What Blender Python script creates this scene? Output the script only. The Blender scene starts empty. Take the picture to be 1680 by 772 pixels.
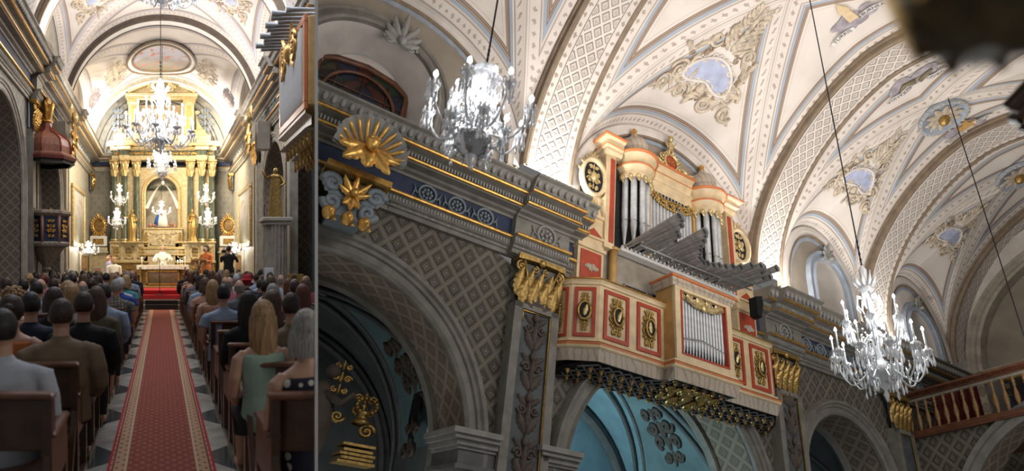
import bpy, bmesh, math, random
from mathutils import Vector, Matrix, Quaternion
random.seed(7)
pi=math.pi; sin=math.sin; cos=math.cos
sc=bpy.context.scene
col=sc.collection
# ---------------------------------------------------------------- camera, world, exposure
F=936.0
cam=bpy.data.objects.new('camera',bpy.data.cameras.new('camera')); col.objects.link(cam)
cam.location=(0,0,0); cam.rotation_euler=(pi/2,0,0)
cam.data.sensor_width=36; cam.data.sensor_fit='HORIZONTAL'; cam.data.lens=36*F/1680
cam.data.shift_y=42/1680; cam.data.clip_start=.05; cam.data.clip_end=300
cam.data.dof.use_dof=True; cam.data.dof.focus_distance=10.5; cam.data.dof.aperture_fstop=1.0
sc.camera=cam
w=bpy.data.worlds.new('world'); sc.world=w; w.use_nodes=True
wb=w.node_tree.nodes['Background']; wb.inputs[0].default_value=(.95,.93,.92,1); wb.inputs[1].default_value=.16
sc.view_settings.view_transform='Standard'; sc.view_settings.look='None'
sc.view_settings.gamma=1; sc.view_settings.use_curve_mapping=False; sc.view_settings.exposure=0.0
try:
    sc.cycles.use_denoising=True; sc.cycles.max_bounces=6; sc.cycles.diffuse_bounces=3; sc.cycles.glossy_bounces=3
    sc.cycles.transmission_bounces=4; sc.cycles.caustics_reflective=False; sc.cycles.caustics_refractive=False
    sc.cycles.sample_clamp_indirect=4
except Exception: pass
# ---------------------------------------------------------------- frames of the two places
SK=(265-840)/936.0
def LW(u,v,w): return Vector((u+SK*v,v,w))          # nave seen towards the altar
def LP(x,y,v): return ((x-265)*v/936.0,v,(428-y)*v/936.0)
S=1.4
def _n(a): return Vector(a).normalized()
RU=_n((215,936,1832)); RX=Vector((1910,936,-702)); RX=(RX-RU*RX.dot(RU)).normalized(); RD=RU.cross(RX)
def RW(x,d,z): return (RX*x+RD*d+RU*z)*S            # nave wall with the organ
def wall_R(s,o,z): return RW(s,5-o,z)
def wall_LL(s,o,z): return LW(-3.35+o,s,z)
def wall_LR(s,o,z): return LW(3.35-o,s,z)
def vault_R(x,y,z): o=y+2.1; z=z*(1+.15*min(1,o/2.1)); return RW(x+.124*o,5-o,4.1+z+.242*o)
VSP=4.95
def vault_L(x,y,z): return LW(y,x,VSP+z)
def light(name,kind,loc,energy,color=(1,.93,.82),size=.1,target=None,angle=None,sizey=None,blend=.6,spread=None):
    d=bpy.data.lights.new(name,kind); d.energy=energy; d.color=color
    if kind=='POINT': d.shadow_soft_size=size
    if kind=='AREA':
        d.size=size
        if spread: d.spread=spread
        if sizey: d.shape='RECTANGLE'; d.size_y=sizey
    if kind=='SPOT': d.shadow_soft_size=size; d.spot_size=angle or 1.5; d.spot_blend=blend
    o=bpy.data.objects.new(name,d); o.location=loc
    if target is not None: o.rotation_euler=(Vector(target)-Vector(loc)).to_track_quat('-Z','Y').to_euler()
    col.objects.link(o); return o
# large area lights: unseen fill added to lift the walls, organ, vaults and nave
light('window_light','AREA',RW(4.5,-1.5,4.5),210,(1,.93,.86),5,RW(4.5,3.5,4.2),sizey=3)
light('window_light','AREA',RW(3.8,1.0,2.3),150,(1,.92,.85),5,RW(4.6,3.7,6.1),sizey=1.0,spread=1.9)
light('window_light','AREA',RW(8.8,2.3,1.6),80,(1,.92,.84),3,RW(8.8,2.6,6.2),sizey=1.0,spread=1.9)
light('window_light','AREA',LW(0,16.5,4.3),170,(1,.93,.88),3,LW(0,18.5,8.5),sizey=3,spread=2.4)
light('window_light','AREA',LW(0,10,7.0),300,(.80,.86,1.0),4,LW(0,10.5,-1.7),sizey=8)
light('altar_light','AREA',LW(0,21.5,5.6),780,(1,.86,.62),3,LW(0,26.5,1.2),sizey=1.5)
for s_,e_ in ((2.95,70),(7.1,90),(9.92,50)): light('cove_light','AREA',wall_R(s_,.22,3.80),e_,(1,.96,.90),.35*S,wall_R(s_+.05,.35,6),sizey=.12*S)
for sg in (-1,1):
    light('cove_light','AREA',LW(sg*2.75,25.2,5.15),170,(1,.97,.95),.5,LW(sg*2.5,25.9,8))
    light('cove_light','AREA',LW(sg*2.9,14.5,5.15),110,(1,.95,.92),.5,LW(sg*2.6,14.6,8))
# ---------------------------------------------------------------- mesh builder
SIDE={}; CUR=[1]
def idm(x,y,z): return Vector((x,y,z))
class MB:
    def __init__(s,f=idm): s.v=[];s.f=[];s.m=[];s.sm=[];s.uv=[];s.at={};s.F=f;s.M=None
    def pt(s,p,uv=(0,0)):
        p=Vector(p)
        if s.M is not None: p=s.M@p
        s.v.append(s.F(p.x,p.y,p.z)); s.uv.append(uv); return len(s.v)-1
    def face(s,ids,m=0,sm=False): s.f.append(tuple(ids)); s.m.append(m); s.sm.append(sm)
    def grid(s,fn,nu,nv,m=0,sm=True,cu=False,cv=False,uvf=None,atf=None):
        b=len(s.v); ku=nu if cu else nu+1; kv=nv if cv else nv+1
        for i in range(ku):
            for j in range(kv):
                a,c=i/nu,j/nv
                k=s.pt(fn(a,c), uvf(a,c) if uvf else (a,c))
                if atf:
                    for n,x in atf(a,c).items(): s.at.setdefault(n,{})[k]=x
        for i in range(nu):
            for j in range(nv):
                i2=(i+1)%ku; j2=(j+1)%kv
                s.face((b+i*kv+j,b+i2*kv+j,b+i2*kv+j2,b+i*kv+j2),m,sm)
    def box(s,c,d,m=0,uvs=1):
        x,y,z=c; a,b_,e=d[0]/2,d[1]/2,d[2]/2
        P=[(x+i*a,y+j*b_,z+k*e) for i in(-1,1) for j in(-1,1) for k in(-1,1)]
        for q in ((0,1,3,2),(4,6,7,5),(0,4,5,1),(2,3,7,6),(0,2,6,4),(1,5,7,3)):
            ids=[s.pt(P[i],(P[i][0]+P[i][1],P[i][2])) for i in q]; s.face(ids,m)
    def bbox(s,c,d,bv=.01,m=0):      # box with chamfered edges
        x,y,z=c; a,b_,e=d[0]/2,d[1]/2,d[2]/2; bv=min(bv,a*.6,b_*.6,e*.6)
        rings=[(-e,-bv),(-e+bv,0),(e-bv,0),(e,-bv)]
        def ring(zz,ins):
            A,B=a+ins,b_+ins; q=bv
            return [(x-A+q,y-B,z+zz),(x+A-q,y-B,z+zz),(x+A,y-B+q,z+zz),(x+A,y+B-q,z+zz),(x+A-q,y+B,z+zz),(x-A+q,y+B,z+zz),(x-A,y+B-q,z+zz),(x-A,y-B+q,z+zz)]
        ids=[[s.pt(p,(p[0]+p[1],p[2])) for p in ring(*r)] for r in rings]
        for r in range(3):
            for i in range(8): s.face((ids[r][i],ids[r][(i+1)%8],ids[r+1][(i+1)%8],ids[r+1][i]),m)
        s.face(ids[0][::-1],m); s.face(ids[3],m)
    def prism(s,poly,h0,h1,m=0,ax='h',sm=False):   # poly in (a,b) ; a->x,b->z extruded along y
        n=len(poly)
        def P(p,h): return (p[0],h,p[1]) if ax=='h' else ((p[0],p[1],h) if ax=='z' else (h,p[0],p[1]))
        A=[s.pt(P(p,h0),p) for p in poly]; B=[s.pt(P(p,h1),p) for p in poly]
        s.face(A,m); s.face(B[::-1],m)
        for i in range(n):
            j=(i+1)%n; s.face((A[j],A[i],B[i],B[j]),m,sm)
    def tube(s,pts,r,n=8,m=0,cap=True,sm=True):
        pts=[Vector(p) for p in pts]; k=len(pts)
        if k<2: return
        rs=r if isinstance(r,(list,tuple)) else [r]*k
        rings=[]; up=None
        for i in range(k):
            t=(pts[min(i+1,k-1)]-pts[max(i-1,0)])
            if t.length<1e-9: t=Vector((0,0,1))
            t.normalize()
            if up is None: up=t.orthogonal().normalized()
            else:
                up=up-t*up.dot(t)
                up=t.orthogonal().normalized() if up.length<1e-6 else up.normalized()
            bi=t.cross(up)
            rings.append([s.pt(pts[i]+(up*cos(2*pi*j/n)+bi*sin(2*pi*j/n))*rs[i]) for j in range(n)])
        for i in range(k-1):
            for j in range(n):
                s.face((rings[i][j],rings[i][(j+1)%n],rings[i+1][(j+1)%n],rings[i+1][j]),m,sm)
        if cap: s.face(rings[0][::-1],m); s.face(rings[-1],m)
    def lathe(s,prof,c=(0,0,0),n=16,m=0,ax='z',sm=True,ring=None):
        c=Vector(c)
        def fn(a,b):
            i=b*(len(prof)-1); r,z=prof[int(round(i))]
            t=2*pi*a
            if ring: r=r*ring(t,z)
            p=(r*cos(t),r*sin(t),z) if ax=='z' else ((r*cos(t),z,r*sin(t)) if ax=='y' else (z,r*cos(t),r*sin(t)))
            return c+Vector(p)
        s.grid(fn,n,len(prof)-1,m,sm,cu=True)
    def ell(s,c,r,m=0,nu=12,nv=8):
        c=Vector(c)
        if not isinstance(r,(tuple,list)): r=(r,r,r)
        s.grid(lambda a,b:c+Vector((r[0]*sin(pi*b)*cos(2*pi*a),r[1]*sin(pi*b)*sin(2*pi*a),-r[2]*cos(pi*b))),nu,nv,m,True,cu=True)
    def build(s,name,mats,parent=None,label=None,cat=None,group=None,kind=None,origin='base'):
        me=bpy.data.meshes.new(name)
        if not isinstance(mats,(list,tuple)): mats=[mats]
        if s.v:
            xs=[p.x for p in s.v];ys=[p.y for p in s.v];zs=[p.z for p in s.v]
            c=Vector(((min(xs)+max(xs))/2,(min(ys)+max(ys))/2,min(zs)))
        else: c=Vector()
        if origin is None: c=Vector()
        me.from_pydata([p-c for p in s.v],[],s.f)
        for m_ in mats: me.materials.append(m_)
        me.polygons.foreach_set('material_index',s.m); me.polygons.foreach_set('use_smooth',s.sm)
        ul=me.uv_layers.new(name='UVMap')
        li=[0]*len(me.loops); me.loops.foreach_get('vertex_index',li)
        buf=[]
        for k in li: buf.extend(s.uv[k])
        ul.data.foreach_set('uv',buf)
        for n,dct in s.at.items():
            at=me.attributes.new(n,'FLOAT','POINT'); at.data.foreach_set('value',[dct.get(k,0.) for k in range(len(s.v))])
        o=bpy.data.objects.new(name,me); col.objects.link(o); o.location=c
        if parent is not None:
            o.parent=parent; o.location=c-wloc(parent)
        SIDE[o.name]=CUR[0]; tag(o,label,cat,group,kind); return o
def wloc(o):
    v=Vector(o.location)
    while o.parent: o=o.parent; v+=o.location
    return v
def tag(o,label=None,cat=None,group=None,kind=None):
    if label: o['label']=label
    if cat: o['category']=cat
    if group: o['group']=group
    if kind: o['kind']=kind
    return o
def thing(name,loc,label,cat,group=None):
    o=bpy.data.objects.new(name,None); o.empty_display_size=.1; o.location=loc; col.objects.link(o)
    return tag(o,label,cat,group)
def copy_tree(o,parent=None):
    c=o.copy(); col.objects.link(c)
    if parent is not None: c.parent=parent
    for ch in list(o.children): copy_tree(ch,c)
    return c
def lerp(a,b,t): return a+(b-a)*t
def arcpts(cx,cz,rx,rz,a0,a1,n): return [(cx+rx*cos(lerp(a0,a1,i/n)),cz+rz*sin(lerp(a0,a1,i/n))) for i in range(n+1)]
# ornament helpers: (a,b) in the surface, h out of it ; written as local (a, -h, b) so that y is depth
def scroll(mb,cx,cy,r,turns=1.5,dr=1,a0=0,th=None,h=0,m=0,nseg=None,n=6):
    th=th or r*.16; N=nseg or int(14*turns)
    pts=[];rr=[]
    for i in range(N+1):
        t=i/N; q=r*(1-t*.85); a=a0+dr*t*turns*2*pi
        pts.append((cx+q*cos(a),-(h+th*.5),cy+q*sin(a))); rr.append(th*(1-.35*t))
    mb.tube(pts,rr,n,m); mb.ell((cx,-(h+th*.6),cy),(r*.22,r*.2,r*.22),m,8,5)
def leaf(mb,cx,cy,L,ang,wd=None,h=0,m=0,lobes=4,curl=.25):
    wd=wd or L*.35
    ca,sa=cos(ang),sin(ang)
    def fn(a,b):
        t=a; s_=(b-.5)*2
        ww=wd*(sin(pi*min(1,t*.93+.07))**.7)*(.72+.28*abs(sin(t*pi*lobes)))
        x=t*L; y=s_*ww*.5
        hh=h+L*.10*(1-s_*s_)*sin(pi*(t*.8+.1))+L*curl*t*t*.5+ (0.02*L)
        if abs(s_)>.99: hh=h+L*curl*t*t*.3
        return (cx+x*ca-y*sa,-hh,cy+x*sa+y*ca)
    mb.grid(fn,lobes*3,4,m,True)
def ornament(mb,cx,cy,w,h,seed=1,m=0,th=None,H=0,dens=1.0):
    # symmetric foliate ornament filling w x h
    rnd=random.Random(seed); k=min(w,h)
    n=max(2,int(h/w*2.2*dens))
    for i in range(n):
        y=cy-h/2+h*(i+.5)/n; sc_=(.55+.45*sin(pi*(i+.5)/n))
        r=w*.17*sc_*rnd.uniform(.85,1.15); off=w*.25*sc_
        d=1 if i%2 else -1
        for sx in (1,-1):
            scroll(mb,cx+sx*off,y,r,1.4,sx*d,pi/2*(1-sx)+ (0 if d>0 else pi/2*sx),th or r*.22,H,m)
            leaf(mb,cx+sx*off*.6,y,w*.26*sc_,(pi/2-sx*d*.5) if d>0 else (-pi/2+sx*.6),None,H,m,3)
        leaf(mb,cx,y-h/n*.3,h/n*.85,pi/2,w*.2*sc_,H+.004,m,3)
    mb.ell((cx,-H,cy),(w*.11,w*.07,w*.11),m,8,6)
# ---------------------------------------------------------------- materials
class NT:
    def __init__(s,name):
        s.mat=bpy.data.materials.new(name); s.mat.use_nodes=True; s.t=s.mat.node_tree; s.b=s.t.nodes['Principled BSDF']
    def n(s,ty,**k):
        nd=s.t.nodes.new(ty)
        for a,b in k.items(): setattr(nd,a,b)
        return nd
    def l(s,a,b): s.t.links.new(a,b)
    def val(s,x,sock):
        if isinstance(x,(int,float)): sock.default_value=x
        else: s.l(x,sock)
    def math(s,op,a,b=None,c=None):
        nd=s.n('ShaderNodeMath',operation=op); s.val(a,nd.inputs[0])
        if b is not None: s.val(b,nd.inputs[1])
        if c is not None: s.val(c,nd.inputs[2])
        return nd.outputs[0]
    def ramp(s,x,stops,const=True):
        nd=s.n('ShaderNodeValToRGB'); r=nd.color_ramp; r.interpolation='CONSTANT' if const else 'LINEAR'
        while len(r.elements)<len(stops): r.elements.new(.5)
        for e,(p,c) in zip(r.elements,stops): e.position=p; e.color=(c[0],c[1],c[2],1) if len(c)>=3 else (c[0],)*3+(1,)
        s.l(x,nd.inputs[0]); return nd.outputs[0]
    def mix(s,f,a,b,mode='MIX'):
        nd=s.n('ShaderNodeMix',data_type='RGBA',blend_type=mode); s.val(f,nd.inputs[0])
        for x,i in((a,6),(b,7)):
            if isinstance(x,tuple): nd.inputs[i].default_value=(x[0],x[1],x[2],1)
            else: s.l(x,nd.inputs[i])
        return nd.outputs[2]
    def noise(s,scale,detail=4,co=None,out=0):
        nd=s.n('ShaderNodeTexNoise'); nd.inputs['Scale'].default_value=scale; nd.inputs['Detail'].default_value=detail
        if co is None: co=s.n('ShaderNodeTexCoord').outputs['Object']
        s.l(co,nd.inputs['Vector']); return nd.outputs[out]
    def bump(s,h,st=.3,d=.02):
        nd=s.n('ShaderNodeBump'); nd.inputs['Strength'].default_value=st; nd.inputs['Distance'].default_value=d
        s.l(h,nd.inputs['Height']); s.l(nd.outputs[0],s.b.inputs['Normal'])
    def base(s,c,rough=.6,metal=0,**k):
        if isinstance(c,tuple): s.b.inputs['Base Color'].default_value=(c[0],c[1],c[2],1)
        else: s.l(c,s.b.inputs['Base Color'])
        s.b.inputs['Roughness'].default_value=rough; s.b.inputs['Metallic'].default_value=metal
        for a,b in k.items(): s.b.inputs[a.replace('_',' ')].default_value=b
        return s.mat
def simple(name,c,rough=.6,metal=0,var=.15,scale=6,bump=0,**k):
    t=NT(name); f=t.noise(scale); f=t.ramp(f,[(.3,(1-var,)*3),(.7,(1+var*.3,)*3)],False)
    cc=t.mix(1.0,f,c,'MULTIPLY'); t.base(cc,rough,metal,**k)
    if bump: t.bump(t.noise(scale*4),bump,.02)
    return t.mat
def emis(name,c,st):
    t=NT(name); t.base(c,.5); t.b.inputs['Emission Color'].default_value=(c[0],c[1],c[2],1); t.b.inputs['Emission Strength'].default_value=st; return t.mat
def diamond(name,strap,recess,dark,cell=.2,flower=None,rough=.7,bump=.5,dist=.02,asp=1.0,damask=False,split=None):
    t=NT(name); uv=t.n('ShaderNodeTexCoord').outputs['UV']; sp=t.n('ShaderNodeSeparateXYZ'); t.l(uv,sp.inputs[0])
    u=t.math('DIVIDE',sp.outputs[0],cell); v=t.math('DIVIDE',sp.outputs[1],cell*asp)
    p=t.math('FRACT',t.math('ADD',u,v)); q=t.math('FRACT',t.math('SUBTRACT',u,v))
    a=t.math('MAXIMUM',t.math('ABSOLUTE',t.math('SUBTRACT',p,.5)),t.math('ABSOLUTE',t.math('SUBTRACT',q,.5)))
    flower=flower or strap
    if damask:
        cc=t.ramp(a,[(0,dark),(.1,strap),(.2,dark),(.26,strap),(.42,dark),(.46,strap)])
    else:
        cc=t.ramp(a,[(0,flower),(.07,dark),(.11,flower),(.17,recess),(.24,recess),(.31,dark),(.335,strap),(.40,dark),(.415,strap)])
    nz=t.noise(2.2,6); cc=t.mix(1.0,cc,t.ramp(nz,[(.25,(.72,)*3),(.75,(1.1,)*3)],False),'MULTIPLY')
    t.base(cc,rough)
    h=t.ramp(a,[(0,(.9,)*3),(.14,(.8,)*3),(.2,(0,)*3),(.29,(.05,)*3),(.34,(1,)*3),(.395,(1,)*3),(.408,(.4,)*3),(.42,(1,)*3)],False)
    t.bump(h,bump,dist); return t.mat
def vaultmat(name,cream,brown,blue,sc_=1.0):
    # painted borders follow the distance to the groin and to the wall arch
    t=NT(name)
    def at(n): nd=t.n('ShaderNodeAttribute',attribute_name=n); return nd.outputs['Fac']
    dg,db,al=at('dg'),at('db'),at('al')
    d=t.math('MINIMUM',dg,db); nz=t.noise(9,3); d2=t.math('ADD',d,t.math('MULTIPLY',t.math('SUBTRACT',nz,.5),.012))
    k=lambda c,f:(c[0]*f,c[1]*f,c[2]*f)
    line=k(brown,.8); lb=tuple(lerp(a,b,.45) for a,b in zip(cream,brown))
    cc=t.ramp(t.math('MULTIPLY',d,1/sc_),[(0,lb),(.012,cream),(.045,lb),(.052,cream),(.235,brown),(.245,lb),(.262,cream),(.285,blue),(.345,line),(.357,lb),(.37,brown),(.40,lb),(.41,line),(.422,cream),(.475,lb),(.481,cream)])
    # leaf sprigs along the band
    m1=t.math('FRACT',t.math('MULTIPLY',al,1/(.15*sc_))); x=t.math('ABSOLUTE',t.math('SUBTRACT',m1,.5))
    y=t.math('ABSOLUTE',t.math('SUBTRACT',t.math('MULTIPLY',d,1/sc_),.14))
    br=t.noise(26,2); f=t.math('ADD',t.math('MULTIPLY',x,.17),y); f=t.math('ADD',f,t.math('MULTIPLY',t.math('SUBTRACT',br,.5),.10))
    leafm=t.math('LESS_THAN',f,.046)
    cc=t.mix(t.math('MULTIPLY',leafm,.62),cc,brown)
    cc=t.mix(1.0,cc,t.ramp(t.noise(1.3,5),[(.3,(.88,.87,.86)),(.7,(1.05,1.05,1.05))],False),'MULTIPLY')
    t.base(cc,.75)
    h=t.ramp(t.math('MULTIPLY',d,1/sc_),[(0,(.9,)*3),(.04,(.9,)*3),(.05,(.5,)*3),(.22,(.5,)*3),(.245,(1,)*3),(.262,(.9,)*3),(.28,(.2,)*3),(.35,(.2,)*3),(.37,(1,)*3),(.41,(.8,)*3),(.43,(0,)*3)],False)
    t.bump(h,.5,.03); return t.mat
def bandmat(name,cream,dark,mid,edge,W,cell):
    # transverse arch soffit: diamonds in the middle, leaf strips at both sides ; uv=(across,along)
    t=NT(name); uv=t.n('ShaderNodeTexCoord').outputs['UV']; sp=t.n('ShaderNodeSeparateXYZ'); t.l(uv,sp.inputs[0])
    U,V=sp.outputs[0],sp.outputs[1]
    u=t.math('DIVIDE',U,cell); v=t.math('DIVIDE',V,cell)
    p=t.math('FRACT',t.math('ADD',u,v)); q=t.math('FRACT',t.math('SUBTRACT',u,v))
    a=t.math('MAXIMUM',t.math('ABSOLUTE',t.math('SUBTRACT',p,.5)),t.math('ABSOLUTE',t.math('SUBTRACT',q,.5)))
    side=t.math('LESS_THAN',p,.5); dd=t.ramp(a,[(0,dark),(.05,cream),(.12,dark),(.15,cream),(.23,mid),(.35,dark),(.385,cream)])
    d=t.math('ABSOLUTE',U)
    f=t.math('LESS_THAN',d,W*.5-.001)
    m1=t.math('FRACT',t.math('MULTIPLY',V,1/.16)); x=t.math('ABSOLUTE',t.math('SUBTRACT',m1,.5))
    y=t.math('ABSOLUTE',t.math('SUBTRACT',d,W*.5+.1)); ff=t.math('ADD',t.math('MULTIPLY',x,.17),y)
    ff=t.math('ADD',ff,t.math('MULTIPLY',t.math('SUBTRACT',t.noise(24,2),.5),.09))
    ed=t.mix(t.math('MULTIPLY',t.math('LESS_THAN',ff,.044),.7),cream,edge)
    ln=t.math('LESS_THAN',t.math('ABSOLUTE',t.math('SUBTRACT',d,W*.5+.015)),.008)
    ed=t.mix(ln,ed,dark)
    cc=t.mix(f,ed,dd)
    cc=t.mix(1.0,cc,t.ramp(t.noise(1.3,5),[(.3,(.88,.87,.86)),(.7,(1.05,1.05,1.05))],False),'MULTIPLY')
    t.base(cc,.75)
    h=t.ramp(a,[(0,(.7,)*3),(.12,(.6,)*3),(.2,(0,)*3),(.3,(.1,)*3),(.39,(1,)*3)],False); t.bump(t.math('MULTIPLY',h,f),.5,.03)
    return t.mat
def marble(name,c1,c2,scale=3,rough=.35,th=.03):
    t=NT(name); co=t.n('ShaderNodeTexCoord').outputs['Object']
    n1=t.noise(scale,6,co); w_=t.n('ShaderNodeTexWave'); w_.inputs['Scale'].default_value=scale*.6; w_.inputs['Distortion'].default_value=9; w_.inputs['Detail'].default_value=4; t.l(co,w_.inputs['Vector'])
    cc=t.ramp(w_.outputs['Fac'],[(0,c2),(th*2,lerp3(c1,c2,.4)),(.3,c1),(1,c1)],False)
    cc=t.mix(.5,cc,t.ramp(n1,[(.3,lerp3(c1,c2,.5)),(.7,c1)],False)); return t.base(cc,rough)
def lerp3(a,b,t): return tuple(lerp(x,y,t) for x,y in zip(a,b))
def checker_floor():
    t=NT('checker_marble_floor'); uv=t.n('ShaderNodeTexCoord').outputs['UV']; sp=t.n('ShaderNodeSeparateXYZ'); t.l(uv,sp.inputs[0])
    u=t.math('DIVIDE',sp.outputs[0],1.3); v=t.math('DIVIDE',sp.outputs[1],1.3)
    p=t.math('FLOOR',t.math('ADD',u,v)); q=t.math('FLOOR',t.math('SUBTRACT',u,v)); m_=t.math('FLOORED_MODULO',t.math('ADD',p,q),2)
    nz=t.noise(5,7)
    li=t.ramp(nz,[(.3,(.34,.32,.28)),(.55,(.50,.47,.41)),(.75,(.58,.55,.49))],False); dk=t.ramp(nz,[(.3,(.035,.045,.05)),(.7,(.10,.11,.115))],False)
    cc=t.mix(t.math('GREATER_THAN',m_,.5),li,dk); return t.base(cc,.16)
def carpetmat():
    t=NT('red_patterned_carpet'); uv=t.n('ShaderNodeTexCoord').outputs['UV']; sp=t.n('ShaderNodeSeparateXYZ'); t.l(uv,sp.inputs[0])
    d=t.math('ABSOLUTE',sp.outputs[0]); c_=.105
    u=t.math('DIVIDE',sp.outputs[0],c_); v=t.math('DIVIDE',sp.outputs[1],c_*1.2)
    p=t.math('FRACT',t.math('ADD',u,v)); q=t.math('FRACT',t.math('SUBTRACT',u,v))
    a=t.math('MAXIMUM',t.math('ABSOLUTE',t.math('SUBTRACT',p,.5)),t.math('ABSOLUTE',t.math('SUBTRACT',q,.5)))
    field=t.ramp(t.math('ADD',a,t.math('MULTIPLY',t.math('SUBTRACT',t.noise(45,2),.5),.12)),[(0,(.50,.26,.14)),(.10,(.22,.02,.02)),(.20,(.46,.17,.10)),(.28,(.17,.012,.014)),(.40,(.42,.13,.08)),(.45,(.20,.02,.02))])
    e=t.ramp(t.math('ADD',a,t.math('MULTIPLY',t.noise(30,2),.2)),[(0,(.30,.08,.05)),(.3,(.50,.34,.20)),(.5,(.46,.28,.17))])
    f=t.math('GREATER_THAN',d,.285); cc=t.mix(f,field,e)
    l1=t.math('LESS_THAN',t.math('ABSOLUTE',t.math('SUBTRACT',d,.295)),.010); cc=t.mix(l1,cc,(.55,.42,.26))
    l2=t.math('LESS_THAN',t.math('ABSOLUTE',t.math('SUBTRACT',d,.40)),.008); cc=t.mix(l2,cc,(.22,.03,.03))
    l3=t.math('GREATER_THAN',d,.422); cc=t.mix(l3,cc,(.42,.02,.03)); t.base(cc,.95); t.bump(t.noise(180,2),.4,.004); return t.mat
def stained(name,cols,cell=9):
    t=NT(name); co=t.n('ShaderNodeTexCoord').outputs['UV']; vo=t.n('ShaderNodeTexVoronoi'); vo.inputs['Scale'].default_value=cell; t.l(co,vo.inputs['Vector'])
    sp=t.n('ShaderNodeSeparateColor'); t.l(vo.outputs['Color'],sp.inputs[0])
    st=[(i/len(cols),c) for i,c in enumerate(cols)]
    cc=t.ramp(sp.outputs[0],st); v2=t.n('ShaderNodeTexVoronoi',feature='DISTANCE_TO_EDGE'); v2.inputs['Scale'].default_value=cell; t.l(co,v2.inputs['Vector'])
    cc=t.mix(t.math('LESS_THAN',v2.outputs['Distance'],.05),cc,(.01,.01,.01)); return t.base(cc,.3)
def painting(name,sky,land,figs,scale=4,rough=.5):
    t=NT(name); co=t.n('ShaderNodeTexCoord').outputs['UV']; sp=t.n('ShaderNodeSeparateXYZ'); t.l(co,sp.inputs[0])
    nz=t.noise(scale,5,co); y=t.math('ADD',sp.outputs[1],t.math('MULTIPLY',t.math('SUBTRACT',nz,.5),.5))
    cc=t.ramp(y,[(0,land),(.45,lerp3(land,sky,.5)),(.6,sky),(1,lerp3(sky,(1,1,1),.2))],False)
    n2=t.noise(scale*1.7,3,co); cc=t.mix(t.ramp(n2,[(0,(0,)*3),(.58,(0,)*3),(.64,(.9,)*3)],False),cc,figs); return t.base(cc,rough)
def fabricdots(name,a,b,cell=.07):
    t=NT(name); co=t.n('ShaderNodeTexCoord').outputs['Object']; vo=t.n('ShaderNodeTexVoronoi'); vo.inputs['Scale'].default_value=1/cell; vo.inputs['Randomness'].default_value=.15; t.l(co,vo.inputs['Vector'])
    return t.base(t.mix(t.math('LESS_THAN',vo.outputs['Distance'],.36),a,b),.9)
CREAM=(.70,.645,.595); BROWN=(.27,.185,.13); BLUE=(.36,.41,.48)
M={}
M['vault']=vaultmat('painted_vault_plaster',CREAM,BROWN,BLUE)
M['vault_pale']=vaultmat('painted_vault_plaster_pale',(.66,.61,.57),(.33,.25,.20),(.42,.43,.50),1.1)
M['band']=bandmat('arch_band_plaster',CREAM,(.17,.15,.14),(.42,.37,.33),BROWN,.52,.24)
M['plaster']=simple('cream_plaster',CREAM,.8,var=.2,scale=2)
M['plaster_w']=simple('white_plaster',(.72,.70,.67),.8,var=.1,scale=2)
M['brownm']=simple('brown_moulding_paint',(.24,.18,.125),.7,var=.25)
M['bluem']=simple('blue_moulding_paint',BLUE,.7,var=.2)
M['lun']=simple('ochre_grey_plaster',(.32,.275,.22),.85,var=.25,scale=2)
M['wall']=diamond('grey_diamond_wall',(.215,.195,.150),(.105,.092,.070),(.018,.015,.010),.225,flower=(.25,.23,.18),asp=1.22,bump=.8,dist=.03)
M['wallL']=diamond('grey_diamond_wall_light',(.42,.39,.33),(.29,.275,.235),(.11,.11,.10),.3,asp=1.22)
M['damask']=diamond('damask_wall',(.30,.28,.235),(.3,.3,.25),(.105,.10,.09),.36,damask=True,bump=.1,asp=1.3)
M['soffit']=diamond('brown_diamond_soffit',(.30,.245,.185),(.17,.13,.095),(.06,.045,.03),.25,flower=(.27,.22,.165))
M['grey']=simple('grey_moulding',(.225,.212,.182),.6,var=.3,scale=5,bump=.05)
M['grey_d']=simple('dark_grey_moulding',(.13,.13,.125),.6,var=.3,scale=5)
M['greyL']=simple('pale_grey_moulding',(.44,.41,.34),.6,var=.25,scale=5)
M['greyW']=simple('warm_grey_stone',(.40,.355,.29),.65,var=.3,scale=4)
M['greyb']=simple('blue_grey_relief',(.23,.265,.29),.6,var=.25)
M['navy']=simple('navy_frieze_ground',(.028,.042,.095),.6,var=.3)
M['gold']=simple('gilding',(.80,.47,.13),.32,.85,var=.35,scale=14)
M['gold_d']=simple('aged_gilding',(.52,.34,.11),.4,.75,var=.5,scale=20)
M['gold_p']=simple('pale_gilding',(.72,.55,.27),.38,.6,var=.35,scale=12)
M['ocream']=simple('organ_cream_paint',(.72,.56,.34),.45,var=.22,scale=5)
M['red']=simple('organ_red_paint',(.42,.06,.025),.45,var=.25,scale=7)
M['orange']=simple('organ_orange_moulding',(.60,.19,.06),.4,var=.15)
M['ochre']=simple('organ_ochre_side',(.55,.33,.11),.45,var=.25)
M['omarble']=marble('cream_marbled_wood',(.50,.42,.33),(.20,.14,.10),5,.4,.05)
M['rmarble']=marble('pink_marbled_wood',(.42,.20,.13),(.20,.07,.05),5,.4,.05)
M['pipe']=simple('tin_organ_pipe',(.62,.63,.64),.4,.35,var=.25,scale=9)
M['pipe_d']=simple('dark_lead_pipe',(.40,.41,.41),.4,.4,var=.35,scale=9)
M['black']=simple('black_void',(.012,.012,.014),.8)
M['iron']=simple('black_iron',(.02,.02,.022),.45,.6)
M['bluevault']=simple('teal_painted_vault',(.22,.35,.40),.8,var=.25,scale=2)
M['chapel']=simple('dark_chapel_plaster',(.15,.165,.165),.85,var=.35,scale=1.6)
M['chapel_t']=simple('teal_grey_chapel_plaster',(.17,.25,.26),.85,var=.35,scale=1.6)
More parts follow.
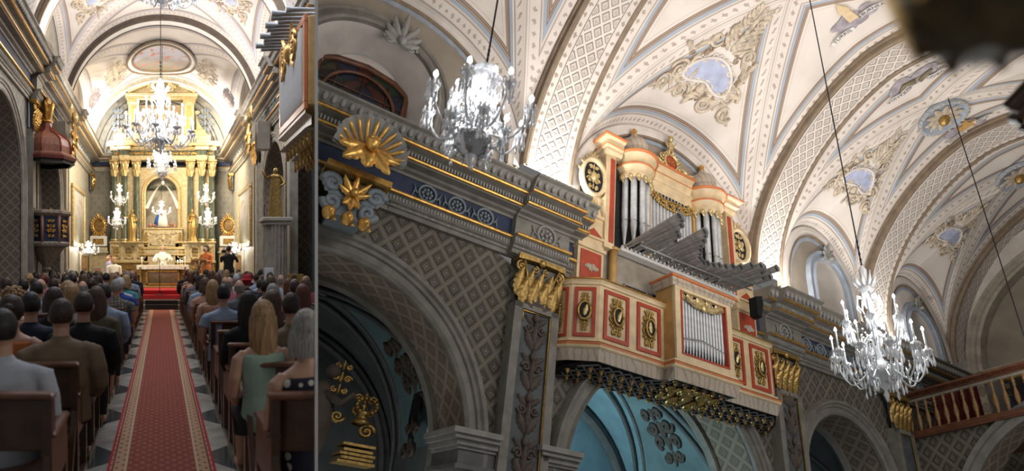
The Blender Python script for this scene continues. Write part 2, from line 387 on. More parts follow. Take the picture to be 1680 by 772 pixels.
M['relief']=simple('brown_relief_paint',(.10,.075,.06),.7,var=.3)
M['panel']=simple('slate_blue_panel',(.10,.115,.12),.65,var=.4,scale=5)
M['scroll']=simple('ceiling_scroll_paint',(.58,.49,.38),.75,var=.45,scale=9)
M['scroll2']=simple('ceiling_scroll_shadow',(.36,.27,.19),.75,var=.4,scale=9)
M['skyp']=simple('painted_sky_oval',(.42,.46,.62),.8,var=.25,scale=5)
M['cloud']=simple('painted_cloud',(.42,.38,.42),.8,var=.45,scale=7)
M['wood']=simple('dark_pew_wood',(.075,.035,.018),.35,var=.45,scale=8)
M['woodr']=simple('red_brown_wood',(.16,.06,.03),.35,var=.4,scale=8)
M['woodg']=simple('golden_turned_wood',(.34,.19,.075),.35,var=.35,scale=10)
def crystal():
    t=NT('chandelier_crystal'); t.base((.95,.97,1.0),.10,0); t.b.inputs['Transmission Weight'].default_value=.28; t.b.inputs['IOR'].default_value=1.5; t.b.inputs['Specular IOR Level'].default_value=1.0; return t.mat
M['crystal']=crystal()
M['milk']=NT('milky_glass').base((.85,.87,.9),.12); 
M['silver']=simple('silvered_glass_bowl',(.55,.56,.58),.15,.8,var=.3)
M['bulb']=emis('lit_bulb',(1,.95,.9),28)
M['bulbR']=emis('lit_bulb_bright',(.97,.98,1),22)
M['green']=marble('green_marble_column',(.045,.06,.045),(.22,.22,.15),3,.22,.05)
M['altm']=simple('altar_gold_relief',(.34,.21,.085),.4,.5,var=.6,scale=14)
M['altc']=simple('cream_gold_altar',(.62,.50,.30),.45,.25,var=.35,scale=8)
M['cloth']=simple('white_altar_cloth',(.78,.74,.66),.9,var=.1)
M['floor']=checker_floor(); M['carpet']=carpetmat()
M['redcarpet']=simple('plain_red_carpet',(.42,.012,.02),.95,var=.2,scale=30)
M['step']=simple('stone_step',(.30,.27,.23),.4,var=.3)
M['step_d']=simple('dark_step',(.035,.03,.03),.4,var=.3)
M['glassA']=stained('stained_glass_dark',[(.012,.03,.04),(.06,.018,.012),(.02,.035,.02),(.012,.018,.04),(.05,.035,.012)],11)
M['glassD']=stained('stained_glass_red_blue',[(.02,.05,.16),(.25,.03,.03),(.02,.10,.22),(.20,.12,.02)],9)
M['paint1']=painting('mural_oil',(.42,.42,.50),(.20,.17,.10),(.50,.16,.08),5)
M['paint2']=painting('canvas_landscape',(.42,.40,.36),(.14,.14,.09),(.34,.22,.12),4)
M['paint3']=painting('altar_front_canvas',(.16,.11,.06),(.07,.05,.03),(.30,.19,.09),6)
M['text']=simple('black_lettering',(.05,.04,.04),.8)
M['skin']=NT('skin'); M['skin'].base((.50,.29,.20),.5); M['skin']=M['skin'].mat
M['white']=simple('white_partition_plaster',(.8,.8,.8),.8,var=.03)
M['paper']=simple('white_paper',(.7,.7,.68),.8,var=.05)
# ---------------------------------------------------------------- generic architecture
def cat3(a,b): return (b[0]-a[0])**2+(b[1]-a[1])**2+(b[2]-a[2])**2
def groin_bay(f,xc,w,R,Hw,mats,scale,sides=(-1,1),nm='ceiling',nu=72,nv=22,Wm=None,vs=None):
    mb=MB(f); Wm=Wm or w
    def g(phi,sg,e): return (xc+e*w*cos(phi),sg*R*cos(phi),R*sin(phi))
    for sg in sides:
        def fn(a,b):
            s_=a*2-1; e=1 if s_>=0 else -1; phi=(1-abs(s_))*pi/2; G=g(phi,sg,e); Wl=(xc+e*w*cos(phi),sg*R,Hw*sin(phi))
            return tuple(lerp(G[i],Wl[i],b) for i in range(3))
        def at(a,b):
            s_=a*2-1; phi=(1-abs(s_))*pi/2; L=math.dist(g(phi,sg,1),(xc+w*cos(phi),sg*R,Hw*sin(phi)))
            q=sin(phi)**2; dgr=b*L*math.sqrt(max(0,1-R*R*q/(w*w*q+R*R)))
            return {'dg':dgr*scale,'db':(1-b)*L*scale,'al':phi*R*scale}
        mb.grid(fn,nu*2,nv,0,True,atf=at)
    for e in (-1,1):
        def fn(a,b):
            th=a*pi; G=(xc+e*w*abs(cos(th)),-R*cos(th),R*sin(th)); return (lerp(G[0],xc+e*Wm,b),G[1],G[2])
        def at(a,b):
            th=a*pi; L=Wm-w*abs(cos(th)); q=sin(th)**2; sl=math.sqrt(max(0,1-w*w*q/(w*w*q+R*R)))
            return {'dg':b*L*sl*scale,'db':(1-b)*L*scale,'al':a*pi*R*scale}
        mb.grid(fn,nu*2,nv,0,True,atf=at)
    return mb.build(nm,mats,kind='structure')
def cross_band(f,x0,x1,R,drop,mats,scale,nm='trim_1'):
    mb=MB(f); r=R-drop; n=72; c=(x0+x1)/2; hw=(x1-x0)/2
    def arc(rad,x): return lambda a:(x,-rad*cos(a*pi),rad*sin(a*pi))
    mb.grid(lambda a,b:(lerp(x0,x1,b),-r*cos(a*pi),r*sin(a*pi)),n,6,0,True,uvf=lambda a,b:((b-.5)*2*hw*scale,a*pi*r*scale))
    for x,sg in ((x0,-1),(x1,1)):
        # moulded edges: profile swept round the arch
        pr=[(0,r-.0),(-.012,r-.02),(.02,r-.03),(.055,r-.02),(.06,r+.0),(.06,r+drop*.5),(.09,r+drop*.55),(.10,r+drop+.02)]
        mb.grid(lambda a,b:(x+sg*(pr[int(round(b*7))][0]-.03),-pr[int(round(b*7))][1]*cos(a*pi),pr[int(round(b*7))][1]*sin(a*pi)),n,7,1,False)
    return mb.build(nm,mats,kind='structure')
def ring_wall(mb,f2,outer,inner,m=0,k=1.0,nb=3):
    n=len(outer)-1
    def fn(a,b):
        i=int(round(a*n)); p,q=outer[i],inner[i]; return f2(lerp(p[0],q[0],b),lerp(p[1],q[1],b))
    def uv(a,b):
        i=int(round(a*n)); p,q=outer[i],inner[i]; return (lerp(p[0],q[0],b)*k,lerp(p[1],q[1],b)*k)
    mb.grid(fn,n,nb,m,False,uvf=uv)
def resample(pts,n):
    L=[0]
    for a,b in zip(pts,pts[1:]): L.append(L[-1]+math.dist(a,b))
    out=[];j=0
    for i in range(n+1):
        t=L[-1]*i/n
        while j<len(pts)-2 and L[j+1]<t: j+=1
        q=(t-L[j])/max(1e-9,L[j+1]-L[j]); out.append((lerp(pts[j][0],pts[j+1][0],q),lerp(pts[j][1],pts[j+1][1],q)))
    return out
def arch_path(c,r,z0,zs,n=48,legs=6):
    # left leg up from z0 to spring zs, over, down
    P=[(c-r,lerp(z0,zs,i/legs)) for i in range(legs)]+[(c-r*cos(pi*i/n),zs+r*sin(pi*i/n)) for i in range(n+1)]+[(c+r,lerp(zs,z0,i/legs)) for i in range(1,legs+1)]
    return P
def rect_match(path,c,hw,z0,z1,r,zs):
    # outer rectangle points matched to arch_path by direction
    out=[]
    for (x,z) in path:
        if z<=zs+1e-6: out.append((c-hw if x<c else c+hw,z))
        else:
            dx,dz=x-c,z-zs; t=min(hw/abs(dx) if abs(dx)>1e-6 else 1e9,(z1-zs)/dz if dz>1e-6 else 1e9); out.append((c+dx*t,zs+dz*t))
    return out
def sweep_path(mb,f,path,prof,m=0,sm=False,c=None):
    # path in (s,z); profile (outward from opening, projection o)
    n=len(path)-1; N=[]
    for i in range(n+1):
        a=path[max(0,i-1)]; b=path[min(n,i+1)]; tx,tz=b[0]-a[0],b[1]-a[1]; L=math.hypot(tx,tz) or 1; N.append((-tz/L,tx/L))
    k=len(prof)-1
    mb.grid(lambda a,b:f(path[int(round(a*n))][0]+N[int(round(a*n))][0]*prof[int(round(b*k))][0],prof[int(round(b*k))][1],path[int(round(a*n))][1]+N[int(round(a*n))][1]*prof[int(round(b*k))][0]),n,k,m,sm)
def wall_arch_bay(f,nm,c,hw,z0,z1,r,zs,mats,k,depth=.55,molding=.22,soff=True):
    """mats: wall, moulding, soffit"""
    P=arch_path(c,r,z0,zs); Q=rect_match(P,c,hw,z0,z1,r,zs)
    mb=MB(f); ring_wall(mb,lambda s,z:(s,0,z),Q,P,0,k)
    g=lambda s,o,z:(s,o,z)
    n=len(P)-1; L=[0]
    for a,b in zip(P,P[1:]): L.append(L[-1]+math.dist(a,b))
    mb.grid(lambda a,b:(P[int(round(a*n))][0],-b*depth,P[int(round(a*n))][1]),n,4,2,True,uvf=lambda a,b:(b*depth*k,L[int(round(a*n))]*k))
    w_=mb.build(nm,mats,kind='structure')
    m2=MB(f); q=molding
    sweep_path(m2,g,P,[(-.0,-.02),(-.0,.05),(q*.12,.07),(q*.2,.045),(q*.45,.04),(q*.5,.065),(q*.62,.07),(q*.7,.10),(q*.85,.105),(q*.92,.06),(q,.0)],0)
    sweep_path(m2,g,P,[(-.0,-depth+.03),(-.05,-depth+.03),(-.07,-depth-.05),(-.04,-depth-.1),(0,-depth-.1)],0)
    m2.build('trim_1',mats[1],kind='structure'); return w_
ENT=[(0,2.90),(.05,2.90),(.05,2.95),(.07,2.955),(.07,3.0),(.10,3.005),(.10,3.06),(.13,3.075),(.13,3.085)]
def entab(f,s0,s1,k=1.0,z0=2.90,proj=.0,deco=True,tagname='trim_2',caps=True,pitch=.35,full=True,mg='grey',lim=None):
    """classical entablature: architrave, navy frieze with rosettes, gilt fillets, cornice. f(s,o,z) with unit profile scaled by k from z0"""
    Z=lambda z:z0+(z-2.90)*k
    O=lambda o:(o+proj)*k
    g=lambda s,o,z:f(s,O(o),Z(z))
    mb=MB(g)
    def strip(prof,m):
        n=len(prof)-1; mb.grid(lambda a,b:(lerp(s0,s1,a),prof[int(round(b*n))][0],prof[int(round(b*n))][1]),1,n,m,False)
    strip([(-proj,2.90),(.05,2.90),(.05,2.95),(.07,2.955),(.07,2.985),(.085,2.99),(.10,3.0),(.10,3.065),(.12,3.075)],0)
    strip([(.12,3.075),(.15,3.075),(.155,3.09),(.15,3.105),(.08,3.105)],1)
    strip([(.08,3.105),(.08,3.335)],2)
    strip([(.08,3.335),(.10,3.335),(.11,3.36),(.16,3.37),(.18,3.39),(.28,3.39),(.29,3.40)],0)
    strip([(.29,3.40),(.315,3.40),(.32,3.415),(.315,3.43),(.28,3.432)],1)
    strip([(.28,3.432),(.28,3.50),(.30,3.51),(.38,3.515)],0)
    strip([(.38,3.515),(.405,3.515),(.41,3.53),(.405,3.545),(.385,3.547)],1)
    strip([(.385,3.547),(.40,3.56),(.43,3.60),(.46,3.65),(.50,3.665),(.50,3.69),(-proj,3.69)],0)
    if caps:
        prof=[(-proj-.02,2.90),(.05,2.90),(.07,2.955),(.10,3.0),(.10,3.065),(.15,3.075),(.15,3.105),(.08,3.105),(.08,3.335),(.11,3.36),(.18,3.39),(.28,3.39),(.315,3.40),(.315,3.43),(.28,3.432),(.28,3.50),(.38,3.515),(.405,3.515),(.405,3.545),(.385,3.547),(.43,3.60),(.46,3.65),(.50,3.665),(.50,3.69),(-proj-.02,3.69)]
        for s_ in (s0,s1): mb.face([mb.pt((s_,o,z)) for o,z in prof],0)
    if deco:
        st=.034*k; n=int((s1-s0)/st)
        for i in range(n):   # dentils above and below
            s_=s0+(i+.5)*(s1-s0)/n
            mb.box((s_,.095,3.035),(st*.55,.03,.045),3); mb.box((s_,.29,3.468),(st*.55,.03,.05),3)
        st=.085*k; n=max(1,int((s1-s0)/st))
        for i in range(n):   # leaf moulding on the crown
            s_=s0+(i+.5)*(s1-s0)/n
            mb.ell((s_,.44,3.605),(st*.36,.03,.055),3,6,4); 
            mb.ell((s_,.065,2.97),(st*.4,.012,.014),3,6,3)
    return mb.build(tagname,[M[mg],M['gold'],M['navy'] if full else M[mg],M['greyL'] if mg!='grey' else M['greyw2']],kind='structure')
M['greyw2']=simple('light_grey_carving',(.30,.295,.275),.6,var=.25)
def rosettes(f,pts,k,z0,proj=0,mat='greyb',n0='frieze_rosette',r=.105,label=None):
    g=lambda s,o,z:f(s,(o+proj)*k,z0+(z-2.90)*k)
    first=True
    for i,(s,big) in enumerate(pts):
        mb=MB(g); c=3.22
        N=20
        mb.grid(lambda a,b:(s+k*r*[1,1,.82,.8][int(round(b*3))]*cos(2*pi*a),[.08,.115,.115,.095][int(round(b*3))],c+r*[1,1,.82,.8][int(round(b*3))]*sin(2*pi*a)),N,3,0,True,cu=True)
        for j in range(8):
            a=2*pi*j/8; mb.ell((s+k*r*.48*cos(a),.095,c+r*.48*sin(a)),(r*.19*k,.018,r*.19),0,6,4)
        mb.ell((s,.10,c),(r*.2*k,.025,r*.2),0,8,4)
        for sx in (-1,1):   # palmette between rosettes
            mb.tube([(s+sx*k*r*1.0,.09,c-.03),(s+sx*k*r*1.3,.10,c-.0),(s+sx*k*r*1.5,.09,c+.07)],[.014,.012,.006],5)
            mb.tube([(s+sx*k*r*1.3,.09,c),(s+sx*k*r*1.4,.10,c-.03),(s+sx*k*r*1.52,.09,c-.08)],[.012,.01,.005],5)
        mb.build('frieze_rosette',M[mat],label=label[i],cat='ornament',group='carved rosettes along the navy frieze')
def capital(f,s,w,z0,z1,o0,name_label,mat,k=1.0,depth=.12,grp='gilded pilaster capitals'):
    """gilded corinthian pilaster capital"""
    h=z1-z0
    t=thing('pilaster_capital',f(s,o0,z0),name_label,'capital',grp)
    mb=MB(f); 
    mb.prism([(s-w*.42,z0),(s+w*.42,z0),(s+w*.47,z0+h*.7),(s+w*.56,z0+h*.86),(s-w*.56,z0+h*.86),(s-w*.47,z0+h*.7)],o0,o0+depth*.5,0); mb.build('bell',M['grey_d'],t)
    mb=MB(f)
    mb.prism([(s-w*.62,z1-h*.13),(s-w*.3,z1-h*.10),(s,z1-h*.09),(s+w*.3,z1-h*.10),(s+w*.62,z1-h*.13),(s+w*.6,z1),(s-w*.6,z1)],o0,o0+depth*1.0,0)
    mb.build('abacus',mat,t)
    loc=lambda a,y,b:f(s+a,o0+depth*.5-y,z0+b)
    mb=MB(loc)
    for i in range(4):
        leaf(mb,(-.375+.25*i)*w,0,h*.46,pi/2,w*.36,.01,0,5,.55)
    for i in range(5):
        leaf(mb,(-.5+.25*i)*w,h*.15,h*.55,pi/2,w*.30,-.01,0,5,.6)
    mb.build('acanthus_leaves',mat,t)
    mb=MB(loc)
    for sx in (-1,1):
        scroll(mb,sx*w*.50,h*.74,w*.13,1.6,-sx,pi/2,w*.035,.02,0)
        scroll(mb,sx*w*.14,h*.76,w*.09,1.4,sx,pi/2,w*.025,.02,0)
        mb.tube([(sx*w*.3,-.01,h*.3),(sx*w*.34,-.03,h*.6),(sx*w*.46,-.05,h*.86)],[w*.03,w*.03,w*.035],6)
    mb.ell((0,-.05,h*.92),(w*.1,.04,h*.08),0,8,6)
    mb.build('volutes',mat,t); return t
# ================================================================ RIGHT: organ wall, seen from below
PART=Vector((519.0-840,F,0)).normalized()
RB=2.1
# --- bays: (centre, half width)
BAYS=[(.80,1.78,'A'),(5.02,1.72,'B'),(8.47,1.05,'C'),(11.35,1.05,'D')]
BANDS=[(2.60,3.28),(6.72,7.30),(9.58,10.20),(12.42,12.95)]
vm=[M['vault']]
for c,w_,n in BAYS: groin_bay(vault_R,c,w_,RB,1.74 if w_>1.5 else 1.45,vm,S)
groin_bay(vault_R,-3.3,1.72,RB,1.74,vm,S,nu=40,nv=12)
cross_band(vault_R,-1.58,-1.0,RB,.09,[M['band'],M['brownm']],S)
for i,(a,b) in enumerate(BANDS): cross_band(vault_R,a,b,RB,.09,[M['band'],M['brownm']],S)
# crown rosette of the bay C and B
def crown_rosette(f,x,lab,r=.34):
    t=thing('ceiling_rosette',f(x,0,RB-.03),lab,'rosette')
    loc=lambda a,y,b:f(x+a,b,RB-.02+y)
    mb=MB(loc); mb.grid(lambda a,b:([r,r,r*.86,r*.84,0.001][int(round(b*4))]*cos(2*pi*a)*1.0,[.0,-.05,-.06,-.03,-.03][int(round(b*4))],[r,r,r*.86,r*.84,.001][int(round(b*4))]*sin(2*pi*a)),32,4,0,True,cu=True); mb.build('ring',M['bluem'],t)
    mb=MB(loc)
    for j in range(28): a=2*pi*j/28; mb.ell((r*.96*cos(a),-.05,r*.96*sin(a)),(.022,.02,.022),0,6,4)
    mb.build('beading',M['scroll'],t)
    for j in range(10):
        mb=MB(loc); a=2*pi*j/10; leaf(mb,.05*cos(a),.05*sin(a),r*.62,a,r*.34,.04,0,3,.05); mb.build('petal',M['scroll'],t)
    mb=MB(loc); mb.ell((0,-.08,0),(r*.22,.09,r*.22),0,12,8); mb.build('boss',M['gold_d'],t)
crown_rosette(vault_R,8.82,'round gilded ceiling rosette at the vault crossing with a wire hanging from it')
crown_rosette(vault_R,11.35,'smaller far ceiling rosette at the last vault crossing')
# --- lunette walls with window niches
DP=.45
def lunette(f,c,w_,Hw,z0,kind,win=None,o0=0,scale=1.0,mat='lun',nm='wall_lunette'):
    R_=w_; out=[(c-R_*cos(pi*i/60),z0+Hw*sin(pi*i/60)) for i in range(61)]
    out=[(c-R_,z0-.6)]*6+out+[(c+R_,z0-.6)]*6
    for i in range(6): out[i]=(c-R_,lerp(z0-.6,z0,i/6)); out[-1-i]=(c+R_,lerp(z0-.6,z0,i/6))
    g=lambda s,o,z:(s,o,z)
    mb=MB(f)
    if win:
        wc,wr,zs,rise=win     # centre, half width, spring, rise
        inn=[(wc-wr,lerp(z0-.6,zs,i/6)) for i in range(6)]+[(wc-wr*cos(pi*i/60),zs+rise*sin(pi*i/60)**.85) for i in range(61)]+[(wc+wr,lerp(zs,z0-.6,(i+1)/6)) for i in range(6)]
        ring_wall(mb,lambda s,z:(s,o0,z),out,inn,0,scale,4)
        n=len(inn)-1; dp=DP
        mb.grid(lambda a,b:(lerp(inn[int(round(a*n))][0],wc+(inn[int(round(a*n))][0]-wc)*.72,b),o0-b*dp,lerp(inn[int(round(a*n))][1],inn[int(round(a*n))][1]-.03,b)),n,3,1,False)
        b2=[(wc+(p[0]-wc)*.72,p[1]-.05) for p in inn]
        mb.face([mb.pt((p[0],o0-dp,p[1])) for p in b2],1)
        mb.build(nm,[M[mat],M['plaster']],kind='structure')
        mf=MB(f); sweep_path(mf,g,inn,[(0,o0-.02),(0,o0+.06),(.02,o0+.08),(.05,o0+.07),(.06,o0+.04),(.11,o0+.035),(.12,o0+.06),(.15,o0+.07),(.17,o0+.05),(.18,o0)],0)
        q=[(p[0],p[1]) for p in out]
        mf.build('trim_3',M[kind],kind='structure')
        mb=MB(f); bw=wr*.6
        B=[(wc-bw,z0-.3)]+[(wc-bw*cos(pi*i/24),zs-.12+rise*.72*sin(pi*i/24)) for i in range(25)]+[(wc+bw,z0-.3)]
        return B,dp
    else:
        mb.face([mb.pt((p[0],o0,p[1]),(p[0]*scale,p[1]*scale)) for p in out],0)
        mb.build(nm,M[mat],kind='structure')
    return None
def lunette_arch(f,c,w_,Hw,z0,mats):
    # painted/moulded wall arch: leaf band, brown and blue mouldings
    g=lambda s,o,z:(s,o,z); P=[(c-w_*cos(pi*i/60),z0+Hw*sin(pi*i/60)) for i in range(61)]
    mb=MB(f); sweep_path(mb,g,P,[(-.16,0),(-.16,.03),(-.10,.045),(-.09,.05),(-.02,.05),(0,.03)],0)
    sweep_path(mb,g,P,[(-.20,0),(-.195,.04),(-.165,.05),(-.16,.03)],1)
    sweep_path(mb,g,P,[(-.26,0),(-.26,.015),(-.20,.015)],2)
    mb.build('trim_4',mats,kind='structure')
wins={'A':(.66,.76,4.35,.78),'C':(8.72,.42,4.45,.55),'D':(11.5,.46,4.3,.6)}
for c,w_,n in BAYS:
    Hw=1.74 if w_>1.5 else 1.45
    r=lunette(wall_R,c,w_,Hw,4.1,'grey' if n=='A' else 'bluem',wins.get(n),mat='lun' if n!='D' else 'plaster')
    lunette_arch(wall_R,c,w_,Hw,4.1,[M['plaster'],M['brownm'],M['bluem']])
    if r:
        B,dp=r
        i={'A':1,'C':2,'D':3}[n]
        wroot=thing('window_%d'%i,wall_R(wins[n][0],-dp,4.2),None,None); wroot['kind']='structure'
        mb=MB(wall_R)
        if n=='A': B=[(.12,3.9),(1.18,3.9),(1.18,4.72),(1.0,4.84),(.65,4.90),(.3,4.84),(.12,4.74)]
        if n=='C': B=[(8.50,3.9),(8.78,3.9),(8.78,4.55),(8.50,4.55)]
        mb.face([mb.pt((p[0],-dp+.03,p[1]),(p[0]*.35,p[1]*.35)) for p in B],0); mb.build('pane',M['black'] if n=='C' else M['glassA' if n=='A' else 'glassD'],wroot)
        mb=MB(wall_R); pp=[(p[0],-dp+.04,p[1]) for p in B]+[(B[0][0],-dp+.04,B[0][1])]
        mb.tube(pp,.04 if n=='A' else .022,6)
        if n=='A':
            mb.tube([(.65+.42*cos(pi*i/16),-dp+.05,4.36+.40*sin(pi*i/16)) for i in range(17)],.022,6)
            for a in (.35,.65,.95): mb.tube([(a,-dp+.045,3.9),(a,-dp+.045,4.78)],.006,4)
            for a in (4.1,4.3,4.5): mb.tube([(.13,-dp+.045,a),(1.17,-dp+.045,a)],.006,4)
        mb.build('window_frame',M['woodr' if n=='A' else 'grey_d'],wroot)
# keystone crests over niches
def crest(f,s,z,w_,h,lab,mat):
    loc=lambda a,y,b:f(s+a,.06-y,z+b)
    mb=MB(loc)
    for i,(an,L) in enumerate([(90,1),(62,.8),(118,.8),(35,.62),(145,.62),(8,.5),(172,.5)]):
        leaf(mb,0,0,h*L,math.radians(an),w_*.26,.01,0,4,.35)
    for sx in (-1,1): scroll(mb,sx*w_*.33,-h*.05,w_*.15,1.4,sx,pi/2*(1-sx),w_*.04,0,0)
    mb.ell((0,-.05,0),(w_*.12,.06,w_*.12),0,8,6)
    return mb.build('keystone_crest',M[mat],label=lab,cat='crest')
crest(wall_R,.86,5.02,.42,.42,'carved grey leaf crest over the large arched window niche','greyw2')
crest(wall_R,8.72,5.02,.3,.3,'small grey leaf crest over the narrow arched niche right of the organ','greyw2')
crest(wall_R,11.5,4.95,.3,.26,'faint leaf crest over the far stained glass window','greyw2')
# --- entablature segments
segs=[(-1.2,.30,0),(.30,1.16,.0),(1.16,2.55,0),(2.55,3.28,.10),(3.28,3.47,.0),(6.52,6.70,0),(6.70,7.5,.10),(7.5,9.55,0),(9.55,10.3,.10),(10.3,12.4,0)]
for a,b,p in segs: entab(wall_R,a,b,1.0,2.90,p,True,full=(p==0))
rs=[]; x=-.9
while x<12.3:
    if not(3.3<x<6.7) and not(.22<x<1.2) and not(2.5<x<3.45) and not(6.6<x<7.55) and not(9.45<x<10.35): rs.append((x,0))
    x+=.345
def rlab(x):
    if x<.3: return 'carved rosette of the navy frieze left of the gilded shell bracket'
    if x<2.6: return 'grey-blue carved rosette on the navy frieze between shell bracket and first pilaster'
    if x<3.7: return 'carved rosette on the navy frieze just left of the organ case'
    if x<6.6: return 'carved frieze rosette behind the organ case'
    if x<9.5: return 'carved rosette on the navy frieze right of the organ, behind the crystal chandelier side'
    return 'far carved frieze rosette above the wooden gallery'
rosettes(wall_R,rs,1.0,2.90,label=[rlab(a) for a,_ in rs])
for s,l in ((2.95,'oval shell medallion on the frieze block above the first pilaster'),(7.1,'oval medallion on the frieze block right of the organ'),(9.92,'oval medallion on the far frieze block')):
    rosettes(wall_R,[(s,1)],1.0,2.90,proj=.10,mat='greyw2',label=[l],r=.13)
# --- lower wall bays with arches
WM=[M['wall'],M['grey'],M['soffit']]
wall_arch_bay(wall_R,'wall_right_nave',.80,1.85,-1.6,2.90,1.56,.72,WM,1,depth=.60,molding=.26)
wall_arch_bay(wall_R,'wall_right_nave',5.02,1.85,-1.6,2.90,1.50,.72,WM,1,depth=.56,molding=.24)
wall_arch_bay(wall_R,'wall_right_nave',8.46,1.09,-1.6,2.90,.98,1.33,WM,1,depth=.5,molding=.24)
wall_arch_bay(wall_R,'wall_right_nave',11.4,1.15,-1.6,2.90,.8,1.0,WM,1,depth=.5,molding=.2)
for a,b in ((2.64,3.18),(6.86,7.38),(9.54,10.26)):
    mb=MB(wall_R); mb.grid(lambda u_,v_:(lerp(a,b,u_),0,lerp(-1.6,2.92,v_)),1,1,0,False,uvf=lambda u_,v_:(lerp(a,b,u_),lerp(-1.6,2.92,v_))); mb.build('wall_right_nave',M['wall'],kind='structure')
# --- pilasters
def pilaster(f,s,w_,z0,z1,lab,seed,relief=True,k=1,cap=True,dep=.12,mat='grey',grp='wall pilasters'):
    t=thing('wall_pilaster',f(s,dep,z0),lab,'pilaster',grp)
    h=w_/2
    mb=MB(f); mb.prism([(s-h,z0),(s+h,z0),(s+h,z1),(s-h,z1)],-.05,dep,0); 
    # raised border
    for a,b in ((s-h,s-h*.66),(s+h*.66,s+h)): mb.prism([(a,z0),(b,z0),(b,z1),(a,z1)],dep,dep+.03,0)
    mb.prism([(s-h,z1-.06*k),(s+h,z1-.06*k),(s+h,z1),(s-h,z1)],dep,dep+.03,0)
    mb.build('shaft',M[mat],t)
    mb=MB(f); mb.prism([(s-h*.64,z0),(s+h*.64,z0),(s+h*.64,z1-.07*k),(s-h*.64,z1-.07*k)],dep,dep+.006,0); mb.build('panel',M['panel' if mat=='grey' else 'greyL'],t)
    mb=MB(f); mb.tube([(s+h*.62,dep+.02,z0),(s+h*.62,dep+.02,z1-.075*k),(s-h*.62,dep+.02,z1-.075*k),(s-h*.62,dep+.02,z1-.2*k)],.012*k,5); mb.build('gilt_fillet',M['gold'],t)
    if relief:
        loc=lambda a,y,b:f(s+a,dep+.006-y,b); mb=MB(loc)
        z=z0+.1; i=0; rnd=random.Random(seed)
        while z<z1-.35*k:
            q=w_*.26
            for sx in(-1,1):
                leaf(mb,0,z,q*1.5,pi/2-sx*.55,q*.75,.0,0,4)
                scroll(mb,sx*q*.5,z+q*1.6,q*.36,1.3,sx*(1 if i%2 else -1),pi/2*(1-sx),q*.13,0,0)
                leaf(mb,sx*q*.15,z+q*1.9,q*1.0,pi/2-sx*.9,q*.5,.0,0,3)
            leaf(mb,0,z+q*.4,q*1.8,pi/2,q*.55,.005,0,4); mb.ell((0,-.02,z+q*2.4),(q*.28,.03,q*.34),0,8,6)
            mb.tube([(0,-.01,z),(0,-.015,z+q*2.9)],q*.1,6)
            z+=q*2.9; i+=1
        for an in (90,60,120,30,150): leaf(mb,0,z,w_*.34,math.radians(an),w_*.16,0,0,3)
        mb.build('vine_relief',M['relief'],t)
    return t
capital(wall_R,2.95,.50,2.36,2.92,.06,'gilded acanthus capital of the pilaster left of the organ balcony',M['gold_d'])
pilaster(wall_R,2.95,.56,-1.6,2.36,'grey panelled pilaster with brown vine relief left of the organ balcony',3)
capital(wall_R,7.1,.46,2.36,2.92,.06,'gilded capital half hidden by the right end of the organ balcony',M['gold_d'])
pilaster(wall_R,7.1,.54,-1.6,2.36,'pilaster with gilt edge right of the organ balcony',4)
capital(wall_R,9.92,.46,2.36,2.92,.06,'dim gilded capital beside the wooden gallery end',M['gold_d'])
pilaster(wall_R,9.92,.5,-1.6,2.36,'plain dark pilaster under the wooden gallery end',5,relief=False)
# imposts of the arches
def impost(s0,s1,lab,zt=.96):
    t=thing('impost_capital',wall_R((s0+s1)/2,.1,zt-.6),lab,'impost','imposts of the side arches')
    def stack(P,mb):
        for (z0,z1,e) in P:
            mb.grid(lambda a,b:[(s0-e,-.5,0),(s0-e,.08+e,0),(s1+e*.0,.08+e,0),(s1+e*0,-.02,0)][int(round(a*3))][:2]+(lerp(z0,z1,b),),3,1,0,False)
            mb.face([mb.pt(p) for p in ((s0-e,-.5,z1),(s0-e,.08+e,z1),(s1,.08+e,z1),(s1,-.02,z1))]); mb.face([mb.pt(p) for p in ((s0-e,-.5,z0),(s0-e,.08+e,z0),(s1,.08+e,z0),(s1,-.02,z0))])
    mb=MB(wall_R); stack([(zt-.05,zt,.14),(zt-.09,zt-.05,.11),(zt-.14,zt-.09,.07),(zt-.17,zt-.14,.04)],mb); mb.build('cornice',M['greyw2'],t)
    mb=MB(wall_R); stack([(zt-.30,zt-.17,.02),(zt-.34,zt-.30,.05)],mb); mb.build('necking',M['grey_d'],t)
    mb=MB(wall_R); stack([(-1.6,zt-.34,.0)],mb)
    for i in range(9): a=s0-.0+(s1-s0)*(i+.5)/9; mb.tube([(a,.085,-1.0),(a,.085,zt-.5)],.012,6); mb.ell((a,.085,zt-.47),(.02,.012,.035),0,6,4)
    mb.build('pier',M['greyw2'],t)
impost(2.30,2.66,'grey moulded impost of the big left arch beside the pilaster')
impost(3.24,3.60,'grey moulded impost of the arch under the organ balcony')
impost(6.44,6.8,'impost under the right part of the organ balcony')
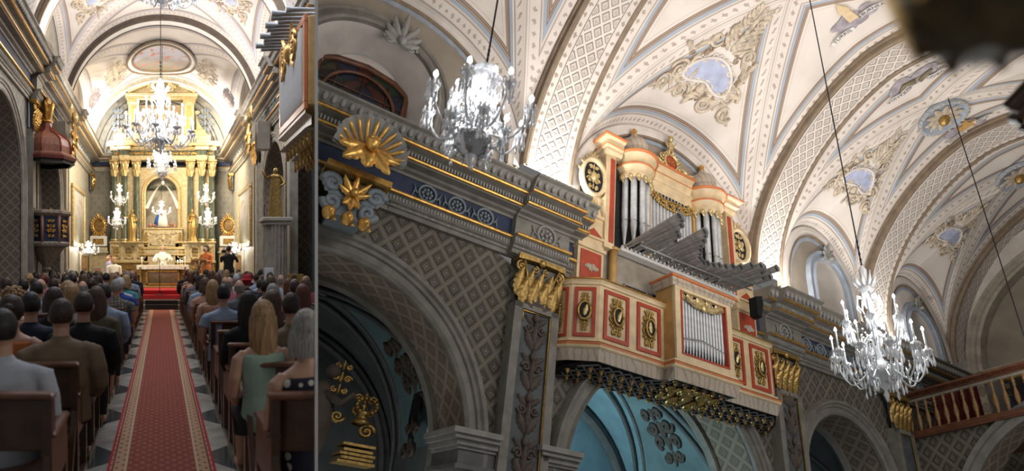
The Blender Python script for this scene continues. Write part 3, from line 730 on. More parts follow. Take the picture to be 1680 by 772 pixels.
# --- chapels behind the arches
def chapel(c,hw,o1,o2,zs,nm,mat,mat2,z0=-1.6,rise=None,groin=True):
    rise=rise or hw; n=32
    g=lambda s,o,z:wall_R(s,o,z)
    mb=MB(g)
    # barrel with axis away from the nave
    mb.grid(lambda a,b:(c-hw*cos(pi*a),lerp(o1,o2,b),zs+rise*sin(pi*a)),n,8,0,True)
    for s_ in (c-hw,c+hw): mb.grid(lambda a,b:(s_,lerp(o1,o2,a),lerp(z0,zs,b)),4,2,0,False)
    mb.face([mb.pt((c-hw,o2,z0)),mb.pt((c+hw,o2,z0))]+[mb.pt((c+hw*cos(pi*i/n),o2,zs+rise*sin(pi*i/n))) for i in range(n+1)],1)
    mb.face([mb.pt((c-hw,o1,z0)),mb.pt((c+hw,o1,z0)),mb.pt((c+hw,o2,z0)),mb.pt((c-hw,o2,z0))],1)
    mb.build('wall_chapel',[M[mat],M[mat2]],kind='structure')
    m2=MB(g)
    P=[(c-hw*.96*cos(pi*i/n),zs+rise*.94*sin(pi*i/n)) for i in range(n+1)]
    sweep_path(m2,lambda s,o,z:(s,o,z),P,[(-.10,o2+.02),(-.10,o2+.12),(-.05,o2+.15),(0,o2+.12),(.05,o2+.12),(.05,o2)],0)
    # groins
    if groin:
        for sx in(-1,1):
            m2.tube([(c-sx*hw*.98*cos(pi*i/n),lerp(o1-.1,o2+.1,i/n),zs+rise*.97*sin(pi*i/n)) for i in range(n+1)],.035,6)
    m2.build('trim_5',M['grey_d'],kind='structure')
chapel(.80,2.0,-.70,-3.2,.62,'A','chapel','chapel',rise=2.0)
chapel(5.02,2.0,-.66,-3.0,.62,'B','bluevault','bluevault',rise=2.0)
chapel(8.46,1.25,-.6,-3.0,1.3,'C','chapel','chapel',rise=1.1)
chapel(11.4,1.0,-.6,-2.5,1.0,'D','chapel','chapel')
light('chapel_light','AREA',wall_R(3.9,-2.0,.0),120,(.66,.92,1.0),1.0,wall_R(5.6,-1.8,3.0))
light('chapel_light','AREA',wall_R(1.5,-1.3,-1.0),210,(.80,.86,.84),1.0,wall_R(1.3,-2.0,2.4))  # unseen light added to brighten the dim chapel behind the left arch
light('chapel_light','AREA',wall_R(8.0,-1.4,-.8),6,(.5,.8,1.0),.8,wall_R(8.9,-1.8,2.4))
# chapel A inner web panels + relief, chapel B relief
def web(f,pts,mat,matl,th=.03):
    pass
def chapel_web(c,hw,zs,rise,o1,o2,lab,mat,seed,sx,relief='grey_d'):
    # curved triangular painted sail with border, on the chapel vault, and its scroll relief
    def V(t,q): # t arc position 0..1, q depth 0..1
        return (c-hw*.985*cos(pi*t),lerp(o1,o2,q),zs+rise*.985*sin(pi*t))
    mb=MB(wall_R)
    t0,t1=(.52,.93) if sx>0 else (.07,.48)
    def fn(a,b):
        t=lerp(t0,t1,a); qc=.46; hwid=.40*a if sx>0 else .40*(1-a); return V(t,qc+(b-.5)*2*hwid*.9)
    mb.grid(fn,18,8,0,True); mb.build('vault_panel',M[mat],kind='structure')
    mb=MB(wall_R)
    for b in (0,1): mb.tube([Vector(fn(i/18,b))+Vector((0,0,-.01)) for i in range(19)],.03,6)
    mb.build('trim_6',M[relief],kind='structure')
    mb=MB(lambda a,y,b:wall_R(*(Vector(V(lerp(t0,t1,.62)+b*.10,.46+a*.25))+Vector((0,0,y*1.0)))))
    ornament(mb,0,0,1.0,1.6,seed,0,.045,.01,1.2); mb.build('vault_relief',M['relief'],label=lab,cat='relief')
chapel_web(.80,2.0,.62,2.0,-.52,-3.2,'dark scroll relief on the dim chapel vault at left','chapel_t',5,1)
chapel_web(5.02,2.0,.62,2.0,-.52,-3.0,'dark leafy relief on the teal vault below the organ','chapel_t',6,1)
# gilded altar piece inside the left chapel
t=thing('gilded_side_altar',wall_R(1.6,-1.0,.6),'gilded side altar top with dark figures inside the left chapel','altar')
ga=lambda a,y,b:wall_R(1.38+a*.9,-1.0-y,.62+b*.75)
mb=MB(ga)
for i,(z,e) in enumerate([(.00,.42),(.05,.36),(.10,.40),(.15,.33),(.22,.37)]): mb.box((.30,0,z),(e*1.0,.3,.035))
mb.build('stepped_cornice',M['gold_d'],t)
mb=MB(ga); scroll(mb,.36,.42,.10,1.6,1,0,.03,.05); scroll(mb,.0,.55,.08,1.5,-1,0,.025,.05); ornament(mb,.28,.75,.36,.34,8,0,.02,.05); ornament(mb,-.05,1.05,.3,.5,9,0,.02,.05)
for i in range(14): a=i*2*pi/14; mb.ell((.30+.12*cos(a),-.1,.75+.1*sin(a)),(.03,.03,.03),0,6,4)
mb.lathe([(.10,.5),(.12,.53),(.07,.56),(.06,.62),(.10,.66),(.02,.67)],(.28,-.05,0),12); mb.build('gilded_scrolls',M['gold_d'],t)
mb=MB(ga); mb.ell((-.22,0,.45),(.20,.15,.55),0,12,10); mb.ell((-.15,-.03,1.12),(.09,.09,.11),0,10,8); mb.tube([(-.2,-.05,.8),(.0,-.15,.7),(.10,-.2,.85)],[.07,.05,.03],8); mb.build('draped_figure',M['relief'],t)
# oval chapel mural + lamp
t=thing('oval_mural',wall_R(2.5,-1.75,1.0),'dark oval mural with scroll frame in the left chapel side lunette','mural')
mb=MB(lambda a,y,b:wall_R(2.72-y*0,-1.7+a,1.02+b)); 
mb=MB(lambda a,y,b:wall_R(2.50+y,-1.75-a,1.40+b)); mb.grid(lambda a,b:(.16*b*cos(2*pi*a),-.02,.33*b*sin(2*pi*a)),24,2,0,True,cu=True); mb.build('painted_oval',M['black'],t)
mb=MB(lambda a,y,b:wall_R(2.50+y,-1.75-a,1.32+b)); ornament(mb,.0,-.25,.5,.5,10,0,.03,.0); mb.build('scroll_frame',M['relief'],t)
mb=MB(lambda a,y,b:wall_R(2.52+a,-1.15+y,1.13+b)); mb.lathe([(.001,-.06),(.06,-.06),(.075,0),(.06,.03),(.001,.03)],(0,0,0),16,ax='y'); mb.build('wall_speaker',M['paper'],label='small white round fixture in the left chapel near the impost',cat='fixture')
# --- shell bracket with gilded scroll
t=thing('shell_bracket',wall_R(.74,.3,2.6),'large scalloped shell with gilded ribs on the entablature above the left arch','bracket')
sh=lambda a,y,b:wall_R(.74+a,.56-y,3.00+b)
mb=MB(sh)
def shellf(a,b):
    an=lerp(-.15,pi+.15,a); r=b*.32; sc=1+.05*abs(cos(a*pi*11)); hh=.16*(b**1.5)*1+.03*abs(sin(a*pi*11))*b; return (r*sc*cos(an)*1.0,-hh,.05+r*sc*sin(an))
mb.grid(shellf,88,8,0,True); 
mb.grid(lambda a,b:(lambda p:(p[0],p[1]+.05*1.0+ b*0,p[2]))(shellf(a,b)),44,4,0,True); mb.build('scalloped_shell',M['greyw2'],t)
mb=MB(sh)
for i in range(11):
    a=(i+.5)/11; P=[Vector(shellf(a,b))+Vector((0,.012,0)) for b in (.25,.45,.65,.85,.97)]; mb.tube(P,[.012,.016,.02,.022,.008],6)
mb.build('gilt_ribs',M['gold'],t)
mb=MB(sh); leaf(mb,0,.12,.26,-pi/2,.2,.10,0,4); 
for sx in(-1,1): leaf(mb,sx*.02,.1,.3,-pi/2+sx*.7,.16,.10,0,4); leaf(mb,sx*.03,.08,.26,-pi/2+sx*1.3,.13,.10,0,4)
mb.ell((0,-.17,.10),(.065,.06,.08),0,12,8); mb.ell((-.03,-.22,.12),(.02,.02,.02),0,6,4);mb.ell((.03,-.22,.12),(.02,.02,.02),0,6,4); mb.build('gilded_mask',M['gold'],t)
t=thing('scroll_bracket',wall_R(.74,.3,2.2),'blue-grey scrolled console with gilded acanthus under the shell above the left arch','bracket')
mb=MB(wall_R); mb.prism([(.44,2.86),(1.04,2.86),(1.04,2.92),(.44,2.92)],0,.52,0); mb.build('console_top',M['gold'],t)
sb=lambda a,y,b:wall_R(.74+a*.75,.40-y*.8,2.66+b*.75)
mb=MB(sb)
for sx in(-1,1): scroll(mb,sx*.27,.12,.12,1.5,sx,pi/2*(1-sx),.05,.0); scroll(mb,sx*.22,-.12,.11,1.5,-sx,pi/2*(1-sx),.045,.0); leaf(mb,sx*.12,.0,.3,pi/2-sx*1.1,.2,.0,0,4); leaf(mb,sx*.12,.16,.26,pi/2-sx*1.3,.16,0,0,4)
mb.prism([(-.2,-.25),(.2,-.25),(.26,.25),(-.26,.25)],-.0,.42,0); mb.build('console_scrolls',M['greyb'],t)
mb=MB(sb)
for an,L in ((90,.26),(50,.26),(130,.26),(15,.2),(165,.2),(-60,.2),(-120,.2),(-90,.24)): leaf(mb,0,.04,L,math.radians(an),.11,.05,0,4,.4)
mb.ell((0,-.10,.05),(.05,.05,.06),0,8,6)
for a in(-.22,0,.2): mb.ell((a,-.08,-.30),(.08,.08,.09),0,10,8); mb.ell((a,-.15,-.30),(.03,.03,.04),0,6,4); leaf(mb,a,-.3,.12,-.5,.06,.05,0,3)
mb.build('gilded_acanthus',M['gold'],t)
# --- ceiling cartouches on the organ side webs
def web_pt(c,w_,R,Hw,sg):
    def P(a,b,h):   # a: along nave offset, b: 0 wall .. 1 crown
        z=b; y=R*(1-b)        # distance from centre line
        phi=math.acos(max(-1,min(1,1-b)))
        # ruling through angle where x = w cos(phi'):
        ph=math.acos(max(-.999,min(.999,a/w_)))
        if ph>pi/2: ph=pi-ph
        gy=R*cos(ph); t=(y-gy)/(R-gy) if R-gy>1e-6 else 1
        zz=lerp(R*sin(ph),Hw*sin(ph),max(0,min(1.05,t)))
        # normal roughly down & toward the centre
        return (c+a, sg*(y-h*.5), zz-h*.85)
    return P
def cartouche(f,c,w_,R,Hw,sg,lab,k,seed,bc=.36,mats=('scroll','skyp'),grp=None,sh_=0):
    P=web_pt(c,w_,R,Hw,sg)
    loc=lambda a,y,b:f(*P(a+sh_,bc+b/R,-y+.012))
    t=thing('ceiling_cartouche',loc(0,0,0),lab,'ornament',grp)
    mb=MB(loc); q=k
    N=40
    def kid(a,b):
        an=2*pi*a; r=1+.12*cos(2*an)-.22*max(0,-sin(an))**3
        return (q*.36*b*r*cos(an),-.01,q*.05+q*.20*b*r*sin(an)+q*.10*b*b*cos(an)**2*-1)
    mb.grid(kid,N,4,0,True,cu=True); mb.build('painted_sky',M[mats[1]],t)
    mb=MB(loc)
    for i in range(22):
        p=kid(i/22,1.08); scroll(mb,p[0],p[2],q*.06,1.2,1 if i%2 else -1,i*.8,q*.017,0,0,8,5)
    mb.tube([Vector(kid(i/40,1.05))+Vector((0,-.01,0)) for i in range(41)],q*.022,6)
    mb.build('oval_frame',M['plaster'],t)
    mb=MB(loc); rnd=random.Random(seed)
    for sx in(-1,1):
        scroll(mb,sx*q*.50,-q*.08,q*.15,1.7,sx,pi/2*(1-sx),q*.026,0,0); scroll(mb,sx*q*.62,-q*.26,q*.12,1.5,-sx,0,q*.022,0,0)
        scroll(mb,sx*q*.24,-q*.30,q*.13,1.6,-sx,0,q*.024,0,0); scroll(mb,sx*q*.30,q*.40,q*.10,1.5,sx,0,q*.02,0,0)
        scroll(mb,sx*q*.16,q*.58,q*.08,1.5,-sx,0,q*.024,0,0); scroll(mb,sx*q*.09,q*.76,q*.06,1.4,sx,0,q*.02,0,0)
        for i in range(16):
            an=rnd.uniform(-2.2,1.4); r=rnd.uniform(.42,.62); leaf(mb,sx*q*r*cos(an)*1.05,q*(.05+r*.62*sin(an)),q*rnd.uniform(.12,.22),rnd.uniform(0,6.3),q*.08,0,0,3)
        for i in range(9):
            y=q*(.35+.07*i); leaf(mb,sx*q*.05,y,q*(.26-.02*i),pi/2-sx*(.9),q*.07,0,0,3)
        for i in range(5): leaf(mb,sx*q*(.45+.05*i),-q*(.15+.03*i),q*.16,-pi/2+sx*(i-2)*.5,q*.07,0,0,3)
    for sx in(-1,1):
        for i in range(16):
            an=rnd.uniform(-2.2,1.4); r=rnd.uniform(.40,.60); scroll(mb,sx*q*r*cos(an),q*(.05+r*.6*sin(an)),q*rnd.uniform(.03,.06),1.2,sx,an,q*.014,0,1,8,5)  # small darker scrolls put shadow colour into the scrollwork
    for i in range(8): leaf(mb,0,q*(.36+.07*i),q*.12,pi/2,q*.07,0.01,0,3)
    mb.ell((0,-.03,-q*.16),(q*.07,.05,q*.07),0,8,6)
    mb.build('scrollwork',[M[mats[0]],M['scroll2']],t)
cartouche(vault_R,5.02,1.72,RB,1.74,-1,'large scrolled ceiling cartouche with pale blue oval above the organ',1.0,1,.43,sh_=-.14)
cartouche(vault_R,8.47,1.05,RB,1.45,-1,'scrolled ceiling cartouche with blue oval in the middle vault bay',.80,2,.42)
cartouche(vault_R,11.35,1.05,RB,1.45,-1,'smallest far scrolled cartouche with blue oval near the end wall',.72,3,.42)
cartouche(vault_R,.8,1.78,RB,1.74,-1,'cartouche hidden at the left frame edge of the vault',.8,4,.46)
# painted emblems on the main webs, with lettering
def emblem(x,th,lab,kind,txt,k=.5,rot=0):
    # position on barrel : th angle from near wall springing
    def loc(a,y,b):
        a2=a*cos(rot)-b*sin(rot); b2=a*sin(rot)+b*cos(rot)
        t_=th+b2/RB; r=RB-.012+y; return vault_R(x+a2,-r*cos(t_),r*sin(t_))
    t=thing('painted_emblem',loc(0,0,0),lab,'ceiling painting')
    mb=MB(loc); rnd=random.Random(len(lab))
    for i in range(13): mb.grid(lambda a,b,cx=rnd.uniform(-.5,.5)*k,cy=rnd.uniform(-.22,.12)*k,r=rnd.uniform(.10,.2)*k:(cx+r*1.3*b*cos(2*pi*a),-.004-.0005*i,cy+r*b*sin(2*pi*a)),14,2,0,True,cu=True)
    mb.build('clouds',M['cloud'],t)
    mb=MB(loc)
    if kind=='tower':
        mb.prism([(-.12*k,-.05*k),(.12*k,-.05*k),(.10*k,.35*k),(.13*k,.36*k),(.13*k,.42*k),(.0,.75*k),(-.13*k,.42*k),(-.13*k,.36*k),(-.10*k,.35*k)],-.025,-.012)
    elif kind=='figure':
        mb.ell((-.05*k,-.02,.05*k),(.30*k,.02,.12*k)); mb.ell((.28*k,-.03,.12*k),(.08*k,.02,.08*k)); mb.tube([(0,-.03,0),(.3*k,-.03,-.1*k),(.5*k,-.03,.05*k)],[.08*k,.06*k,.03*k],6); mb.tube([(-.1*k,-.03,.05*k),(-.5*k,-.03,-.12*k)],[.09*k,.04*k],6)
    else:
        mb.prism([(-.3*k,-.1*k),(.28*k,-.12*k),(.32*k,.12*k),(.12*k,.10*k),(.10*k,.3*k),(-.05*k,.26*k),(-.08*k,.12*k),(-.28*k,.15*k)],-.03,-.012)
    mb.build('emblem_motif',M['paint1' if kind=='figure' else ('ocream' if kind=='tower' else 'ochre')],t)
    for s_,a0,word in txt:
        mb=MB(loc); mb.grid(lambda a,b:(s_*k*.45+(a-.5)*.62*k,-.028-.01*sin(pi*a),a0*k+(b-.5)*.15*k+ .06*k*sin(pi*a)),10,1,0,True); 
        ob=mb.build('ribbon',M['plaster_w'],t)
        cu=bpy.data.curves.new('t','FONT'); cu.body=word; cu.size=.15*k; cu.align_x='CENTER'; cu.align_y='CENTER'; cu.extrude=.0
        tmp=bpy.data.objects.new('t',cu); me=tmp.to_mesh(); 
        mb=MB(loc)
        b0=len(mb.v)
        for v_ in me.vertices: mb.pt((s_*k*.45+v_.co.x,-.033-.01*sin(pi*(v_.co.x/(.62*k)+.5)),a0*k+.06*k*sin(pi*max(0,min(1,v_.co.x/(.62*k)+.5)))+v_.co.y))
        for p in me.polygons: mb.face([b0+i for i in p.vertices])
        tmp.to_mesh_clear(); bpy.data.objects.remove(tmp)
        mb.build('lettering',M['text'],t)
EMB=[]

emblem(5.98,1.69,'painted ivory tower with a lettered ribbon on the vault near the top edge','tower',[(-1.0,-.30,'TURRIS'),(1.0,-.05,'EBURNEA')],.52,pi/2)
emblem(7.74,1.64,'painted figure with blue cloth and an upside down lettered ribbon on the vault','figure',[(-1.0,.10,'VIRGO'),(1.0,.05,'VENERANDA')],.50,-pi/2)
emblem(9.34,1.62,'painted golden ark on clouds with faint lettering beside the ceiling rosette','ark',[(-1.0,-.25,'FEDERIS'),(1.0,-.05,'ARCA')],.46,pi/2)
# ---------------------------------------------------------------- chandeliers
def drop(mb,c,L,r):
    x,y,z=c; mb.lathe([(.001,0),(r*.35,-L*.12),(r*.2,-L*.25),(r*.9,-L*.6),(r,-L*.75),(r*.6,-L*.93),(.001,-L)],c,6)
def chandelier(f0,lab,R,H,arms,tiers,style,wire,en,lightcol=(1,.95,.88),seed=1,mat='bulbR',grp=None,drops=1.0,lum=True,nm='crystal_chandelier'):
    """f0 local frame: origin at bottom centre ; sizes in metres"""
    rnd=random.Random(seed)
    t=thing(nm,f0(0,0,0),lab,'chandelier',grp)
    f=lambda x,y,z:f0(x,y,z)
    mb=MB(f)
    if style=='bowl':
        mb.lathe([(.001,0),(.03*R,.02*H),(.12*R,.10*H),(.05*R,.14*H),(.30*R,.20*H),(.34*R,.26*H),(.20*R,.32*H),(.12*R,.40*H),(.20*R,.47*H),(.13*R,.52*H),(.24*R,.56*H),(.30*R,.64*H),(.34*R,.74*H),(.28*R,.84*H),(.14*R,.88*H),(.22*R,.92*H),(.28*R,.95*H),(.12*R,.985*H),(.03*R,H)],(0,0,0),16)
    else:
        mb.lathe([(.001,0),(.03*R,.02*H),(.06*R,.05*H),(.03*R,.08*H),(.14*R,.11*H),(.05*R,.14*H),(.30*R,.17*H),(.34*R,.21*H),(.14*R,.26*H),(.07*R,.30*H),(.10*R,.42*H),(.05*R,.50*H),(.13*R,.58*H),(.05*R,.66*H),(.12*R,.70*H),(.04*R,.76*H),(.20*R,.80*H),(.05*R,.86*H),(.09*R,.92*H),(.10*R,.96*H),(.03*R,H)],(0,0,0),14)
        for i in range(9):
            a=2*pi*i/9
            mb.tube([(.05*R*cos(a),.05*R*sin(a),.80*H),(.22*R*cos(a),.22*R*sin(a),.86*H),(.30*R*cos(a),.30*R*sin(a),.93*H)],[.02*R,.05*R,.004],5)
            mb.tube([(.05*R*cos(a),.05*R*sin(a),.74*H),(.26*R*cos(a+.3),.26*R*sin(a+.3),.76*H),(.30*R*cos(a+.4),.30*R*sin(a+.4),.68*H),(.22*R*cos(a+.5),.22*R*sin(a+.5),.64*H)],[.03*R,.028*R,.02*R,.01*R],5)
    mb.build('stem',M['crystal'],t)
    if style=='bowl':
        mb=MB(f); mb.lathe([(.001,.10*H),(.20*R,.13*H),(.36*R,.22*H),(.38*R,.25*H),(.001,.26*H)],(0,0,0),20); mb.build('bowl',M['silver'],t)
        if lum:
            mb=MB(f); mb.ell((0,0,.73*H),(.17*R,.17*R,.11*H),0,14,10); mb.build('lit_globe',M[mat],t)
    k=0
    for ti,(n,rr,zz,off) in enumerate(tiers):
        for i in range(n):
            a=2*pi*(i+off)/n+.1; ca,sa=cos(a),sin(a); ro=rr*R; z0=zz*H
            arm=MB(f)
            zb=.22*H if style!='bowl' else .30*H
            if ti: zb=z0-.06*H
            P=[]
            for j in range(11):
                q=j/10; r_=lerp(.06*R,ro,q); z=zb+(z0-zb)*q**2-.10*H*sin(pi*q)*(1 if style!='bowl' else .7)+.05*H*sin(2*pi*q)
                P.append((r_*ca,r_*sa,z))
            arm.tube(P,.020*R if style!='bowl' else .024*R,6)
            e=P[-1]
            arm.lathe([(.001,-.02*H),(.03*R,-.015*H),(.10*R,.015*H),(.115*R,.03*H),(.09*R,.025*H),(.03*R,.01*H),(.035*R,.05*H),(.02*R,.06*H)],e,10)
            if style!='bowl':
                for s_ in (-1,1):
                    m_=P[6]; arm.tube([m_,(m_[0]+.05*R*ca-s_*.05*R*sa,m_[1]+.05*R*sa+s_*.05*R*ca,m_[2]+.06*H),(m_[0]+.10*R*ca-s_*.08*R*sa,m_[1]+.10*R*sa+s_*.08*R*ca,m_[2]+.03*H)],[.012*R,.02*R,.004*R],5)
                for j in range(6):
                    b=2*pi*j/6; arm.tube([(e[0],e[1],e[2]+.01*H),(e[0]+.10*R*cos(b),e[1]+.10*R*sin(b),e[2]+.03*H),(e[0]+.15*R*cos(b),e[1]+.15*R*sin(b),e[2]-.0*H)],[.01*R,.024*R,.004*R],4)
            A=arm.build('arm',M['crystal'],t)
            cd=MB(f); ch=(.13 if style!='bowl' else .10)*H; cr=.022*R if style!='bowl' else .032*R
            cd.tube([(e[0],e[1],e[2]+.03*H),(e[0],e[1],e[2]+.03*H+ch)],cr,8)
            C_=cd.build('candle',M['milk'],A)
            fl=MB(f); fl.lathe([(.001,0),(cr*1.25,cr*1.2),(cr*1.5,cr*2.4),(cr*.9,cr*4.2),(.001,cr*5.6)],(e[0],e[1],e[2]+.03*H+ch),8); fl.build('bulb',M[mat],A)
            cs=MB(f)
            nd=max(3,int((8 if style=='bowl' else 7)*drops))
            for j in range(nd):
                b=2*pi*j/nd; drop(cs,(e[0]+.10*R*cos(b),e[1]+.10*R*sin(b),e[2]+.01*H),(.115 if style=='bowl' else .09)*H*rnd.uniform(.8,1.2),(.032 if style=='bowl' else .022)*R)
            if style=='bowl':
                for j in range(nd): b=2*pi*(j+.5)/nd; cs.ell((e[0]+.11*R*cos(b),e[1]+.11*R*sin(b),e[2]+.055*H),(.024*R,.024*R,.03*H),0,6,4)
            cs.build('crystal_pendants',M['crystal'],A,kind='stuff')
            k+=1
    # body crystals
    cs=MB(f)
    N=int((150 if style=='bowl' else 90)*drops)
    for i in range(N):
        a=rnd.uniform(0,2*pi); rr=rnd.uniform(.15,.62)*R; z=H*(rnd.uniform(.10,.55) if style=='bowl' else rnd.uniform(.05,.42))
        drop(cs,(rr*cos(a),rr*sin(a),z+.06*H),.08*H*rnd.uniform(.7,1.3),(.036 if style=='bowl' else .026)*R)
        if i%2==0: cs.ell((rr*cos(a)*.8,rr*sin(a)*.8,z+.1*H),(.028*R,.028*R,.028*R),0,6,4)
    for q in range(3 if style=='bowl' else 1):
        zr=H*(.36,.52,.84)[q]; rr=R*(.5,.36,.40)[q]
        for i in range(18): a=2*pi*i/18; drop(cs,(rr*cos(a),rr*sin(a),zr),.10*H,.024*R); 
        cs.tube([(rr*cos(2*pi*i/24),rr*sin(2*pi*i/24),zr) for i in range(25)],.008*R,4)
    cs.build('crystal_drops',M['crystal'],t,kind='stuff')
    if wire:
        mb=MB(f); mb.tube([(0,0,H*.99),(0,0,H+wire)],.010 if R>.35 else .006,5); 
        for i in range(5): mb.ell((0,0,H*1.0+i*.05*H),(.03*R,.03*R,.02*H),0,6,4)
        mb.build('hanging_wire',M['iron'],t)
    if en:
        for zq,e_ in ((.62,en),):
            l=light('lamp_light','POINT',(0,0,0),e_,lightcol,R*.5); l.parent=t; l.location=f0(0,0,zq*H)-f0(0,0,0)+Vector((0,0,0)); 
    return t
def frameR(s,d,z): return lambda x,y,zz:RW(s,d,z)+RX*x+RD*y+RU*zz
# ---------------------------------------------------------------- the organ
def plan_sweep(mb,pts,prof,m=0,sm=False,off=True,uvk=1):
    """extrude profile (e outward, z) along plan polyline (s,o)"""
    n=len(pts)-1; N=[]
    for i in range(n+1):
        v=[]
        for a,b in ((i-1,i),(i,i+1)):
            if 0<=a and b<=n:
                tx,ty=pts[b][0]-pts[a][0],pts[b][1]-pts[a][1]; L=math.hypot(tx,ty) or 1; v.append((-ty/L,tx/L))
        if len(v)==2:
            x,y=v[0][0]+v[1][0],v[0][1]+v[1][1]; L=math.hypot(x,y); c=max(.35,(v[0][0]*x+v[0][1]*y)/L); N.append((x/L/c,y/L/c))
        else: N.append(v[0])
    k=len(prof)-1
    mb.grid(lambda a,b:(pts[int(round(a*n))][0]+N[int(round(a*n))][0]*prof[int(round(b*k))][0],pts[int(round(a*n))][1]+N[int(round(a*n))][1]*prof[int(round(b*k))][0],prof[int(round(b*k))][1]),n,k,m,sm)
BP=[(3.22,-.02),(3.34,.20),(3.58,.40),(4.53,.40),(4.53,.56),(5.47,.56),(5.47,.40),(6.42,.40),(6.66,.20),(6.78,-.02)]
bal=thing('organ_balcony',wall_R(5.0,.3,1.75),'projecting organ balcony with red framed panels and gilded carvings','balcony')
mb=MB(wall_R)
for pl in (BP[:4],BP[6:]): plan_sweep(mb,pl,[(-.02,1.98),(0,1.98),(0,2.78),(-.02,2.78)])
plan_sweep(mb,BP[3:7],[(-.02,1.98),(0,1.98),(0,2.12),(-.02,2.12)])
mb.face([mb.pt((p[0],p[1],1.97)) for p in BP]); mb.build('parapet',M['ocream'],bal)
mb=MB(wall_R); plan_sweep(mb,BP,[(.0,1.86),(.02,1.86),(.05,1.985),(.0,1.985)]); mb.build('marbled_base',M['omarble'],bal)
mb=MB(wall_R); plan_sweep(mb,BP,[(0,2.015),(.075,2.02),(.08,2.04),(.06,2.055),(.0,2.06)]); mb.build('red_moulding',M['orange'],bal)
mb=MB(wall_R); plan_sweep(mb,BP,[(0,1.985),(.055,1.985),(.07,2.0),(.075,2.02),(0,2.02)]);plan_sweep(mb,BP,[(0,2.065),(.045,2.07),(.03,2.10),(0,2.10)]); mb.build('cream_moulding',M['ocream'],bal)
RP=BP[:4]+[(4.53,.40)]; 
for pl in (BP[:4],BP[6:]):
    mb=MB(wall_R); plan_sweep(mb,pl,[(-.03,2.74),(.02,2.745),(.03,2.77),(.05,2.79),(.05,2.815),(-.03,2.82)]); mb.build('top_rail',M['ocream'],bal)
    mb=MB(wall_R); plan_sweep(mb,pl,[(.05,2.79),(.06,2.80),(.05,2.815)]); mb.build('gilt_edge',M['gold'],bal)
def opanel(f,parent,x0,x1,z0,z1,seed,kind='oval',lab=None):
    mb=MB(f); fw=.042*min(1,(x1-x0)/.25)
    for a,b,c,d in ((x0,x0+fw,z0,z1),(x1-fw,x1,z0,z1),(x0+fw,x1-fw,z0,z0+fw),(x0+fw,x1-fw,z1-fw,z1)): mb.prism([(a,c),(b,c),(b,d),(a,d)],-.018,0)
    P=mb.build('panel_frame',M['red'],parent)
    mb=MB(f); cx,cz=(x0+x1)/2,(z0+z1)/2; w_,h_=(x1-x0-2*fw)*.86,(z1-z0-2*fw)*.92
    ornament(mb,cx,cz,w_,h_,seed,0,w_*.045,.01,1.5); ornament(mb,cx,cz,w_*.8,h_*.9,seed+50,0,w_*.035,.018,1.1)
    for i in range(14): a=2*pi*i/14; scroll(mb,cx+w_*.30*cos(a),cz+h_*.27*sin(a),w_*.075,1.2,1 if i%2 else -1,a,w_*.028,.015,0,8,5)
    if kind=='oval':
        r=.09; mb.tube([(cx+r*.75*cos(2*pi*i/24),-.045,cz+r*1.15*sin(2*pi*i/24)) for i in range(25)],.014,6)
    mb.build('gilded_carving',M['gold_d'],P)
    if kind=='oval':
        mb=MB(f); mb.ell((cx,-.03,cz),(.065,.02,.10),0,16,8); e_=mb.build('oval_medallion',M['black'],P)
        mb=MB(f); leaf(mb,cx,cz-.06,.13,pi/2-.2*(seed%3-1),.06,.048,0,3); mb.build('medallion_relief',M['gold_p'],P)
def segframe(a,b,o0=None):
    A,B=Vector(a),Vector(b); L=(B-A).length; tx,ty=(B-A)/L; nx,ny=-ty,tx
    return (lambda x,y,z:wall_R(A.x+tx*x-nx*y,A.y+ty*x-ny*y,z)),L
for i,(a,b,divs) in enumerate([(0,1,1),(1,2,1),(2,3,2),(6,7,2),(7,8,1),(8,9,1)]):
    f,L=segframe(BP[a],BP[b])
    for j in range(divs):
        w1=L/divs; x0=j*w1+w1*.12; x1=(j+1)*w1-w1*.12
        if divs>1 : x0=j*w1+.06; x1=(j+1)*w1-.06
        opanel(f,bal,x0,x1,2.13,2.71,11+i*3+j,'oval' if w1>.3 else 'plain')
# underside: diagonal wooden ribs with turned bosses
UZ=lambda o:1.72+.14*min(1,max(0,o)/.42)
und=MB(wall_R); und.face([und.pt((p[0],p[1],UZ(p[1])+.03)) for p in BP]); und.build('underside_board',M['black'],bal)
def inside(s,o): return 3.34<s<6.66 and 0<=o<(.52 if 4.53<s<5.47 else min(.38,(s-3.22)*1.1,(6.78-s)*1.1))
for dsg in (1,-1):
    for i in range(-2,27):
        s0=3.2+i*.145; pts=[(s0+dsg*t*.9,t*.56) for t in [j/14 for j in range(15)]]; pts=[p for p in pts if inside(*p)]
        if len(pts)>1:
            mb=MB(wall_R); mb.tube([(p[0],p[1],UZ(p[1])+.01) for p in pts],.014,4); mb.build('underside_rib',M['grey_d'],bal)
for j,o in enumerate((.05,.16,.27,.38,.49)):
    for i in range(25):
        s=3.30+i*.145+(j%2)*.0725
        if inside(s,o) and (o<.42 or 4.5<s<5.5):
            mb=MB(wall_R); mb.lathe([(.001,-.045),(.010,-.042),(.009,-.033),(.020,-.027),(.024,-.018),(.012,-.010),(.032,.0),(.034,.008)],(s,o,UZ(o)),8); mb.build('turned_boss',M['gold_d' if (i+j)%2 else 'woodg'],bal)
mb=MB(lambda a,y,b:wall_R(5.0+a,.27+b,UZ(.27+b)-.01+y)); ornament(mb,0,0,.6,.42,31,0,.03,.0,1.2); ornament(mb,-.25,0,.4,.3,33,0,.02,.0,1.2);ornament(mb,.25,0,.4,.3,35,0,.02,.0,1.2); mb.build('underside_carving',M['gold_d'],bal)
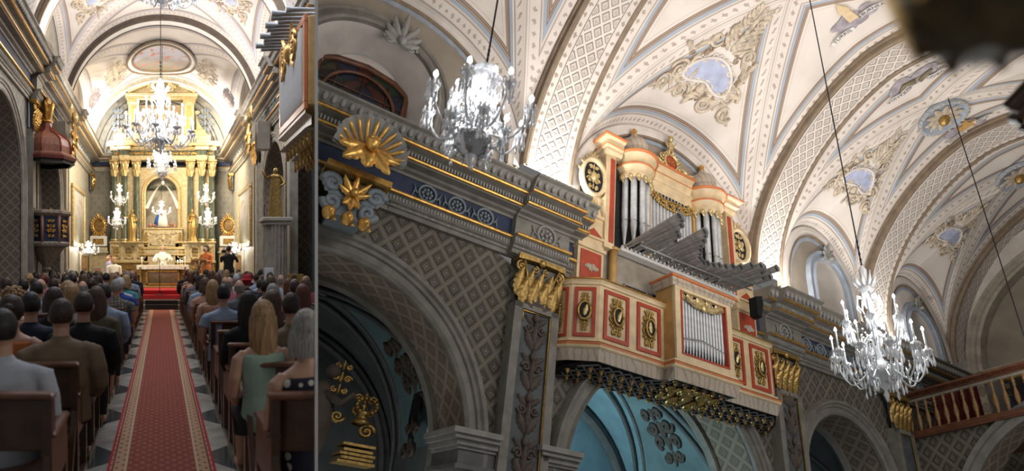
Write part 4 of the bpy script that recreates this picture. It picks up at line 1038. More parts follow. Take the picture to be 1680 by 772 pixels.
# positive (front) case with pipes
pc=thing('positive_organ_case',wall_R(5.0,.5,2.1),'small front organ case of silver pipes projecting from the balcony','organ case')
F2=lambda a,y,b:wall_R(5.0+a,.565-y,b)
mb=MB(wall_R)
for s_ in (4.53,5.43): mb=MB(wall_R); mb.box((s_+.02,.42,2.56),(.04,.29,1.0)); mb.build('side_board',M['ochre'],pc)
mb=MB(F2)
for a,b,c,d in ((-.47,-.39,2.07,3.0),(.39,.47,2.07,3.0),(-.39,.39,2.07,2.17),(-.39,.39,2.96,3.0)): mb.prism([(a,c),(b,c),(b,d),(a,d)],-.03,.02)
mb.build('case_frame',M['ocream'],pc)
mb=MB(F2)
for a,b,c,d in ((-.385,-.36,2.17,2.96),(.36,.385,2.17,2.96),(-.36,.36,2.165,2.19)): mb.prism([(a,c),(b,c),(b,d),(a,d)],-.036,.02)
mb.build('red_liner',M['red'],pc)
mb=MB(wall_R); mb.box((5.0,.38,2.5),(.86,.06,.95)); mb.box((5.0,.42,3.03),(.86,.26,.03)); mb.build('back_board',M['black'],pc)
CP=[(4.51,.25),(4.51,.58),(5.49,.58),(5.49,.25)]
mb=MB(wall_R); plan_sweep(mb,CP,[(0,2.99),(.02,3.0),(.02,3.03),(.045,3.05),(.045,3.09),(-.2,3.10)]); mb.build('cornice',M['omarble'],pc)
mb=MB(wall_R); plan_sweep(mb,CP,[(.045,3.085),(.065,3.09),(.07,3.11),(.03,3.125),(-.25,3.13)]); mb.build('red_cornice_edge',M['orange'],pc)
for i in range(15):
    x=-.345+.69*i/14; r=.0215; zt=2.93-.0*i; mz=2.42-.008*abs(i-7)
    mb=MB(F2); mb.lathe([(.004,2.19),(.008,2.20),(r,mz-.05),(r,mz),(r*.8,mz+.005),(r,mz+.03),(r,zt)],(x,.03,0),10); 
    p=mb.build('front_pipe',M['pipe'],pc)
    mb=MB(F2); mb.ell((x,.012,mz+.01),(r*.7,.012,.012),0,6,4); mb.build('mouth',M['pipe_d'],p)
mb=MB(F2)
for i in range(9): 
    x=-.32+.08*i; zz=2.90-.10*(1-abs(abs(i-4)-2)/2)*.6; leaf(mb,x,2.96,.13,-pi/2+.5*(1 if i%2 else -1),.09,.0,0,4); scroll(mb,x,zz,.035,1.4,1 if i%2 else -1,i,.011,.01)
for sx in(-1,1): leaf(mb,sx*.02,2.82,.3,pi/2-sx*1.35,.09,.01,0,5); 
mb.ell((0,-.03,2.83),(.05,.03,.05),0,8,6); mb.build('gilded_valance',M['gold_p'],pc)
# main case
oc=thing('organ_case',wall_R(5.0,.1,2.8),'tall painted organ case with two round pipe towers in the vault lunette','organ')
Fm=lambda a,y,b:wall_R(4.97+a,.10-y,b)
mb=MB(Fm); 
mb.prism([(-1.5,2.7),(1.5,2.7),(1.5,3.40),(1.12,3.40),(1.12,4.9),(-1.12,4.9),(-1.12,3.40),(-1.5,3.40)],.02,.10); mb.build('back_board',M['greyW'],oc)
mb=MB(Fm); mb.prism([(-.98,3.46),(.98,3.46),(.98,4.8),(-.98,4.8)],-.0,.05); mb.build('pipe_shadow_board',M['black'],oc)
for sx in(-1,1):
    mb=MB(Fm); mb.prism([(sx*1.12-.075,3.40),(sx*1.12+.075,3.40),(sx*1.12+.075,4.92),(sx*1.12-.075,4.92)],-.10,.3); mb.build('side_post',M['ocream'],oc)
for sx in(-1,1):
    mb=MB(Fm); mb.prism([(sx*1.10-.035,3.48),(sx*1.10+.035,3.48),(sx*1.10+.035,4.74),(sx*1.10-.035,4.74)],-.112,-.10); mb.build('red_inset',M['red'],oc)
    mb=MB(Fm); mb.prism([(sx*.42-.022,3.45),(sx*.42+.022,3.45),(sx*.42+.022,4.72),(sx*.42-.022,4.72)],-.06,.0); mb.build('post',M['ochre'],oc)
def pipe(f,x,y,z0,zt,r,mz,name='tower_pipe',parent=oc,mat='pipe'):
    mb=MB(f); mb.lathe([(.005,z0),(r*.3,z0+.02),(r,mz-.06),(r,mz),(r*.82,mz+.01),(r,mz+.035),(r,zt)],(x,y,0),10)
    p=mb.build(name,M[mat],parent); mb=MB(f); mb.ell((x,y-r*.9,mz+.012),(r*.6,r*.25,.012),0,6,4); mb.build('mouth',M['pipe_d'],p)
for sx in(-1,1):
    cx=sx*.67
    for i in range(5):
        a=pi*(i+.5)/5; pipe(Fm,cx+.19*cos(a)*-1,-.19*sin(a),3.52,4.60,.042,3.86+.02*abs(i-2))
    mb=MB(Fm)
    mb.lathe([(.21,4.55),(.235,4.56),(.24,4.62),(.225,4.64),(.25,4.70),(.28,4.72),(.28,4.76),(.26,4.78),(.27,4.86),(.31,4.90),(.33,4.93),(.001,4.94)],(cx,-.02,0),24); mb.build('tower_cornice',M['ocream'],oc)
    mb=MB(Fm); mb.lathe([(.31,4.90),(.335,4.905),(.34,4.93),(.32,4.945)],(cx,-.02,0),24);mb.lathe([(.275,4.72),(.29,4.73),(.29,4.75),(.275,4.76)],(cx,-.02,0),24); mb.build('orange_ring',M['orange'],oc)
    mb=MB(Fm); mb.lathe([(.21,4.94),(.23,4.96),(.235,5.03),(.20,5.08),(.17,5.10),(.19,5.13),(.20,5.18),(.17,5.27),(.10,5.33),(.05,5.35),(.07,5.37),(.05,5.40),(.001,5.41)],(cx,-.02,0),20); mb.build('tower_dome',M['omarble'],oc)
    mb=MB(Fm); mb.lathe([(.02,5.40),(.045,5.43),(.03,5.47),(.045,5.49),(.02,5.53),(.001,5.55)],(cx,-.02,0),10); mb.build('gilded_finial',M['gold'],oc)
    mb=MB(Fm)
    for i in range(7): a=pi*(i+.5)/7; mb.M=Matrix.Translation((cx-.235*cos(a),-.235*sin(a)-.02,0)); leaf(mb,0,4.60,.13,-pi/2,.10,.0,0,3); mb.ell((0,0,4.56),(.035,.03,.03),0,6,4); mb.M=None
    mb.build('pipe_valance',M['gold_p'],oc)
for i in range(13):
    x=-.37+.74*i/12; zz=4.68; pipe(Fm,x,-.02,3.5,zz,.0265,3.72+.10*(1-abs(i-6)/6),'flat_pipe')
mb=MB(Fm); mb.prism([(-.44,4.62),(.44,4.62),(.44,4.84),(-.44,4.84)],-.05,.0); mb.build('architrave_board',M['ocream'],oc)
mb=MB(Fm)
for i in range(23):
    x=-.40+.80*i/22; zz=4.62-.20*math.sqrt(max(0,1-(x/.42)**2)); 
    mb.ell((x,-.06,zz),(.026,.018,.026),0,6,4)
    if i%2: scroll(mb,x,lerp(4.63,zz,.5),.045,1.4,1 if i%4==1 else -1,i,.013,.05); leaf(mb,x,zz,.13,pi/2+.5*(1 if i%4==1 else -1),.06,.05,0,3)
mb.build('gilded_valance',M['gold_d'],oc)
mb=MB(Fm); P=[(-.4+.8*i/22,-.045,4.64-.22*math.sqrt(max(0,1-((-.4+.8*i/22)/.42)**2))) for i in range(23)]
k0=[mb.pt(p) for p in P]+[mb.pt((.4,-.045,4.66)),mb.pt((-.4,-.045,4.66))]; mb.face(k0); mb.build('valance_ground',M['black'],oc)
CP=[(3.78,.0),(3.78,.24),(4.06,.24)]
for P in ([(3.76,-.1),(3.76,.22),(4.0,.22)],[(4.62,.16),(5.33,.16)],[(5.93,.22),(6.17,.22),(6.17,-.1)]):
    mb=MB(wall_R); plan_sweep(mb,P,[(-.06,4.80),(.0,4.80),(.02,4.84),(.02,4.88),(.05,4.90),(.05,4.97),(.10,5.0),(.10,5.03),(-.1,5.04)]); mb.build('cornice',M['ocream'],oc)
mb=MB(wall_R)
for P in ([(3.76,-.1),(3.76,.22),(4.0,.22)],[(4.62,.16),(5.33,.16)],[(5.93,.22),(6.17,.22),(6.17,-.1)]):
    plan_sweep(mb,P,[(.10,5.0),(.12,5.01),(.12,5.03),(.10,5.04)]); plan_sweep(mb,P,[(.05,4.90),(.062,4.905),(.05,4.92)])
mb.build('orange_cornice_edge',M['orange'],oc)
# crest: scrolls, roundel with monogram, cherub
mb=MB(Fm)
for sx in(-1,1):
    scroll(mb,sx*.24,5.13,.10,1.7,sx,pi/2*(1-sx),.026,.03); scroll(mb,sx*.15,5.30,.06,1.5,-sx,0,.018,.03); leaf(mb,sx*.1,5.06,.36,pi/2-sx*1.25,.12,.03,0,5); scroll(mb,sx*.37,5.10,.06,1.5,-sx,0,.018,.03)
mb.tube([(.125*cos(2*pi*i/24),-.06,5.24+.135*sin(2*pi*i/24)) for i in range(25)],.022,8)
for i in range(18): a=2*pi*i/18; mb.ell((.165*cos(a),-.06,5.24+.175*sin(a)),(.022,.02,.022),0,6,4)
mb.build('gilded_crest',M['gold_p'],oc)
mb=MB(Fm); mb.grid(lambda a,b:(.12*b*cos(2*pi*a),-.05,5.24+.13*b*sin(2*pi*a)),24,1,0,False,cu=True); ro=mb.build('roundel',M['red'],oc)
cu=bpy.data.curves.new('t','FONT'); cu.body='IHS'; cu.size=.11; cu.align_x='CENTER'; cu.align_y='CENTER'; cu.extrude=.004
tmp=bpy.data.objects.new('t',cu); me=tmp.to_mesh(); mb=MB(Fm); 
for v_ in me.vertices: mb.pt((v_.co.x,-.058-v_.co.z,5.24+v_.co.y))
for p in me.polygons: mb.face(list(p.vertices))
tmp.to_mesh_clear(); bpy.data.objects.remove(tmp); mb.build('monogram',M['gold'],ro)
mb=MB(Fm); mb.ell((0,-.06,5.66),(.045,.045,.052),0,10,8); mb.ell((0,-.05,5.53),(.055,.04,.085),0,10,8); mb.tube([(-.02,-.05,5.47),(-.04,-.06,5.42),(-.03,-.05,5.37)],[.03,.024,.015],8); mb.tube([(.02,-.05,5.47),(.04,-.06,5.42),(.05,-.05,5.37)],[.03,.024,.015],8)
mb.tube([(.04,-.05,5.58),(.09,-.08,5.55),(.06,-.10,5.60)],[.02,.016,.01],6); mb.tube([(-.04,-.05,5.58),(-.09,-.06,5.54),(-.08,-.08,5.48)],[.02,.016,.01],6); mb.ell((0,-.06,5.70),(.045,.04,.02),0,8,5); mb.build('cherub_figure',M['gold_p'],oc)
# side wings with medallions
for sx,lab in ((-1,'left'),(1,'right')):
    cx=sx*1.36
    mb=MB(Fm); 
    mb.prism([(cx-.19,2.75),(cx+.19,2.75),(cx+.19,3.80),(cx-.19,3.80)],-.06,.1)
    for z in (2.76,3.30,3.76): mb.prism([(cx-.21,z),(cx+.21,z),(cx+.21,z+.045),(cx-.21,z+.045)],-.09,.1)
    mb.prism([(cx-.21,3.46),(cx+.21,3.46),(cx,3.62)],-.09,-.02)
    mb.build('wing_board',M['ocream'],oc)
    for z0,z1,kk in ((2.84,3.27,'p'),(3.37,3.46,'n'),(3.50,3.74,'t')):
        if kk=='n': continue
        mb=MB(Fm)
        if kk=='p': mb.prism([(cx-.15,z0),(cx+.15,z0),(cx+.15,z1),(cx-.15,z1)],-.075,-.05)
        else: mb.prism([(cx-.13,z0-.01),(cx+.13,z0-.01),(cx,z0+.09)],-.10,-.08)
        mb.build('red_panel',M['red'],oc)
    mb=MB(Fm)
    for i in range(7): mb.ell((cx-.08+.028*i,-.08,3.06+.01*sin(i*2)),(.022,.02,.06-.012*abs(i-3)),0,6,5)
    mb.build('carved_shell',M['omarble'],oc)
    mb=MB(Fm)
    mb.grid(lambda a,b:(cx+lerp(-1,1,b)*lerp(.19,.07,a**.6),-.04,lerp(3.80,4.12,a)),8,4,0,False)
    mb.grid(lambda a,b:(cx+[.155,.16,.205,.21,.205][int(round(b*4))]*cos(2*pi*a),[-.03,-.07,-.085,-.05,.0][int(round(b*4))],4.37+[.235,.24,.29,.295,.29][int(round(b*4))]*sin(2*pi*a)),32,4,0,True,cu=True)
    mb.build('medallion_frame',M['ocream'],oc)
    mb=MB(Fm); mb.grid(lambda a,b:(cx+.16*b*cos(2*pi*a),-.035,4.37+.24*b*sin(2*pi*a)),24,1,0,False,cu=True); mb.build('medallion_ground',M['black'],oc)
    mb=MB(Fm); ornament(mb,cx,4.37,.25,.40,41+sx,0,.012,.035,1.3); 
    mb.ell((cx,-.06,4.37),(.06,.03,.07),0,8,6)
    for i in range(7): a=pi*(i+.5)/7; scroll(mb,cx+.20*cos(a),4.38+.30*sin(a),.04,1.3,1,a,.014,.03)
    for an in(60,90,120): leaf(mb,cx,4.64,.14,math.radians(an),.06,.03,0,3)
    mb.build('gilded_openwork',M['gold_p'],oc)
    mb=MB(Fm); ornament(mb,cx,3.93,.16,.2,51,0,.01,.05); mb.build('gilded_pedestal_ornament',M['gold_p'],oc)
    mb=MB(Fm); mb.prism([(cx-.10,3.83),(cx+.10,3.83),(cx,4.06)],-.052,-.04); mb.build('red_triangle',M['red'],oc)
# lower case: grille windows and left column
mb=MB(Fm)
for cx in (-.62,-.18,.5): mb.prism([(cx-.17,2.72),(cx+.17,2.72),(cx+.17,3.04),(cx-.17,3.04)],-.01,.02)
mb.build('grille_opening',M['black'],oc)
mb=MB(Fm)
for cx in (-.62,-.18,.5):
    for i in range(9):
        a=cx-.17+.34*i/8; mb.tube([(a,-.015,2.72),(min(cx+.17,a+.12),-.015,3.04)],.003,3)
    mb.tube([(cx-.18,-.02,2.72),(cx-.18,-.02,3.05),(cx+.18,-.02,3.05),(cx+.18,-.02,2.72)],.014,4)
mb.build('grille',M['greyW'],oc)
mb=MB(Fm); mb.tube([(-1.02,-.06,2.75),(-1.02,-.06,3.40)],.05,10); mb.tube([(-1.02,-.06,3.40),(-1.02,-.06,3.44)],.07,10); mb.build('turned_column',M['ochre'],oc)
# horizontal trumpets
rk=MB(Fm); rk.prism([(-.98,3.40),(1.05,3.40),(1.05,3.44),(-.98,3.44)],-.16,-.05); 
for i in range(30): rk.box((-.96+i*.068,-.16,3.45),(.03,.03,.03))
rk.build('trumpet_rack',M['paper'],oc,label='white toothed rack board')
SL=[(4.02,.98),(4.09,.93),(4.16,.86),(4.23,.72),(4.30,.68),(4.37,.55),(4.46,.93),(4.53,.86),(4.60,.78),(4.67,.68),(4.74,.60),(4.81,.52),(4.88,.46),(4.95,.42),(5.02,.40),(5.09,.40),(5.16,.43),(5.23,.46),(5.30,.5),(5.37,.55),(5.44,.62),(5.51,.72),(5.58,.80),(5.65,.78),(5.72,.70),(5.79,.86),(5.86,.6),(5.93,.66)]
for i,(s_,L) in enumerate(SL):
    mb=MB(Fm); x=s_-4.97; y0=-.12; zz=3.455+.012*(i%2)
    mb.tube([(x,y0,zz),(x,y0-.12,zz),(x,y0-L*.6,zz),(x,y0-L*.97,zz),(x,y0-L,zz)],[.012,.016,.032,.044,.050 if L>.6 else .042],10,cap=False); 
    mb.grid(lambda a,b:(x+.036*cos(2*pi*a)*(1-b*.98),y0-L+.02+.0*b,zz+.036*sin(2*pi*a)*(1-b*.98)),8,1,1,True,cu=True)
    mb.build('horizontal_trumpet',[M['pipe_d'],M['black']],oc)
mb=MB(Fm); mb.tube([(-.9,-.55,3.47),(-.5,-.5,3.5),(.1,-.42,3.5),(1.0,-.6,3.40)],.012,5); mb.tube([(-.9,-.4,3.40),(-.4,-.4,3.40),(1.0,-.45,3.40)],.012,5); mb.build('support_rod',M['pipe_d'],oc)
mb=MB(Fm); mb.prism([(1.12,3.10),(1.12,3.36),(1.24,3.40),(1.26,3.3),(1.2,3.08)],-.42,-.3); mb.build('cloth_bag',M['iron'],oc,label='dark cloth hanging at the trumpet end')
# ---------------------------------------------------------------- end wall and wooden gallery
def endf(X0): return lambda o,y,z: RW(X0+y+.0*o,5-o,z+.125*o)
fe=endf(10.32)
P=arch_path(2.2,1.6,-1.6,.75); Q=rect_match(P,2.2,2.2,-1.6,2.40,1.6,.75)
mb=MB(fe); ring_wall(mb,lambda o,z:(o,0,z),Q,P,0,1); 
n=len(P)-1
mb.grid(lambda a,b:(P[int(round(a*n))][0],b*.5,P[int(round(a*n))][1]),n,3,2,True,uvf=lambda a,b:(b*.5,a*6))
sweep_path(mb,lambda s,o,z:(s,-o,z),P,[(0,-.02),(0,.05),(.1,.07),(.14,.05),(.2,.08),(.24,0)],1)
mb.build('wall_gallery_front',[M['wall'],M['grey'],M['soffit']],kind='structure')
mb=MB(fe); mb.box((2.2,1.1,2.38),(4.4,2.3,.06)); mb.build('floor_gallery',M['woodr'],kind='structure')
gal=thing('gallery_balustrade',fe(2.2,0,2.4),'wooden gallery balustrade with turned golden balusters at the right edge','balustrade')
mb=MB(fe); mb.box((2.2,-.06,2.34),(4.4,.12,.07)); mb.box((2.2,-.07,2.295),(4.4,.08,.03)); mb.build('bottom_rail',M['woodr'],gal)
mb=MB(fe); mb.box((2.2,-.05,2.92),(4.4,.14,.05)); mb.box((2.2,-.10,2.955),(4.4,.22,.03))
for i in range(110): mb.box((.02+i*.04,-.155,2.93),(.02,.02,.022))
mb.build('hand_rail',M['woodr'],gal)
mb=MB(fe); mb.box((2.2,-.03,2.88),(4.4,.06,.04)); mb.build('rail_liner',M['greyW'],gal)
for i in range(27):
    o=.09+i*.135
    if i==8:
        mb=MB(fe); mb.box((o,.0,2.62),(.09,.09,.54)); mb.build('patterned_post',M['soffit'],gal); continue
    mb=MB(fe); mb.lathe([(.018,2.37),(.030,2.38),(.030,2.41),(.016,2.43),(.028,2.45),(.020,2.47),(.034,2.53),(.036,2.57),(.022,2.66),(.014,2.72),(.026,2.74),(.016,2.76),(.028,2.79),(.016,2.82),(.028,2.84),(.028,2.87)],(o,-.03,0),10); mb.build('baluster',M['woodg'],gal)
fw=endf(12.9)
mb=MB(fw)
PA=[(2.1-1.78*cos(pi*i/60),3.95+1.85*sin(pi*i/60)) for i in range(61)]
PO=[(2.1-2.3*cos(pi*i/60),3.95+2.5*sin(pi*i/60)) for i in range(61)]
mb.grid(lambda a,b:(lerp(PA[int(round(a*60))][0],PO[int(round(a*60))][0],b),0,lerp(PA[int(round(a*60))][1],PO[int(round(a*60))][1],b)),60,1,0,False)
mb.build('wall_end_ring',M['plaster'],kind='structure')
mb=MB(fw); sweep_path(mb,lambda s,o,z:(s,-o,z),PA,[(0,-.2),(0,.05),(.05,.08),(.1,.05),(.16,.05),(.18,.08),(.24,.08),(.26,.0)],0); 
mb.grid(lambda a,b:(lerp(.3,3.9,a),-.05,lerp(3.85,3.98,b)),1,1,0,False); mb.build('trim_7',M['greyW'],kind='structure')
mb=MB(fw); k0=[mb.pt((p[0],.2,p[1])) for p in PA]; mb.face(k0); mb.build('wall_end_lunette',M['lun'],kind='structure')
mb=MB(fw); mb.grid(lambda a,b:(lerp(-.2,4.4,a),.02,lerp(-1.6,3.97,b)),1,1,0,False,uvf=lambda a,b:(a*4.6,b*5.5)); mb.build('wall_end',M['wall'],kind='structure')
entab(lambda s,o,z:fw(s,-o,z),0,4.2,1.0,2.95,0,True,tagname='trim_8')
# things on the gallery
mb=MB(fe)
mb.grid(lambda a,b:(lerp(.24,1.02,a),.45+.03*sin(a*40),lerp(2.42,3.02,b)),60,2,0,True); mb.build('red_curtain',simple('dark_red_cloth',(.11,.015,.012),.9),label='dark red curtain behind the gallery balusters near the wall',cat='curtain')
mb=MB(fe); mb.bbox((1.10,.5,2.72),(.30,.06,.60),.01); mb.build('grey_screen',M['grey_d'],label='dark grey panel standing on the gallery beside the curtain',cat='panel')
mb=MB(fe); mb.bbox((1.75,.5,2.70),(.8,.08,.56),.01); mb.build('dark_cabinet',M['black'],label='black cabinet behind the middle balusters of the gallery',cat='cabinet')
mb=MB(fe); mb.grid(lambda a,b:(lerp(1.60,1.74,a)+.03*b,.42+.01*sin(a*5),lerp(2.80,2.68,a)+b*.17),6,4,0,True); mb.build('paper_sheet',M['paper'],label='white sheet of paper seen between the gallery balusters',cat='paper')
# ---------------------------------------------------------------- chandeliers of the organ nave
chandelier(frameR(1.06,2.70,2.06),'bright bowl chandelier thick with crystals hanging near the organ',.34*S,.84*S,8,[(8,1.0,.50,0),(5,.55,.34,.5),(3,.5,.66,.2)],'bowl',5.6,130,(.95,.97,1),11,'bulbR')
chandelier(frameR(5.26,2.66,1.50),'large curling glass chandelier with tall white candles right of the organ',.36*S,1.34*S,12,[(10,1.0,.30,0),(6,.66,.52,.3)],'branch',6.0,75,(.95,.98,1),12,'bulbR')
chandelier(frameR(8.76,2.67,1.05),'chandelier cut by the right frame edge on a long thin wire',.32*S,1.0*S,8,[(8,1.0,.35,0)],'branch',7.4,25,(.95,.98,1),13,'bulbR')
# dark gilded hanging lamp, very near, out of focus
bc=Vector(((1655-840)/936,1,(428+22)/936))*.60; bl=lambda x,y,z:bc+RX*x+RD*y+RU*z
t=thing('hanging_lamp',bl(0,0,0),'very near dark gilded lamp bowl blurred in the top right corner','lamp')
mb=MB(bl); mb.lathe([(.001,-.085),(.02,-.08),(.03,-.06),(.06,-.045),(.09,-.02),(.098,.01),(.085,.04),(.10,.06),(.095,.08),(.03,.10),(.001,.12)],(0,0,0),24,ring=lambda t_,z:1+.05*sin(t_*9)); mb.build('bowl',simple('dark_bronze',(.12,.09,.04),.5,.5,var=.6,scale=40),t)
mb=MB(bl)
for i in range(12):
    a=2*pi*i/12; mb.M=Matrix.Rotation(a,4,'Z')@Matrix.Translation((0,-.092,0)); leaf(mb,0,-.03,.08,pi/2,.03,0,0,3); mb.ell((0,0,.06),(.012,.01,.012),0,6,4); mb.M=None
mb.build('gilded_leaves',M['gold_d'],t)
# wooden cornice at the right edge
def dkf(a,y,b):
    c=Vector(((1646-840)/936,1,(428-190)/936))*1.9; e1=(RX).normalized(); e2=Vector((.62,-.15,.77)).normalized(); e3=e1.cross(e2).normalized()
    return c+e1*a+e2*y+e3*(-b if e3.z>0 else b)
t=thing('wooden_canopy',dkf(0,0,0),'corner of a dark wooden canopy at the right frame edge','canopy')
mb=MB(dkf); mb.bbox((.40,.3,.06),(.84,.6,.04),.01); mb.bbox((.40,.3,.0),(.78,.54,.05),.01); mb.bbox((.40,.3,-.05),(.74,.5,.03),.01);
for i in range(10): mb.box((.02+i*.08,.005,.03),(.04,.03,.03))
mb.build('stepped_moulding',M['wood'],t)
mb=MB(dkf); mb.bbox((.42,.3,.20),(.70,.46,.26),.01); mb.build('upper_box',M['woodg'],t)
mb=MB(dkf); mb.box((.40,.3,.082),(.85,.61,.008)); mb.build('red_line',M['red'],t)
# emblems on the vault
# ================================================================ LEFT: nave seen towards the altar
FL=-1.7; CUR[0]=-1
mb=MB(LW)
for q in (-1,1): mb.grid(lambda a,b:(q*lerp(0,4.6,a),lerp(.6,20.3,b),FL),8,12,0,False,uvf=lambda a,b:(lerp(0,4.6,a)-.95+1.3,lerp(.6,20.3,b)-4.96+.65+13))
mb.M=None; mb.build('floor',M['floor'],kind='structure')

mb=MB(LW); mb.grid(lambda a,b:(lerp(-.445,.445,a),lerp(1.2,19.85,b),FL+.012),2,30,0,False,uvf=lambda a,b:(lerp(-.445,.445,a),lerp(1.2,19.85,b)))
for s_ in (-.445,.445): mb.grid(lambda a,b:(s_,lerp(1.2,19.85,b),FL+.012*a),1,10,0,False,uvf=lambda a,b:(.44,b))
mb.build('aisle_carpet',M['carpet'],label='long red patterned runner carpet with tan borders down the aisle',cat='carpet')
for k,(fw_,tn) in enumerate(((wall_LL,'left'),(wall_LR,'right'))):
    for c in (11.9,17.0):
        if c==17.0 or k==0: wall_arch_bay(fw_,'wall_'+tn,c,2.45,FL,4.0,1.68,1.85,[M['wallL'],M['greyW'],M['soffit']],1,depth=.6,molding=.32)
    mb=MB(fw_); mb.grid(lambda a,b:(lerp(19.4,27.1,a),0,lerp(FL,4.0,b)),1,1,0,False,uvf=lambda a,b:(a*7,b*5)); mb.build('wall_'+tn,M['greyL'],kind='structure')
    for a,b,p in ((9.4,14.2,0),(14.2,14.85,.1),(14.85,19.15,0),(19.15,19.85,.1),(19.85,26.9,0)):
        if k==1 and b<15 and a<14: a=10.8
        entab(fw_,a,b,1.40,4.0,p,True,full=(p==0),tagname='trim_9',mg='greyW')
    rosettes(fw_,[(x,0) for x in [15.3+.5*i for i in range(7)]+[20.4+.55*i for i in range(10)]],1.4,4.0,mat='greyb',label=['carved rosette on the %s frieze of the nave towards the altar'%tn]*17)
    for v_,l in ((14.52,'near'),(19.5,'middle')):
        pilaster(fw_,v_,.62,FL,3.3,'%s %s pilaster of the nave with pale panel'%(l,tn),3,relief=False,k=1.4,mat='greyW',grp='nave pilasters')
        capital(fw_,v_,.62,3.28,4.02,.06,'%s gilded capital on the %s nave wall'%(l,tn),M['gold'],depth=.2,grp='gilded nave capitals')
    capital(fw_,26.4,.5,3.28,4.02,.06,'far gilded capital in the corner beside the retable, %s side'%tn,M['gold'],depth=.2,grp='gilded nave capitals')
    t=thing('gilded_bracket',fw_(17.2,.5,3.2),'gilded shell and cherub bracket over the %s nave arch'%tn,'bracket')
    g=lambda a,y,b:fw_(17.2+a,.62-y,4.05+b); mb=MB(g)
    for i in range(9): a=pi*(i+.5)/9; leaf(mb,0,.25,.42,a,.16,0,0,2)
    mb.ell((0,-.12,.28),(.13,.12,.16),0,10,8); mb.build('shell',M['gold_p'],t)
    mb=MB(g); 
    for i,(x,z,L) in enumerate([(0,.1,.5),(-.1,-.2,.45),(.1,-.2,.45),(0,-.55,.4)]): leaf(mb,x,z,L,-pi/2+x*3,.28,.1,0,4); scroll(mb,-x*1.6,z-.1,.12,1.4,1,0,.045,.05)
    mb.ell((0,-.14,-.35),(.11,.1,.13),0,8,6); mb.build('acanthus_drop',M['gold'],t)
    mb=MB(g); mb.prism([(-.18,-.7),(.18,-.7),(.28,.10),(-.28,.10)],.12,.5); mb.build('console',M['greyW'],t)
    # chapel behind the nave arch
    mb=MB(fw_); mb.grid(lambda a,b:(17-2.2*cos(pi*a),-lerp(.55,3.6,b),1.85+2.1*sin(pi*a)),24,4,0,True); mb.grid(lambda a,b:(lerp(14.8,19.2,a),-3.6,lerp(FL,4,b)),1,1,0,False)
    for s_ in (14.8,19.2): mb.grid(lambda a,b:(s_,-lerp(.55,3.6,a),lerp(FL,1.85,b)),1,1,0,False)
    mb.build('wall_chapel',M['chapel'],kind='structure')
    for i in range(2): lunette_arch(fw_,(17.0,11.9)[i],2.15,2.75,VSP,[M['plaster_w'],M['brownm'],M['bluem']]) if (i==0 or k==0) else None
    lunette(fw_,17.0,2.15,2.75,VSP,'grey',(17.0,.62,5.5,.8),mat='greyL',nm='wall_lunette')
    lunette(fw_,22.8,2.9,2.4,VSP,'grey',None,mat='lun',nm='wall_lunette')
groin_bay(vault_L,17.0,2.17,3.35,2.75,[M['vault_pale']],1.0,Wm=2.2)
groin_bay(vault_L,11.9,2.3,3.35,2.75,[M['vault_pale']],1.0,nu=40)
groin_bay(vault_L,22.8,2.95,3.35,2.4,[M['lun_v'] if 'lun_v' in M else M['vault_pale']],1.0,nu=48)
cross_band(vault_L,14.2,14.8,3.35,.16,[M['band'],M['brownm']],1.0)
cross_band(vault_L,19.3,19.75,3.35,.14,[M['plaster_w'],M['relief']],1.0)
cross_band(vault_L,25.7,26.3,3.35,.14,[M['plaster_w'],M['greyL']],1.0)
def cartL(y,lab,sd): 
    sg=-1 if y<0 else 1
    cartouche(vault_L,17.0,2.17,3.35,2.75,sg,lab,1.45,sd,.36)
cartL(-1,'scrolled vault cartouche top left above the nave cornice',21); cartL(1,'scrolled vault cartouche top right above the nave cornice',22)
# ceiling painting of the presbytery vault
t=thing('ceiling_painting',vault_L(23.2,0,3.2),'oval painting of figures in a landscape on the vault before the altar','painting')
def cp(a,y,b): r=3.25+y; th=pi/2-a/3.3; return vault_L(22.9+b*1.15,-r*cos(th),r*sin(th))
mb=MB(cp); mb.grid(lambda a,b:(1.18*b*cos(2*pi*a)*(1+.0*b),-.02,1.45*b*sin(2*pi*a)*(1 if a<.5 else .8)),40,4,0,True,cu=True,uvf=lambda a,b:(.5+.5*b*cos(2*pi*a),.5-.5*b*sin(2*pi*a))); mb.build('painted_scene',M['paint1'],t)
mb=MB(cp)
for q,r in ((1.03,.05),(1.24,.045)): mb.tube([(1.18*q*cos(2*pi*i/48),-.03,1.45*q*sin(2*pi*i/48)*(1 if i<24 else .8)) for i in range(49)],r,6)
mb.build('painted_frame',M['brownm'],t)
mb=MB(cp); mb.grid(lambda a,b:(1.18*lerp(1.03,1.24,b)*cos(2*pi*a),-.015,1.45*lerp(1.03,1.24,b)*sin(2*pi*a)*(1 if a<.5 else .8)),48,1,0,True,cu=True); mb.build('frame_ground',M['plaster_w'],t)
for sg,tn in((-1,'left'),(1,'right')):
    mb=MB(lambda a,y,b:vault_L(23.2+b*1.0,sg*(1.75+a)*1.0,math.sqrt(max(.1,3.28**2-(1.75+a)**2))-.05+y)); 
    ornament(mb,.1,0,1.0,2.6,60+sg,0,.03,0,1.2); mb.build('painted_scrollwork',M['scroll2' if False else 'scroll'],label='pale scrollwork painted on the vault %s of the oval painting'%tn,cat='ceiling painting')
    mb=MB(lambda a,y,b:vault_L(23.2+b*1.0,sg*(2.75+a),math.sqrt(max(.05,3.3**2-(2.75+a)**2))-.06+y)); ornament(mb,0,.2,.5,1.5,64+sg,0,.04,0,1.2); mb.ell((0,-.02,.1),(.14,.03,.4)); mb.build('lunette_ornament',M['cloud'],label='small violet scroll ornament over the %s presbytery wall'%tn,cat='ceiling painting')
